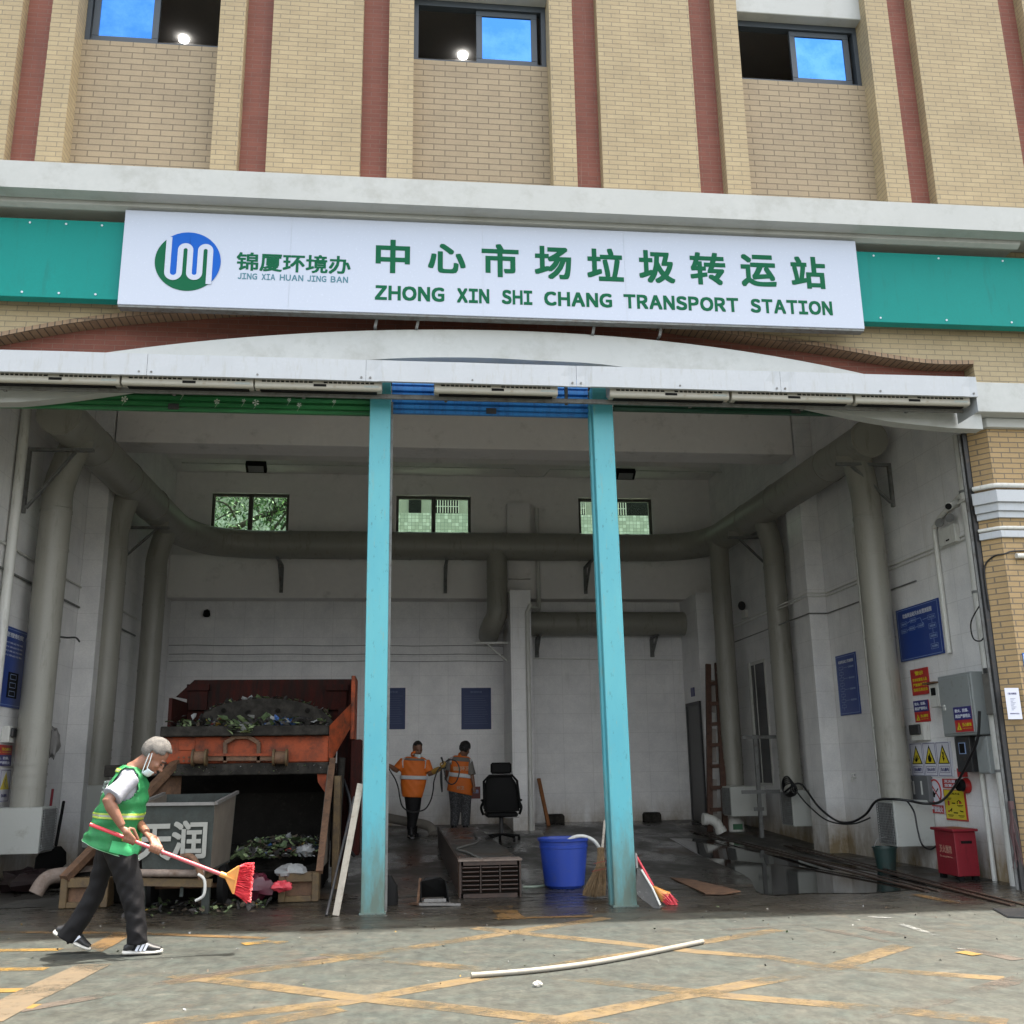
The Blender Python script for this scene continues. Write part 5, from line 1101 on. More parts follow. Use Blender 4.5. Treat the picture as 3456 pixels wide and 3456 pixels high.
part('hopper_lining', MB().box((xA-.36,12.75,.46),(xA-.32,14.3,z1)).box((FRx-.08,12.75,.46),(FRx-.04,14.3,z1)).box((xA-.319,14.25,1.3),(FRx-.081,14.3,z1)), GRIME, CM)
part('header_lip', MB().box((xA-.62,12.50,PY(800,2616,12.5).z),(FRx-.02,12.72,z1-.001)), GRIME_G, CM, bevel=.01)
part('cross_beam', MB().box((xA,12.55,z1),(xB,12.80,z2-.001)), ORANGE_M, CM, bevel=.012)
part('side_beam', MB().prism([(xB-.14,12.548,z1-.002),(xB-.01,12.548,z1-.002),(xB-.01,12.548,PY(1100,2680,12.548).z),(xB-.11,12.548,PY(1080,2640,12.548).z)], (0,.2,0)), ORANGE_M, CM)
part('tray_lip', MB().box((xA+.0,12.42,z2),(xB,12.9,z3)), GRIME_G, CM, bevel=.01)
# lifting frame with guide wheels on the cross beam
def cp(x, y, Y=12.50): return PY(x, y, Y)
fr = MB()
for x in (760, 873): fr.bar(cp(x,2574), cp(x,2505), .045, .05)
fr.bar(cp(760,2507), cp(795,2486), .045, .05).bar(cp(873,2507), cp(838,2486), .045, .05).bar(cp(793,2487), cp(840,2487), .045, .05)
part('lifting_frame', fr, RUST, CM, bevel=.005)
part('axle_bar', MB().bar(cp(660,2560), cp(970,2560), .05, .05), RUST, CM); part('axle_bar', MB().bar(cp(700,2547,12.47), cp(930,2547,12.47), .03, .03), ORANGE_M, CM)
for x in (674, 946):
    p = cp(x,2557,12.42); wv = part('guide_wheel', MB().cyl(p-Vector((.06,0,0)), p+Vector((.06,0,0)), .075, 18), RUST, CM, smooth=40)
    for s in (-1, 1): part('wheel_flange', MB().cyl(p+Vector((.062*s,0,0)), p+Vector((.085*s,0,0)), .10, 18), OCHRE, wv, smooth=40)
hp = MB()
a_, b_ = cp(604,2495,12.547), cp(657,2532,12.547); hp.box((a_.x,12.535,b_.z),(b_.x,12.549,a_.z)); part('hatch_plate', hp, ORANGE_M, CM, bevel=.003)
bo = MB()
for x in (603,620,637): 
    for y in (2556,2568): p = cp(x,y,12.54); part('bolt', MB().cyl((p.x,12.535,p.z),(p.x,12.549,p.z),.012,8), RUST, CM)

# upper body: dark back panel, side cheek, rounded packing blade
part('upper_panel', MB().prism([(xA+.0,13.8,z3),(PY(1200,2400,13.8).x,13.8,z3),(PY(1200,2400,13.8).x,13.8,z4),(PY(650,2400,13.8).x,13.8,z4),(PY(590,2400,13.8).x,13.8,z4-.22),(xA,13.8,z4-.25)], (0,.05,0)), M('machine_dark_red', (.050,.010,.007), .75, spec=.12, var=.4, dirt=(.012,.009,.008), dirt_amt=.75, scale=2.5, streak=True), CM)
DKRED = bpy.data.materials['machine_dark_red']
part('side_cheek', MB().box((xA-.02,12.85,z3+.002),(xA+.02,13.79,z4-.3)), DKRED, CM)
xC = PY(1192,2400,13.3).x
part('side_cheek', MB().box((xC-.02,13.05,z3-.15),(xC+.03,13.79,z4-.02)), ORANGE_M, CM, bevel=.006)
part('cheek_brace', MB().prism([(xB+.002,12.62,z3),(xC-.02,13.0,z3+.28),(xC-.02,13.0,z3-.02),(xB+.03,12.64,z2-.30),(xB+.002,12.62,z2-.25)], (.0,.06,0)), ORANGE_M, CM)
part('side_body', MB().box((FRx+.02,13.32,.02),(xC-.022,13.40,z3+.25)), DKRED, CM); part('hose_loop', MB().tube(spline([(FRx+.12,13.1,1.2),(FRx+.22,12.95,.9),(FRx+.18,12.9,.5),(FRx+.28,13.0,.3)],5),.02,8), CABLE, CM)
part('tail_column', MB().box((xC-.01,13.1,.3),(xC+.12,13.6,z3-.152)), DKRED, CM, bevel=.008); part('hydraulic_ram', MB().cyl((xB+.10,12.85,.35),(xB+.14,12.95,z1+.05),.045,14).cyl((xB+.10,12.80,.2),(xB+.10,12.86,.8),.06,14), GRIME_G, CM, smooth=40)
part('side_channel', MB().box((FRx+.055,12.3,.004),(FRx+.13,12.6,1.25)), OCHRE, CM, bevel=.005)
dc = [PY(x, y, 13.2) for x, y in ((655,2450),(690,2405),(760,2375),(840,2360),(897,2357),(960,2361),(1035,2375),(1095,2405),(1133,2448))]
dc = spline(dc, 4); part('packing_blade', MB().prism([(p.x,13.2,p.z) for p in dc], (0,.25,0)), GRIME_G, CM, smooth=30)
bl_ = MB()
for x in (755,938,1038): p = PY(x,2398,13.2); bl_.cyl((p.x,13.18,p.z),(p.x,13.199,p.z),.03,12)
part('blade_bolts', bl_, GRIME, CM)
for x, y in ((670,2318),(1140,2318)): p = PY(x,y,13.75); part('upper_bracket', MB().box((p.x-.14,13.7,p.z-.05),(p.x+.14,13.799,p.z+.03)).box((p.x-.12,13.74,p.z-.3),(p.x+.12,13.7985,p.z-.051)), DKRED, CM)
part('waste_pipe', MB().tube(spline([(-3.1,11.75,.30),(-3.45,11.55,.30),(-3.62,11.45,.27),(-3.70,11.40,.13)], 6), .075, 14), RUST_P, CM, smooth=50)
# refuse lying in the hopper, on the tray and on the blade
REF = [M('refuse_leaf', (.055,.085,.030), .6, var=.4), M('refuse_pale_leaf', (.20,.26,.12), .6, var=.3), M('refuse_brown', (.075,.055,.035), .8, var=.4), M('refuse_white', (.24,.245,.24), .5, var=.15), M('refuse_dark', (.022,.020,.018), .7, var=.4), M('refuse_red', (.28,.03,.02), .5), M('refuse_blue', (.06,.14,.36), .5), M('refuse_yellow', (.38,.24,.05), .5)]
def refuse(name, lab, n, fn, wts, smin=.02, smax=.09, seed=1):
    rnd = random.Random(seed); mb = MB()
    for i in range(n):
        c = Vector(fn(rnd)); mb.mi = rnd.choices(range(8), wts)[0]; k = rnd.randrange(4, 7); s_ = rnd.uniform(smin, smax)
        a = Vector((rnd.gauss(0,1), rnd.gauss(0,1), rnd.gauss(0,.5))).normalized(); b = a.cross(Vector((rnd.gauss(0,.4), rnd.gauss(0,.4), 1))).normalized(); nn = a.cross(b)
        asp = rnd.uniform(.25, .8); pts = [c+a*s_*math.cos(6.283*j/k)*rnd.uniform(.7,1.15)+b*s_*asp*math.sin(6.283*j/k)+nn*s_*rnd.uniform(-.22,.22) for j in range(k)]
        mb.add([c+nn*s_*.12]+pts, [(0, j+1, (j+1) % k+1) for j in range(k)])
    o = part(name, mb, REF, recalc=False); o['label'] = lab; o['category'] = 'refuse'; o['kind'] = 'stuff'; return o
def heap(r):
    x = r.uniform(-1.78, -.90); y = r.uniform(11.5, 12.9); return (x, y, .40+.05*(y-11.3)+.09*math.exp(-((x+1.32)/.32)**2-((y-12.3)/.5)**2)+r.random()*.05)
m_ = MB(); gx, gy = 16, 14; vv = []
for i in range(gx+1):
    for j in range(gy+1):
        x = -1.95+1.10*i/gx; y = 11.45+1.6*j/gy; vv.append((x, y, .30+.07*(y-11.3)+.10*math.exp(-((x+1.32)/.32)**2-((y-12.3)/.5)**2)+.03*math.sin(x*19)*math.sin(y*17)))
m_.add(vv, [(i*(gy+1)+j, i*(gy+1)+j+1, (i+1)*(gy+1)+j+1, (i+1)*(gy+1)+j) for i in range(gx) for j in range(gy)])
o = part('refuse_bed', m_, GRIME, smooth=60); o['label'] = 'dark rotting refuse bed in the hopper mouth'; o['category'] = 'refuse'; o['kind'] = 'stuff'
refuse('vegetable_refuse', 'vegetable leaves and scraps heaped in the hopper mouth', 520, heap, (8,3,6,2,7,.3,.3,.3), .02, .08, 3)
refuse('tray_refuse', 'cabbage leaves and plastic scraps along the compactor tray', 260, lambda r: (r.uniform(xA+.05, xB-.05), r.uniform(12.45,13.1), z3+.01+abs(r.gauss(0,.05))), (7,3,5,1.6,9,.1,.3,.2), .02, .08, 5)
refuse('cabbage_leaves', 'pale cabbage leaves drooping over the compactor tray edge', 36, lambda r: (PY(r.uniform(775,850),2460,12.41).x, 12.40+r.uniform(-.02,.05), PY(800,r.uniform(2442,2478),12.4).z), (1,9,0,2,0,0,0,0), .03, .08, 6)
refuse('blade_refuse', 'stringy scraps lying over the rounded packing blade', 150, lambda r: (lambda q: (q.x, 13.2+r.uniform(0,.22), q.z+r.uniform(0,.03)))(dc[r.randrange(3, len(dc)-3)]), (3,1,5,2,8,0,0,0), .02, .07, 7)
refuse('plastic_scraps', 'blue and white plastic bag scraps on the compactor tray', 26, lambda r: (PY(r.uniform(900,985),2440,12.6).x, 12.6+r.uniform(-.1,.2), z3+r.uniform(.02,.09)), (0,0,0,3,0,0,5,0), .03, .09, 8)
refuse('stuck_scraps', 'small scraps stuck to the header lip', 90, lambda r: (r.uniform(xA-.2, FRx-.1), 12.495, r.uniform(PY(800,2612,12.5).z, z1-.01)), (4,2,4,3,3,0,0,0), .008, .022, 9)
refuse('ground_refuse', 'leaf litter and scraps on the ground under the cart', 170, lambda r: (r.uniform(-2.6,-1.3), r.uniform(10.35,11.3), .01+r.random()*.05), (5,2,8,2,6,.4,.1,.3), .015, .06, 11)
def bag(name, c, s, mat, lab, seed):
    rnd = random.Random(seed); mb = MB().ball(c, 1.0, 14, 9); cc = Vector(c)
    for i, v in enumerate(mb.v):
        d = v-cc; f_ = 1+.22*math.sin(d.x*7+seed)*math.sin(d.y*6)+.15*rnd.uniform(-1,1); mb.v[i] = cc+Vector((d.x*s[0]*f_, d.y*s[1]*f_, d.z*s[2]*f_))
    return solo(name, mb, mat, lab, 'bag', loc=(c[0], c[1], c[2]-s[2]), smooth=35)
bag('plastic_bag', (-1.12,11.30,.30), (.16,.13,.07), REF[3], 'crumpled white plastic bag in front of the hopper, behind the red broom bristles', 4)
bag('plastic_bag', (-1.45,11.15,.17), (.16,.14,.12), M('maroon_bag', (.075,.010,.022), .35), 'dark maroon bag on the ground beside the cart leg', 5)
bag('plastic_bag', (-1.20,11.12,.17), (.11,.08,.05), REDPL, 'torn red plastic bag under the white bag', 6)

bag('plastic_bag', (-1.02,11.62,.47), (.10,.08,.06), REF[3], 'small grey white plastic bag on the refuse at the right end of the hopper mouth', 14)
# bag('plastic_bag', (-1.62,11.42,.62), (.07,.06,.12), REF[3], 'white plastic bag hanging by the cart side over the hopper edge', 15)
refuse('litter', 'tiny scraps and grit scattered over the forecourt', 260, lambda r: (r.uniform(-3.5, 5.5), 10.2-abs(r.gauss(0,1.8)), .006), (2,1,4,5,5,.1,.1,.3), .004, .016, 31)

# ------------------------------------------------------------------ tipping cart
CT = thing('refuse_cart', (-2.0,10.9,0), 'grey green steel refuse cart lettered in white tape, behind the sweeping man', 'cart')
Yc, Yd = 10.50, 11.45
fTR, fBR, fTL, fBL = PY(725,2714,Yc), PY(710,2934,Yc), PY(470,2717,Yc), PY(480,2938,Yc)
bTR, bTL, bBR, bBL = PY(798,2676,Yd), PY(558,2681,Yd), PY(776,2902,Yd), PY(546,2908,Yd)
def slab(a, b, c, d, th): 
    n_ = (Vector(b)-Vector(a)).cross(Vector(d)-Vector(a)).normalized()*th; return MB().prism([a, b, c, d], n_)
part('front_panel', slab(fBL, fBR, fTR, fTL, -.02), CART, CT); part('side_panel', slab(fBR, bBR, bTR, fTR, -.02), CARTSIDE, CT); part('side_panel', slab(fBL, fTL, bTL, bBL, -.02), CARTSIDE, CT)
part('rear_panel', slab(bBL, bTL, bTR, bBR, -.02), CART, CT); part('floor_panel', slab(fBL, bBL, bBR, fBR, .02), CART, CT)
part('rim', MB().bar(fTL+Vector((0,-.012,.006)), fTR+Vector((0,-.012,.006)), .03, .03).bar(fTR+Vector((.012,0,.008)), bTR+Vector((.012,0,.008)), .03, .03).bar(fTL+Vector((-.012,0,.008)), bTL+Vector((-.012,0,.008)), .03, .03), GALV, CT)
ux = (fTR-fTL).normalized(); q = PY(570,2836,Yc-.012)
mb = MB().text('天', (PY(523,2838,Yc).x, Yc-.021, PY(523,2842,Yc).z), X_, Z_, w=.31, h=.32, ext=.003, bold=.022).text('润', (PY(640,2833,Yc).x, Yc-.021, PY(640,2833,Yc).z), X_, Z_, w=.315, h=.335, ext=.003, bold=.022); part('lettering', mb, TAPE, CT)
part('push_rail', MB().tube([PY(455,2946,Yc-.05), PY(690,2948,Yc-.05)], .035, 12), RUST_P, CT, smooth=50)
part('frame_beam', MB().bar(PY(440,2975,Yc), PY(715,2980,Yc), .06, .07), OCHRE, CT); part('frame_beam', MB().bar(fBR+Vector((-.05,.05,-.05)), bBR+Vector((-.05,.05,-.05)), .05, .06), OCHRE, CT)
for x_, w_ in ((697,.07),(616,.03)): p = PY(x_,2985,Yc+.05); part('leg', MB().box((p.x-w_/2,Yc+.02,.002 if w_ > .05 else .16),(p.x+w_/2,Yc+.02+w_,p.z)), CART, CT)
p = PY(480,2985,Yc+.05); part('leg', MB().box((p.x-.035,Yc+.02,.002),(p.x+.035,Yc+.09,p.z)), CART, CT)
part('handle', MB().tube(spline([PY(612,2892,Yc-.05), PY(645,2892,Yc-.10), PY(668,2925,Yc-.12), PY(680,2968,Yc-.12)], 5), .030, 10), RUST, CT, smooth=50)
part('tie_cord', MB().tube(spline([PY(668,2950,Yc-.16), PY(690,2970,Yc-.16), PY(688,3020,Yc-.15), PY(660,3040,Yc-.12)], 5), .014, 8), PVC, CT, smooth=50)
wx = (fBL.x+fBR.x)/2
part('axle', MB().cyl((fBL.x-.02,11.1,.20),(fBR.x+.02,11.1,.20),.025,10), RUST, CT)
for x_ in (fBL.x-.06, fBR.x-.0):
    w_ = part('wheel', MB().cyl((x_,11.1,.20),(x_+.06,11.1,.20),.198,24), BLACK, CT, smooth=40); part('hub', MB().cyl((x_-.012,11.1,.20),(x_-.001,11.1,.20),.08,16), RUST, w_)

# ------------------------------------------------------------------ things at the front of the bays
def G2(x, y): return G(x, y)
def stick(name, a, b, w_, h_, mat, lab, cat, rnd_=False):
    a = Vector(a); b = Vector(b); mb = MB().tube([a, b], w_, 10) if rnd_ else MB().bar(a, b, w_, h_); return solo(name, mb, mat, lab, cat, loc=a, smooth=40 if rnd_ else None, bevel=0 if rnd_ else .003)
a = G(1133,3092); b = PY(1217,2645,10.20); stick('plank', (a.x,a.y,.005), b, .062, .03, WOODP, 'pale weathered plank leaning on the left turquoise post', 'plank')
a = G(1102,3092); b = PY(1196,2690,10.9); stick('pole', (a.x,a.y,.006), b, .014, 0, DARKR, 'thin dark pole leaning behind the pale plank', 'pole', True)
# slatted steel guard and channel
p0, p1 = G(1549,3031), G(1763,3031); Yk = (p0.y+p1.y)/2; z_t = PY(1660,2906,Yk).z; SC = thing('steel_platform', ((p0.x+p1.x)/2,Yk,0), 'long low steel platform with a louvred brown front, left of the blue bin', 'platform')
xk0, xk1 = p0.x, p1.x; part('frame', MB().box((xk0,Yk,.003),(xk0+.018,Yk+.04,z_t)).box((xk1-.018,Yk,.003),(xk1,Yk+.04,z_t)).box((xk0+.041,Yk,z_t-.04),(xk1-.041,Yk+.04,z_t)).box((xk0+.041,Yk,.003),(xk1-.041,Yk+.04,.045)), DKRUST, SC)
part('top_edge', MB().box((xk0-.01,Yk-.012,z_t+.001),(xk1+.01,Yk+.25,z_t+.018)), RUST_P, SC); part('back_panel', MB().box((xk0+.02,Yk+.05,.046),(xk1-.02,Yk+.06,z_t-.041)), GRIME, SC); part('side_panel', MB().box((xk0,Yk+.041,.003),(xk0+.012,Yk+.25,z_t-.001)), RUST, SC)
part('side_panel', MB().box((xk1-.012,Yk+.041,.003),(xk1,Yk+.25,z_t-.001)), RUST, SC)
lv = MB(); W3 = (xk1-xk0-.04)/3
for c in range(3):
    for r in range(6):
        zz = .075+(z_t-.13)*r/5.4; x_ = xk0+.02+W3*c+.014; lv.obox((x_+(W3-.028)/2, Yk+.025, zz), ((W3-.028)/2,0,0), (0,.022,-.012), (0,.003,.004))
    lv.box((xk0+.02+W3*c-.004+(.006 if c == 0 else 0), Yk+.014, .05), (xk0+.02+W3*c+.008, Yk+.03, z_t-.045))
part('louvres', lv, DKRUST, SC)
q = PX(1474,2788,xk0); ye = min(q.y, 17.6)
part('deck', MB().prism([(xk0+.02,Yk+.251,z_t-.004),(xk1,Yk+.251,z_t-.004),(xk1+.02,ye,z_t-.004),(xk0+.02,ye,z_t-.004)], (0,0,-.02)), FMAT, SC)
part('side_channel', MB().box((xk0-.005,Yk+.252,z_t-.12),(xk0+.018,ye,z_t+.012)).box((xk0+.006,Yk+.252,.003),(xk0+.017,ye,z_t-.121)), DKRUST, SC)
part('side_panel', MB().box((xk1-.012,Yk+.252,.003),(xk1,ye,z_t-.026)), DKRUST, SC)
# blue bin
c = G(1916,3003); c.y += .22; rb, rt = .225, .275; zt_ = PY(1914,2832,c.y-.25).z; BB = thing('plastic_bin', (c.x,c.y,0), 'large round blue plastic bin beside the right turquoise post', 'bin')
part('bin_body', MB().lathe((c.x,c.y,.003), [(.0005,0),(rb-.03,.0),(rb,.03),(rt,zt_-.035),(rt+.018,zt_-.03),(rt+.022,zt_-.004),(rt+.012,zt_),(rt-.004,zt_-.004),(rt-.012,zt_-.05),(rb-.02,.05),(.0005,.04)], 40), BLUEBIN, BB, smooth=35)
part('rib', MB().lathe((c.x,c.y,0), [(rb+(rt-rb)*.80,zt_*.80),(rb+(rt-rb)*.80+.008,zt_*.81),(rb+(rt-rb)*.84+.008,zt_*.85),(rb+(rt-rb)*.86,zt_*.86)], 40), BLUEBIN, BB, smooth=40)
solo('water_in_bin', MB().cyl((c.x,c.y,zt_*.55),(c.x,c.y,zt_*.552),rb+(rt-rb)*.5-.02,30), WATER, 'dark water in the blue bin', 'water')
hp_ = spline([PY(1912,2842,c.y-.1), PY(1935,2826,c.y-.12), PY(1968,2822,c.y-.12), PY(2000,2834,c.y-.14), PY(2020,2858,c.y-.10), PY(2028,2890,c.y+.02), PY(2032,2950,c.y+.1)], 6); solo('garden_hose', MB().tube([hp_[0]-Vector((.03,0,.25))]+hp_, .020, 12), PVC, 'white hose curving out of the blue bin', 'hose', smooth=50)
solo('garden_hose', MB().tube(spline([G(1765,2998)+Vector((0,0,.015)), G(1810,2997)+Vector((0,0,.015)), G(1855,2990)+Vector((0,0,.015))], 6), .014, 10), M('pale_green_hose', (.30,.36,.28), .4), 'pale green hose on the floor between the platform and the blue bin', 'hose', smooth=50)
# straw broom behind the right post
BR = thing('straw_broom', (G(2010,3030).x, 10.95, 0), 'straw broom standing between the blue bin and the right turquoise post', 'broom'); Yb = 10.85
part('handle', MB().tube([PY(2030,2890,Yb), PY(2041,2770,Yb+.35)], .014, 10), WOODP, BR); part('binding', MB().tube([PY(2029,2882,Yb), PY(2029,2862,Yb+.02)], .034, 12), STRAW, BR)
rnd = random.Random(8); mb = MB(); t0 = PY(2028,2868,Yb)
for i in range(420):
    u = rnd.random(); e = PY(1966+u*78, 3030-rnd.random()*14-12*abs(u-.5), Yb+rnd.uniform(-.07,.07)); e.z = max(e.z, .006); m0 = PY(2012+u*30, 2925, Yb+rnd.uniform(-.06,.06)); s_ = t0+Vector((rnd.uniform(-.03,.03), rnd.uniform(-.03,.03), rnd.uniform(-.03,.02)))
    mb.tube([s_, m0, m0.lerp(e,.6)+Vector((rnd.uniform(-.012,.012),0,0)), e], [.0055,.005,.004,.002], 4)
part('straw', mb, STRAW, BR)
t_ = MB()
for k in range(2): 
    q0, q1 = PY(2003-6*k,2915+26*k,Yb-.085), PY(2046,2905+26*k,Yb-.085); t_.bar(q0, q1, .005, .006)
part('red_twine', t_, M('dull_red_twine', (.22,.03,.025), .7), BR)
# dustpan and red broom right of the right post
DP = thing('dustpan', (G(2222,3066).x,G(2222,3066).y,0), 'flat grey metal dustpan leaning at the foot of the right turquoise post', 'dustpan'); Yp_ = G(2222,3068).y
pts = [PY(2150,2930,Yp_+.12), PY(2164,2935,Yp_+.10), PY(2200,2995,Yp_+.05), PY(2231,3062,Yp_), PY(2226,3070,Yp_), PY(2208,3066,Yp_+.02), PY(2152,3022,Yp_+.10), PY(2147,3000,Yp_+.11)]
for p in pts: p.z = max(p.z, .004)
part('pan', MB().prism(pts, (.02,.035,0)), PANM, DP); part('ridge', MB().tube([pts[1]+Vector((0,-.01,0)), pts[2]+Vector((0,-.01,0)), pts[3]+Vector((-.01,-.01,.02))], .010, 8), PVC, DP); part('handle', MB().tube([pts[0], PY(2146,2880,Yp_+.16)], .012, 8), GALV, DP)
RB = thing('red_broom', (G(2255,3052).x,G(2255,3052).y,0), 'red handled broom with an orange head leaning behind the grey dustpan', 'broom'); Yr = G(2255,3056).y+.03
h0, h1, h2 = PY(2146,2888,Yr+.2), PY(2204,2990,Yr+.06), PY(2248,3028,Yr)
part('handle', MB().tube([h0, h1], .014, 10), REDPL, RB); part('head', MB().loft([(h1,Vector((.016,0,0)),Vector((0,.014,0))),(h1.lerp(h2,.5),Vector((.03,0,.02)),Vector((0,.022,0))),(h2,Vector((.045,0,.045)),Vector((0,.03,0)))], 10), YORANGE, RB, smooth=50)
mb = MB()
for i in range(240):
    s_ = h2+Vector((rnd.uniform(-.045,.045), rnd.uniform(-.03,.03), rnd.uniform(-.04,.04))); e = s_+Vector((rnd.uniform(.03,.075), rnd.uniform(-.02,.02), -rnd.uniform(.05,.10))); e.z = max(e.z, .004); mb.tube([s_, e], [.004,.003], 4)
part('bristles', mb, REDPL, RB)
# black scoop dustpan on the floor
SP = thing('scoop', (G(1470,3060).x,G(1470,3060).y,0), 'black hooded metal scoop lying on the floor right of the left post', 'dustpan'); Yq = G(1470,3058).y
q = [PY(1424,3055,Yq), PY(1516,3050,Yq), PY(1502,2972,Yq+.12), PY(1486,2961,Yq+.14), PY(1438,2962,Yq+.14), PY(1422,2975,Yq+.12)]
for p in q: p.z = max(p.z, .02)
part('hood', MB().prism([q[2],q[3],q[4],q[5],q[5]+Vector((-.03,.16,-.17)),q[2]+Vector((.03,.16,-.17))], (0,.02,0)).prism([q[0].lerp(q[1],0)+Vector((0,.12,0)), q[5], q[5]+Vector((0,.2,-.25)), q[0]+Vector((0,.3,0))], (-.012,0,0)).prism([q[1]+Vector((0,.12,0)), q[2], q[2]+Vector((0,.2,-.25)), q[1]+Vector((0,.3,0))], (.012,0,0)), BLACK, SP)
part('base_plate', MB().box((q[0].x-.02,Yq-.02,.004),(q[1].x+.02,Yq+.34,.014)), GALV, SP); part('front_lip', MB().bar((q[0].x-.03,Yq-.02,.025),(q[1].x+.11,Yq-.03,.012),.04,.02).bar((q[0].x+.02,Yq+.03,.05),(q[1].x-.03,Yq+.03,.05),.012,.03), GALV, SP); part('side_arm', MB().bar((q[0].x-.02,Yq+.02,.02),(q[0].x-.10,Yq+.16,.012),.05,.02).bar((q[0].x-.04,Yq+.1,.02),(q[5].x-.01,Yq+.15,.25),.02,.02), RUST, SP)
q0 = G(1310,3055); solo('rubber_flap', MB().loft([(Vector((q0.x,q0.y,.003)),Vector((.10,0,0)),Vector((0,.05,0))),(Vector((q0.x,q0.y,.18)),Vector((.09,0,0)),Vector((0,.05,0))),(Vector((q0.x-.02,q0.y,.28)),Vector((.05,0,0)),Vector((0,.03,0)))], 14), BLACK, 'black rubber boot shaped lump beside the left turquoise post', 'rubber', smooth=50)
# white pipe and stone in front
P = spline([G(1590,3303), G(1800,3286), G(2000,3260), G(2200,3223), G(2372,3187)], 8); solo('loose_pipe', MB().tube([p+Vector((0,0,.019)) for p in P], .0175, 14), PVCD, 'long bent white plastic pipe lying on the forecourt', 'pipe', loc=(P[0].x,P[0].y,0), smooth=50)
q = G(1815,3330); mb = MB().ball((q.x,q.y,.016), (.036,.024,.018), 9, 6)
for i, v in enumerate(mb.v): mb.v[i] = v+Vector((random.uniform(-.007,.007), random.uniform(-.005,.005), random.uniform(-.004,.004)))
solo('stone', mb, M('pale_stone', (.36,.35,.31), .8, var=.15, fine=60, bump=.4), 'small white stone on the forecourt below the loose pipe', 'stone', loc=(q.x,q.y,0))
# right side of the bay
for a, b, lab in (((2330,2806),(3130,3012),'inner rusty floor rail along the right side of the bay'),((2650,2856),(3420,3060),'outer rusty floor rail close to the right wall')):
    q0, q1 = G(*a), G(*b); q0.z += .010; q1.z += .010; solo('floor_rail', MB().bar(q0, q1, .055, .014).bar(q0+Vector((.13,0,-.002)), q1+Vector((.13,0,-.002)), .035, .010), DKRUST, lab, 'rail', 'rusty floor rails', loc=q0)
pl = [G(2262,2966), G(2330,2972), G(2500,3013), G(2440,3023), G(2380,3021)]; solo('rusty_plate', MB().prism([p+Vector((0,0,.008)) for p in pl], (0,0,.012)), RUST, 'flat rusty steel plate lying on the wet floor', 'plate', loc=pl[0])
cor = G(3238,2975); xf_, yf_ = cor.x, cor.y; y2 = PX(3168,2950,xf_).y; x2 = max(PY(3292,2965,yf_).x, xf_+.26); zt_ = PX(3222,2808,xf_).z
FB = thing('extinguisher_box', ((xf_+x2)/2,(yf_+y2)/2,0), 'red steel fire extinguisher box on the floor by the right wall', 'extinguisher box')
part('box_body', MB().box((xf_,yf_,.05),(x2,y2,zt_)), REDBOX, FB, bevel=.006); part('lid', MB().prism([(xf_-.03,yf_-.03,zt_+.001),(x2+.02,yf_-.03,zt_+.001),(x2+.02,y2+.03,zt_+.001),(xf_-.03,y2+.03,zt_+.001)], (0,0,.03)), REDBOX, FB, bevel=.006)
for x_, y_ in ((xf_+.04,yf_+.04),(x2-.04,yf_+.04),(xf_+.04,y2-.04),(x2-.04,y2-.04)): part('foot', MB().box((x_-.03,y_-.03,.002),(x_+.03,y_+.03,.0495)), BLACK, FB)
mb = MB().text('灭火器箱', (xf_-.0005,(yf_+y2)/2,zt_-.20), -Y_, Z_, w=(y2-yf_)*.60, h=.085, ext=.001, bold=.02).text('Fire extinguisher box', (xf_-.0005,(yf_+y2)/2,zt_-.285), -Y_, Z_, w=(y2-yf_)*.60, ext=.001); mb.text('火警119', (xf_-.0005,(yf_+y2)/2,zt_-.58), -Y_, Z_, w=(y2-yf_)*.55, h=.08, ext=.001); part('lettering', mb, M('worn_gold_print', (.50,.30,.22), .6, dirt=(.30,.03,.03), dirt_amt=.6, scale=20), FB)
part('handle_slot', MB().box((xf_+(x2-xf_)*.28,yf_-.003,zt_-.13),(xf_+(x2-xf_)*.78,yf_-.0005,zt_-.10)), BLACK, FB)
q = G(3008,2940); q.y += .12; BK = thing('bucket', (q.x,q.y,0), 'dark green bucket under the nearest right grille box', 'bucket'); hb = PX(3010,2868,q.x).z; hb = max(.28, min(.42, hb))
part('bucket_body', MB().lathe((q.x,q.y,.003), [(.0005,0),(.11,0),(.145,hb-.02),(.155,hb-.018),(.155,hb),(.14,hb),(.105,.02),(.0005,.018)], 24), M('bucket_green', (.016,.040,.036), .45, dirt=(.03,.03,.025)), BK, smooth=35); part('bail', MB().tube([(q.x-.14,q.y,hb-.01),(q.x-.09,q.y,hb+.09),(q.x+.02,q.y,hb+.12),(q.x+.11,q.y,hb+.07),(q.x+.14,q.y,hb-.01)], .005, 6), GALV, BK)
# hanging black cable loops
cb = [PX(2668,2690,6.2), PX(2690,2660,6.2)]
def cab(pts, r, lab): P = [Vector(p) for p in pts]; return solo('hanging_cable', MB().tube(spline(P, 7), r, 8), CABLE, lab, 'cable', 'black cables on the right wall', loc=P[0], smooth=50)
Xc = 6.16
def CX(x, y, X=None): return PX(x, y, X or Xc)
cab([CX(2650,2672), CX(2700,2645), CX(2760,2720), CX(2820,2768), CX(2870,2775), CX(2920,2750), CX(2958,2703), CX(3010,2697), CX(3065,2702,6.3), CX(3120,2712,6.5), CX(3175,2705,6.6), CX(3225,2650,6.5), CX(3275,2555,6.44), CX(3300,2490,6.42), CX(3306,2400,6.42)], .016, 'thick black cable sagging from the coil to the electric cabinet')
cab([CX(2680,2660), CX(2720,2710), CX(2780,2762), CX(2835,2780), CX(2890,2778), CX(2936,2760)], .011, 'thin black cable sagging under the thick one, left of the grille box')
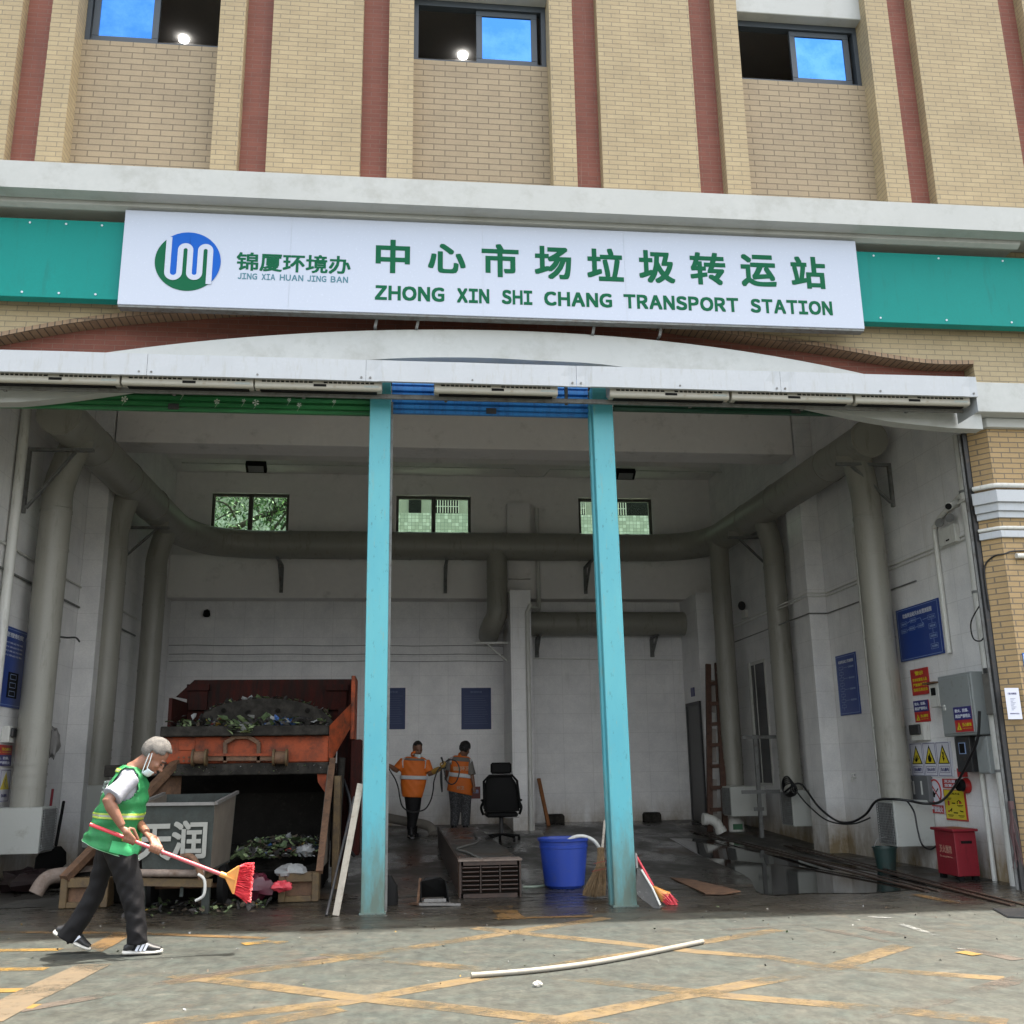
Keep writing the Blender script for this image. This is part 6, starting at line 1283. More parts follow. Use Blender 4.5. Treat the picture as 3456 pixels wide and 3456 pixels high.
cab([CX(3062,2704,6.16), CX(3085,2740,6.15), CX(3097,2800,6.15), CX(3112,2850,6.15), CX(3140,2866,6.3), CX(3165,2850,6.4)], .011, 'thin black cable hanging down the front of the grille box to the red box')
rnd = random.Random(12); mb = MB()
for k in range(5):
    g = [CX(2655+math.cos(j*.785)*(16+2*k)+3*k, 2650+math.sin(j*.785)*(30-2*k)+4*k, 6.12+.012*k) for j in range(8)]; mb.tube(spline(g+[g[0]], 4)[:-1], .011, 6, closed=True)
solo('cable_coil', mb, CABLE, 'coil of black cable hung over the second right grille box', 'cable', loc=CX(2655,2690), smooth=50)
q = PX(3415,2110,6.5); solo('cable_loop', MB().tube(spline([Vector((6.46,10.62,q.z+.30)), Vector((6.40,10.75,q.z+.12)), Vector((6.42,10.78,q.z-.06)), Vector((6.45,10.68,q.z-.10)), Vector((6.46,10.60,q.z-.02)), Vector((6.45,10.62,q.z+.08))], 6), .008, 8), CABLE, 'small black cable loop beside the shutter guide', 'cable', smooth=50)
q = PX(3432,2725,6.42); mb = MB()
for k in range(14): mb.tube([(6.41,10.50-.004*k,q.z+.02), (6.40+rnd.uniform(-.03,.03),10.45+rnd.uniform(-.05,.05),q.z-.25), (6.40+rnd.uniform(-.04,.04),10.45+rnd.uniform(-.05,.05),q.z-.50-rnd.random()*.12)], .004, 5)
mb.tube([(6.42,10.47,q.z-.02),(6.42,10.47,q.z+.06)], .03, 8); solo('rope_tassel', mb, M('dull_red_rope', (.10,.055,.055), .8), 'dull red rope bundle tied to the shutter guide', 'rope')
g0, g1, g2, g3 = G(3352,3072), G(3520,3072), G(3560,3105), G(3400,3098); GR = thing('drain_grate', g0, 'dark steel drain grate at the right photo edge', 'drain'); mb = MB()
for k in range(9): mb.bar(g0.lerp(g3,k/8)+Vector((0,0,.010)), g1.lerp(g2,k/8)+Vector((0,0,.010)), .018, .014)
part('bars', mb, DARKR, GR); part('pit', MB().add([v+Vector((0,0,.0055)) for v in (g0,g1,g2,g3)], [(0,1,2,3)]), BLACK, GR)
# ladder, pole stand, pvc bend, jug
q0 = G(2392,2795); q1 = G(2452,2800); yl = 18.75; LD = thing('wooden_ladder', (5.6,yl,fz(yl)), 'dark brown wooden ladder leaning beside the back door', 'ladder')
la, lb = PY(2396,2795,yl), PY(2448,2800,yl); ta, tb = PY(2390,2242,yl+.5), PY(2420,2238,yl+.5); la.z = lb.z = fz(yl)+.004
part('rail', MB().bar(la, ta, .10, .06, up=(0,1,0)), WOODL, LD); part('rail', MB().bar(lb, tb, .10, .06, up=(0,1,0)), WOODL, LD)
for k in range(1, 8): part('rung', MB().bar(la.lerp(ta,k/8)+Vector((0,-.04,0)), lb.lerp(tb,k/8)+Vector((0,-.04,0)), .06, .07), WOODL, LD)
for k in range(3): part('board', MB().bar(la.lerp(ta,.1+.3*k)+Vector((.09,.03,0)), la.lerp(ta,.3+.3*k)+Vector((.09,.03,0)), .11, .02, up=(0,1,0)), M('pale_board', (.25,.23,.21), .8, var=.2) if not bpy.data.materials.get('pale_board') else bpy.data.materials['pale_board'], LD)
q = G(2385,2775); p = [PY(x,y,18.2) for x, y in ((2378,2775),(2400,2778),(2420,2790),(2432,2812))]; dz = p[3].z-fz(18.2)-.09; PB = thing('pipe_bend', (p[0].x,18.2,fz(18.2)), 'short white plastic pipe bend on the floor by the ladder', 'pipe'); p = [v-Vector((0,0,dz)) for v in p]
part('bend', MB().tube(spline(p,5), .085, 16), PVC, PB, smooth=50); part('collar', MB().tube([p[0]-Vector((.03,0,0)), p[0]+Vector((.06,0,-.01))], .105, 16), PVC, PB, smooth=50); part('collar', MB().tube([p[3]+Vector((-.01,0,.03)), p[3]+Vector((.02,0,-.04))], .10, 16), PVC, PB, smooth=50)
q = G(2492,2808); JG = thing('plastic_jug', q, 'white plastic jug with a green label under the innermost right grille box', 'jug'); part('jug_body', MB().loft([(q+Vector((0,.1,0)),Vector((.15,0,0)),Vector((0,.09,0))),(q+Vector((0,.1,.16)),Vector((.15,0,0)),Vector((0,.09,0))),(q+Vector((-.02,.1,.26)),Vector((.09,0,0)),Vector((0,.06,0))),(q+Vector((-.05,.1,.32)),Vector((.035,0,0)),Vector((0,.035,0)))], 16), PVC, JG, smooth=40); part('label', MB().box(q+Vector((-.09,.002,.04)), q+Vector((.09,.009,.14))), M('jug_green', (.05,.16,.08), .5), JG)
q = G(2572,2828); PS = thing('pole_stand', q, 'grey steel pole stand with cross arms in front of the slot window', 'stand'); xx, yy = q.x, q.y; part('pole', MB().box((xx-.03,yy-.03,fz(yy)+.002),(xx+.03,yy+.03,PY(2545,2480,yy).z)), BRKT, PS)
for y_, l, r in ((2488,.25,.38),(2672,.32,.36),(2730,.12,.05)): zz = PY(2560,y_,yy).z; part('cross_arm', MB().box((xx-l,yy-.072,zz-.03),(xx+r,yy-.0305,zz+.03)), BRKT, PS)
# back of the bay
for a, b, lab in ((1849,1906,'dark concrete block against the back wall, right of the pillar'),(2178,2233,'dark concrete block against the back wall, near the door')):
    x0, x1 = PY(a,2775,YB-.25).x, PY(b,2775,YB-.25).x; z0 = fz(YB-.25); yk = YB-.25; cbk = thing('concrete_block', ((x0+x1)/2,YB-.12,z0), lab, 'block', 'blocks at the back wall')
    part('block_body', MB().prism([(x0,yk,z0),(x1,yk,z0),(x1,yk,z0+.14),(x1-.03,yk,z0+.18),(x0+.03,yk,z0+.18),(x0,yk,z0+.14)], (0,.24,0)), GRIME_G, cbk)
q0, q1 = PY(1852,2800,20.4), PY(1818,2628,20.9); q0.z = fz(20.4)+.01; stick('orange_pole', q0, q1, .07, .04, M('faded_orange', (.30,.12,.04), .7, var=.2), 'faded orange board leaning behind the back pillar', 'board')
P = spline([PY(1290,2757,19.8), PY(1360,2770,19.7), PY(1430,2782,19.5), PY(1455,2795,19.4), PY(1462,2815,19.3)], 5); zmn = min(p.z-fz(p.y) for p in P)-.09; solo('suction_pipe', MB().tube([p-Vector((0,0,max(0,zmn))) for p in P], .085, 14), M('grey_hose', (.22,.20,.17), .7, var=.2), 'thick grey hose on the floor behind the masked worker', 'hose', smooth=50)
P = [PZ(x,y,z_t+.012) for x, y in ((1600,2812),(1612,2840),(1560,2858),(1543,2866),(1580,2878),(1625,2900))]; solo('floor_hose', MB().tube(spline(P,6), .013, 8), M('hose_grey', (.13,.125,.11), .6), 'thin grey hose winding over the long steel platform', 'hose', smooth=50)
q = G(1703,2846); q.y += .25; OC = thing('office_chair', (q.x,q.y,fz(q.y)), 'black high backed office chair by the back pillar, seen from behind', 'chair'); ox, oy, oz = q.x, q.y, fz(q.y)
part('backrest', MB().loft([((ox-.03,oy-.14,oz+.50),(.30,0,0),(0,.05,0)),((ox-.04,oy-.17,oz+.75),(.31,0,0),(0,.06,0)),((ox-.05,oy-.16,oz+.98),(.26,0,0),(0,.05,0)),((ox-.06,oy-.15,oz+1.08),(.20,0,0),(0,.035,0))], 20), BLACK, OC, smooth=50)
part('back_frame', MB().tube([(ox-.33,oy-.2,oz+.55),(ox-.34,oy-.22,oz+1.0),(ox-.25,oy-.22,oz+1.09),(ox+.15,oy-.22,oz+1.09),(ox+.23,oy-.22,oz+1.0),(ox+.28,oy-.2,oz+.55)], .022, 8), BLACK, OC)
part('headrest', MB().box((ox-.22,oy-.22,oz+1.12),(ox+.14,oy-.14,oz+1.31)), BLACK, OC, bevel=.03); part('seat', MB().box((ox-.29,oy-.16,oz+.40),(ox+.25,oy+.36,oz+.49)), BLACK, OC, bevel=.03)
for s in (-1, 1): 
    ar = part('armrest', MB().box((ox-.02+s*.30-.05,oy-.12,oz+.66),(ox-.02+s*.30+.05,oy+.18,oz+.70)), BLACK, OC, bevel=.015); part('arm_support', MB().tube(spline([(ox-.02+s*.30,oy+.05,oz+.66),(ox-.02+s*.35,oy+.05,oz+.56),(ox-.02+s*.31,oy+.05,oz+.44)],4), .022, 8), BLACK, ar)
part('column', MB().cyl((ox-.02,oy+.08,oz+.12),(ox-.02,oy+.08,oz+.40),.035,12), DARKR, OC)
for k in range(5):
    g = k*1.2566+.3; e = Vector((ox-.02+.33*math.cos(g), oy+.08+.33*math.sin(g), oz+.085)); l = part('base_leg', MB().bar((ox-.02,oy+.08,oz+.12), e, .05, .035), BLACK, OC); part('castor', MB().cyl(e+Vector((-.02,0,-.05)), e+Vector((.02,0,-.05)), .033, 12), BLACK, l)
part('footrest_bar', MB().bar((ox+.02,oy-.2,oz+.40),(ox+.26,oy-.2,oz+.405),.012,.012), GALV, OC)
# left side of the bay
t0, t1 = PX(215,2706,-4.30), PX(189,2853,-4.20); SH = thing('shovel', PX(165,2900,-4.2), 'black shovel standing beside the left grille box', 'shovel'); part('handle', MB().tube([t0, t1], .019, 10), BLACK, SH)
yb_ = t1.y; bz = PX(190,2853,-4.2); part('blade', MB().prism([PX(150,2858,-4.22),PX(205,2855,-4.18),PX(222,2875,-4.16),PX(222,2915,-4.16),PX(205,2930,-4.18),PX(115,2935,-4.24),PX(120,2895,-4.24)], (.02,-.04,0)), BLACK, SH, bevel=.004)
t0, t1 = PX(178,2664,-4.45), PX(150,2880,-4.35); stick('red_stick', t1, t0, .016, 0, REDBOX, 'short dark red stick behind the left grille box', 'stick', True)
bq = PX(60,2950,-4.3); bag('refuse_sack', (-4.25,L1Y+.1,.12), (.38,.35,.12), M('black_sack', (.018,.010,.010), .4, var=.3), 'low dark refuse sack under the left grille box', 9)
q = PX(182,2480,-4.5); bag('hung_bag', (q.x,q.y,q.z-.1), (.07,.14,.18), M('grey_bag', (.30,.29,.28), .6), 'grey plastic bag hung behind the left duct', 13)
q = PX(205,2160,-4.43); solo('wire_tie', MB().tube(spline([PX(190,2148,-4.42),PX(225,2152,-4.42),PX(255,2152,-4.42),PX(268,2165,-4.42)],5), .012, 8), CABLE, 'short black wire across the left pilaster', 'wire', smooth=50)
# ------------------------------------------------------------------ people
def head_mb(mb, c, f, u, k=1.0, neck=None):
    f = Vector(f).normalized(); u = Vector(u); u = (u-f*u.dot(f)).normalized(); s = f.cross(u); R = Matrix((f, s, u)).transposed()
    P = lambda a, b, h: Vector(c)+(f*a+s*b+u*h)*k
    E = lambda p, r, n=14, m=10: mb.ball(p, tuple(x*k for x in r), n, m, R)
    E(P(-.012,0,.02),(.098,.076,.098),18,12); E(P(.028,0,-.045),(.066,.060,.082),16,10); E(P(.012,0,-.075),(.064,.054,.05)); E(P(.066,0,-.112),(.026,.026,.020))
    E(P(.098,0,-.040),(.013,.012,.030)); E(P(.110,0,-.056),(.015,.015,.012)); E(P(.098,.013,-.060),(.010,.009,.008)); E(P(.098,-.013,-.060),(.010,.009,.008))
    E(P(.080,0,.002),(.016,.048,.012)); E(P(.088,0,-.086),(.012,.022,.005)); E(P(.087,0,-.095),(.012,.020,.006)); E(P(.066,.040,-.045),(.022,.018,.02)); E(P(.066,-.040,-.045),(.022,.018,.02))
    for q in (-1, 1): E(P(-.008,q*.074,-.028),(.022,.011,.034))
    if neck is not None: mb.tube([P(-.022,0,-.05), P(-.03,0,-.09), Vector(neck).lerp(P(-.03,0,-.09),.4), neck], [.052*k,.054*k,.056*k,.068*k], 14)
    return P, R, f, s, u
def limb(mb, pts, rs, n=12): mb.tube(pts, rs, n)
def smooth_limb(mb, a, b, c, r, n=12):           # shoulder-elbow-wrist or hip-knee-ankle with muscle shape
    a, b, c = Vector(a), Vector(b), Vector(c); pts = [a, a.lerp(b,.35), a.lerp(b,.8), b, b.lerp(c,.22), b.lerp(c,.7), c]; mb.tube(pts, r, n)
def grip_hand(mb, wrist, pc, ax, out, k=1.0, rh=.014):
    # hand closed round a handle through pc along ax; out: from handle towards the back of the hand
    ax = Vector(ax).normalized(); out = Vector(out); out = (out-ax*out.dot(ax)).normalized(); q = ax.cross(out); wrist = Vector(wrist); pc = Vector(pc)
    kn = pc+out*.030*k
    for i, (o, l) in enumerate(((.036,.9),(.012,1.0),(-.012,.97),(-.034,.82))):
        b = kn+ax*o*k; mb.tube([wrist.lerp(b,.15)+ax*o*.4*k, wrist.lerp(b,.6)+out*.004, b], [.016*k,.014*k,.0125*k], 8)   # metacarpals fill the palm
        g = [kn+ax*o*k]
        for a_ in (35, 80, 130, 180, 225): r = (rh+.0085*k); g.append(pc+ax*o*k*.96+(out*math.cos(R_(a_))+q*math.sin(R_(a_)))*(r+.004*(a_ < 60)))
        n_ = len(g) if l > .9 else len(g)-1; mb.tube(g[:n_], [.0115*k,.0108*k,.010*k,.0095*k,.009*k,.0082*k][:n_], 8)
    mb.ball(wrist.lerp(kn,.5), (.026*k,.026*k,.026*k), 10, 8)
    t0 = wrist.lerp(kn,.35)-q*.022*k+ax*.02*k; mb.tube([t0, t0+ax*.028*k-q*.012*k-out*.012*k, pc+ax*.050*k-q*(rh+.010)*1.0-out*.002, pc+ax*.062*k-out*(rh+.006)*k], [.013*k,.0125*k,.0112*k,.0095*k], 8)
def loft_px(secs, n=28):   # sections: (left px, right px, Y, half depth)
    out = []
    for l, r, Y, d in secs:
        a, b = PY(*l, Y), PY(*r, Y); out.append(((a+b)/2, (b-a)/2, Vector((0,d,0))))
    return out
def interp(secs, t):
    t = max(0, min(len(secs)-1-1e-6, t)); i = int(t); f_ = t-i; p = [secs[max(i-1,0)], secs[i], secs[i+1], secs[min(i+2,len(secs)-1)]]
    def cr(k): a, b, c, d = (x[k] for x in p); return .5*((2*b)+(c-a)*f_+(2*a-5*b+4*c-d)*f_*f_+(3*b-a-3*c+d)*f_**3)
    return cr(0), cr(1), cr(2)
def shell(secs, t0, t1, m, n=40, grow=0.0, hole=None, wr=.0, seed=0, g0=0, g1=360, cap=False):
    # skin of a garment between parameters t0..t1, with folds; hole(angle, t) removes faces
    mb = MB(); full = g1-g0 >= 360
    nn = n if full else n+1
    for i in range(m+1):
        t = t0+(t1-t0)*i/m; c, a, b = interp(secs, t); la, lb = a.length, b.length
        for k in range(nn):
            g = R_(g0+(g1-g0)*k/n); w_ = wr*(math.sin(g*5+t*2.1+seed)*.6+math.sin(g*9-t*3.3+seed*2)*.4+math.sin(t*6+g*2+seed)*.5)
            mb.v.append(c+a*math.cos(g)*(1+(grow+w_)/la)+b*math.sin(g)*(1+(grow+w_)/lb))
    for i in range(m):
        for k in range(n):
            l = (k+1) % nn if full else k+1
            if hole and hole(g0+(g1-g0)*(k+.5)/n, t0+(t1-t0)*(i+.5)/m): continue
            mb.f.append((i*nn+k, i*nn+l, (i+1)*nn+l, (i+1)*nn+k)); mb.m.append(0)
    if cap and full: mb.f += [tuple(range(n-1,-1,-1)), tuple(m*nn+k for k in range(n))]; mb.m += [0,0]
    return mb
def thick(o, t):
    md = o.modifiers.new('t', 'SOLIDIFY'); md.thickness = t; md.offset = 0
def hair_cap(P, R, c, k, mat, parent, rx=(.106,.083,.104), cut=None, seed=1, lump=.006):
    mb = MB().ball(P(-.012,0,.022), tuple(x*k for x in rx), 40, 28, R); ctr = P(-.012,0,.022); rnd = random.Random(seed); keep = []
    inv = R.transposed(); loc = [inv @ (v-ctr)/k for v in mb.v]
    for i, v in enumerate(mb.v): q = loc[i]; mb.v[i] = v+(v-ctr).normalized()*lump*k*(math.sin(q.x*90+seed)*math.sin(q.y*80)*.5+math.sin(q.z*70+q.x*40)*.4+rnd.uniform(-.6,.6))
    for f_ in mb.f:
        q = sum((loc[i] for i in f_), Vector((0,0,0)))/len(f_)
        if cut(q): keep.append(f_)
    mb.f = keep; mb.m = [0]*len(keep); o = part('hair', mb, mat, parent, smooth=60, recalc=False); thick(o, .012*k); return o

# ---- the man sweeping in the sun
Yw = 8.38
WK = thing('person', (-2.15, Yw, 0), 'grey haired person in a green vest and black trousers walking with a red broom', 'person')
BRM0, BRM1 = PY(303,2782,Yw-.28), PY(775,2962,Yw-.14)
shR, elR, wrR = PY(442,2626,Yw-.17), PY(364,2702,Yw-.31), PY(412,2788,Yw-.28)
shL, elL, wrL = PY(462,2630,Yw+.17), PY(430,2735,Yw+.20), PY(494,2808,Yw-.12)
hc = PY(525,2548,Yw); nk = PY(447,2600,Yw)
fdir = (PY(600,2612,Yw)-PY(527,2545,Yw)).normalized(); udir = (PY(560,2495,Yw)-PY(500,2560,Yw)).normalized()
body = MB(); P, R, f_, s_, u_ = head_mb(body, hc, fdir, udir, 1.04, nk)
smooth_limb(body, shR, elR, wrR, [.058,.052,.044,.043,.045,.035,.028]); smooth_limb(body, shL, elL, wrL, [.058,.052,.044,.043,.045,.035,.028])
axb = (BRM1-BRM0).normalized(); hR = BRM0.lerp(BRM1, (436-303)/472); hL = BRM0.lerp(BRM1, (522-303)/472)
grip_hand(body, wrR, hR, axb, Vector((-.25,-.75,.55)), 1.05, .015); grip_hand(body, wrL, hL, axb, Vector((-.15,-.35,.9)), 1.05, .015)
tors = loft_px([((424,2582),(470,2590),Yw,.085),((404,2603),(482,2612),Yw,.165),((377,2645),(490,2652),Yw,.195),((354,2690),(491,2695),Yw,.190),((333,2735),(482,2738),Yw,.185),((312,2780),(472,2795),Yw,.190),((299,2812),(468,2850),Yw,.195),((288,2834),(458,2898),Yw,.200)])
inner = [(c, a*.86, b*.86) for c, a, b in tors]
body.loft([inner[i] for i in range(0, 7)], 24)
skin = remesh(body, .0058, 3); part('body', skin, SKIN, WK, smooth=60)
# face details
for q in (-1, 1):
    e = part('eye', MB().ball(P(.088,q*.030,-.020), (.010,.012,.006), 10, 6, R), M('eye_dark', (.03,.02,.018), .25) if not bpy.data.materials.get('eye_dark') else bpy.data.materials['eye_dark'], WK, smooth=60)
    part('eyebrow', MB().tube([P(.097,q*.016,.002), P(.096,q*.032,.006), P(.082,q*.050,.002)], [.004,.005,.003], 6), HAIRB, WK)
part('mouth', MB().tube([P(.092,-.020,-.091), P(.101,0,-.091), P(.092,.020,-.091)], .0028, 6), M('lip', (.20,.07,.055), .5), WK)
hair_cap(P, R, hc, 1.04, HAIRG, WK, cut=lambda q: q.z > -.004+.55*max(0,q.x-.02) and not (q.x > .070 and q.z < .055) or (q.x < .0 and q.z > -.062 and abs(q.y) < .09 and q.x < -.012-.12*max(0,-.02-q.z)), seed=3, lump=.0035)
mk = MB(); mv = []
for i in range(9):
    for j in range(7): a_ = -70+140*i/8; h = -.095-.055*j/6; rr = .082-.006*j/6; mv.append(P(.014+rr*math.cos(R_(a_))*(.95-.05*abs(j-3)/3)-.012*(j/6), rr*.86*math.sin(R_(a_)), h))
mk.add(mv, [(i*7+j, i*7+j+1, (i+1)*7+j+1, (i+1)*7+j) for i in range(8) for j in range(6)]); o = part('face_mask', mk, MASK, WK, smooth=60, recalc=False); thick(o, .004)
for q in (-1, 1): part('mask_loop', MB().tube([P(.038,q*.078,-.100), P(.015,q*.082,-.045), P(-.012,q*.084,.004)], .0032, 6).tube([P(.030,q*.076,-.140), P(.004,q*.080,-.085), P(-.026,q*.084,-.01)], .0032, 6), MASK, WK)
# shirt, vest with reflective bands
sh = MB(); sh.loft([(c, a*.93, b*.95) for c, a, b in tors[:7]], 28)
def sleeve(mb, a, b, t1, r0, r1):
    a, b = Vector(a), Vector(b); d = (b-a).normalized(); mb.tube([a-d*.02, a.lerp(b,t1*.5), a.lerp(b,t1*.85), a.lerp(b,t1)], [r0*.95, r0, (r0+r1)/2, r1], 16)
sleeve(sh, shR+Vector((.0,0,-.005)), elR, .84, .070, .084); sleeve(sh, shL, elL, .78, .070, .08)
part('shirt', remesh(sh, .011, 3), SHIRT, WK, smooth=60)
def arm_hole(g, t):
    g %= 360
    for c in (270, 90):
        d = ((g-c+180) % 360)-180; u = d-8*(1 if c == 270 else -1); tc = 1.65
        if (u/44)**2+((t-tc)/1.55)**2 < 1 and t > .35: return True
    return False
v = shell(tors, 0.05, 7, 60, 72, .010, arm_hole, .009, 2); o = part('vest', v, VESTG, WK, smooth=60, recalc=False); thick(o, .006)
def band(t0, t1, mat, nm, g0=0, g1=360, grow=.0165, secs=tors, hole=None, pr=WK): o = part(nm, shell(secs, t0, t1, 5, 72, grow, hole, .009, 2, g0, g1), mat, pr, smooth=60, recalc=False); thick(o, .003); return o
for (t0, t1, mt) in ((4.12,4.25,REFY),(4.25,4.36,REFS),(4.36,4.49,REFY)): band(t0, t1, mt, 'reflective_band')
for (t0, t1, mt) in ((.66,.80,REFY),(.80,.92,REFS),(.92,1.06,REFY)): band(t0, t1, mt, 'reflective_band', 100, 260, .016, hole=arm_hole)
for (t0, t1, mt) in ((5.62,5.80,REFY),): band(t0, t1, mt, 'reflective_band', 300, 365)
part('pocket', shell(tors, 5.9, 6.75, 6, 16, .017, None, .009, 2, 282, 348), M('green_pocket', (.05,.42,.16), .6, var=.1), WK, smooth=60, recalc=False)
part('hem', shell(tors, 6.93, 7.0, 2, 72, .016, None, .009, 2), M('pale_piping', (.35,.60,.42), .6), WK, smooth=60, recalc=False)
c_, a_, b_ = interp(tors, 2.25); bk = c_-a_*1.10; up_ = (interp(tors,1.8)[0]-interp(tors,2.7)[0]).normalized(); part('vest_lettering', MB().text('环卫', bk+Vector((-.006,-.02,0)), -Y_, up_, h=.085, ext=.004, bold=.03), PWHITE, WK)
# trousers
fl = loft_px([((340,2850),(462,2880),Yw-.05,.125),((356,2895),(470,2925),Yw-.06,.110),((376,2945),(480,2955),Yw-.06,.092),((396,3000),(487,3005),Yw-.06,.082),((412,3050),(487,3052),Yw-.06,.078),((424,3100),(492,3100),Yw-.06,.078),((428,3150),(496,3148),Yw-.06,.080),((430,3186),(499,3184),Yw-.06,.080)])
blg = loft_px([((330,2848),(430,2880),Yw+.05,.125),((322,2890),(398,2925),Yw+.07,.105),((312,2940),(372,2962),Yw+.09,.090),((298,2986),(354,3012),Yw+.10,.080),((276,3030),(332,3062),Yw+.10,.076),((246,3080),(304,3110),Yw+.10,.078),((220,3118),(277,3150),Yw+.10,.080),((192,3150),(262,3188),Yw+.10,.082)])
tr = MB(); tr.loft([(c,a,b) for c,a,b in [interp(fl,t*.25) for t in range(29)]], 24); tr.loft([interp(blg,t*.25) for t in range(29)], 24); wa = loft_px([((318,2820),(462,2862),Yw,.165),((330,2860),(464,2895),Yw,.165)]); tr.loft(wa, 24)
tm = remesh(tr, .009, 2); rnd = random.Random(4)
for i, p in enumerate(tm.v):
    w_ = .0075*(1-2*abs(math.sin(p.z*11+p.x*7+2.5*math.sin(p.z*5.3+p.y*9))))*math.sin(p.x*11+p.z*3.1+2+1.7*math.sin(p.z*13))+.003*math.sin(p.z*58-p.x*39+p.y*20+4*math.sin(p.x*11)); dirn = Vector((math.sin(p.z*9), -1, .2)).normalized(); tm.v[i] = p+dirn*w_
part('trousers', tm, TROUS, WK, smooth=60)
def shoe(heel, toe, Yc, parent, wd=.045, lift=0.0, roll=0.0):
    h, t = Vector(heel), Vector(toe); d = (t-h); L = d.length; d.normalize(); up = Vector((-d.z,0,d.x)) if abs(d.y) < .2 else Vector((0,0,1)); s = Vector((0,1,0))
    q = lambda a, b, c: h+d*(a*L)+up*b+s*c
    so = MB(); so.loft([(q(0,.018,0), s*wd*.6, up*.016),(q(.06,.018,0), s*wd*.9, up*.018),(q(.35,.016,0), s*wd*.85, up*.016),(q(.7,.016,0), s*wd*1.08, up*.016),(q(.92,.019,0), s*wd*.85, up*.015),(q(1,.022,0), s*wd*.4, up*.012)], 16); sole = part('sole', so, SOLE, parent, smooth=50)
    shb = MB(); shb.loft([(q(.02,.045,0), s*wd*.5, up*.020),(q(.08,.050,0), s*wd*.80, up*.026),(q(.18,.066,0), s*wd*.80, up*.042),(q(.35,.075,0), s*wd*.82, up*.052),(q(.55,.058,0), s*wd*.90, up*.036),(q(.80,.043,0), s*wd*.92, up*.022),(q(.95,.038,0), s*wd*.6, up*.014)], 16); so_ = part('shoe', shb, SHOEB, parent, smooth=50)
    st = MB()
    for k in range(3): st.bar(q(.36+.10*k,.030,-wd*.90), q(.44+.10*k,.078,-wd*.80), .018, .006, up=(0,1,0))
    part('shoe_stripes', st, PWHITE, so_); return so_
hl, to = PY(414,3224,Yw-.06), PY(549,3216,Yw-.06); z0 = min(hl.z, to.z)-.004; hl.z -= z0; to.z = hl.z; hl.z = to.z = .003; shoe(hl, to, Yw, WK, .05)
hl, to = PY(178,3160,Yw+.10), PY(300,3222,Yw+.10); dz = to.z-.006; hl.z -= dz; to.z -= dz; shoe(hl, to, Yw+.1, WK, .05)
for a, b, r in ((PY(462,3170,Yw-.06), PY(462,3205,Yw-.06), .042), (PY(234,3150,Yw+.10), PY(243,3180,Yw+.10), .036)): part('ankle', MB().tube([a, b], r, 14), BLACK, WK)
# the broom he holds
BM = thing('broom', BRM1, 'pink handled broom with orange head and bright red bristles held by the walking person', 'broom')
part('handle', MB().tube([BRM0, BRM0.lerp(BRM1,.33)], .0135, 12), REDPL, BM, smooth=50); part('handle', MB().tube([BRM0.lerp(BRM1,.3301), BRM1], .0145, 12), PINK, BM, smooth=50)
Yb_ = BRM1.y; ja = PY(764,2957,Yb_); c1, c2 = PY(808,2922,Yb_), PY(789,3016,Yb_)
part('head', MB().prism([ja+Vector((0,-.016,.022)), c1+Vector((-.012,-.016,0)), c1+Vector((.006,-.016,0)), c2+Vector((.010,-.016,0)), c2+Vector((-.010,-.016,0)), ja+Vector((-.004,-.016,-.022))], (0,.032,0)), YORANGE, BM, bevel=.006)
part('head_rib', MB().bar(c1+Vector((0,-.02,0)), c2+Vector((0,-.02,0)), .014, .012, up=(0,1,0)).bar(ja+Vector((0,-.02,0)), (c1+c2)/2+Vector((-.01,-.02,0)), .010, .010, up=(0,1,0)).tube([ja-axb*.05, ja+axb*.02], .02, 12), YORANGE, BM)
rnd = random.Random(21); mb = MB(); dirb = (PY(850,2935,Yb_)-c1).normalized()
for i in range(700):
    u = rnd.random(); a_ = c1.lerp(c2, u)+Vector((.004, rnd.uniform(-.022,.022), 0)); e = PY(853-12*u+rnd.uniform(-9,7), 2918+u*124+rnd.uniform(-9,9), Yb_+rnd.uniform(-.06,.06)); m0 = a_.lerp(e,.5)+Vector((rnd.uniform(-.012,.012), rnd.uniform(-.012,.012), rnd.uniform(-.012,.012))); mb.mi = rnd.randrange(2); mb.tube([a_, m0, e], [.0032,.003,.0022], 3)
part('bristles', mb, [M('bristle_red', (.75,.055,.07), .45, var=.15), M('bristle_red_deep', (.55,.03,.045), .45, var=.15)], BM)

# ---- the masked man with the hose
Ym = 18.77
MN = thing('person', (.12, Ym, fz(Ym)), 'masked person in orange workwear holding a black hose, facing the forecourt', 'person')
body = MB(); hc = PY(1410,2526,Ym-.02); P, R, f_, s_, u_ = head_mb(body, hc, Vector((.30,-1,-.18)), Vector((0,0,1)), 1.06, PY(1404,2566,Ym))
A1, A2, A3 = PY(1362,2570,Ym), PY(1338,2600,Ym-.02), PY(1312,2582,Ym-.15); B1, B2, B3 = PY(1437,2572,Ym), PY(1450,2612,Ym-.05), PY(1484,2594,Ym-.2)
smooth_limb(body, A1, A2, A3, [.06,.055,.048,.047,.048,.038,.03]); smooth_limb(body, B1, B2, B3, [.06,.055,.048,.047,.048,.038,.03])
HN, HP = PY(1498,2582,Ym-.24), PY(1306,2578,Ym-.2)
grip_hand(body, A3, HP, Vector((.2,0,1)), Vector((-.3,-.9,0)), 1.0, .012)
mt = loft_px([((1374,2553),(1430,2556),Ym,.09),((1352,2566),(1445,2570),Ym,.115),((1354,2600),(1441,2603),Ym,.135),((1352,2640),(1438,2642),Ym,.14),((1355,2672),(1430,2674),Ym,.14),((1358,2689),(1425,2692),Ym,.14)])
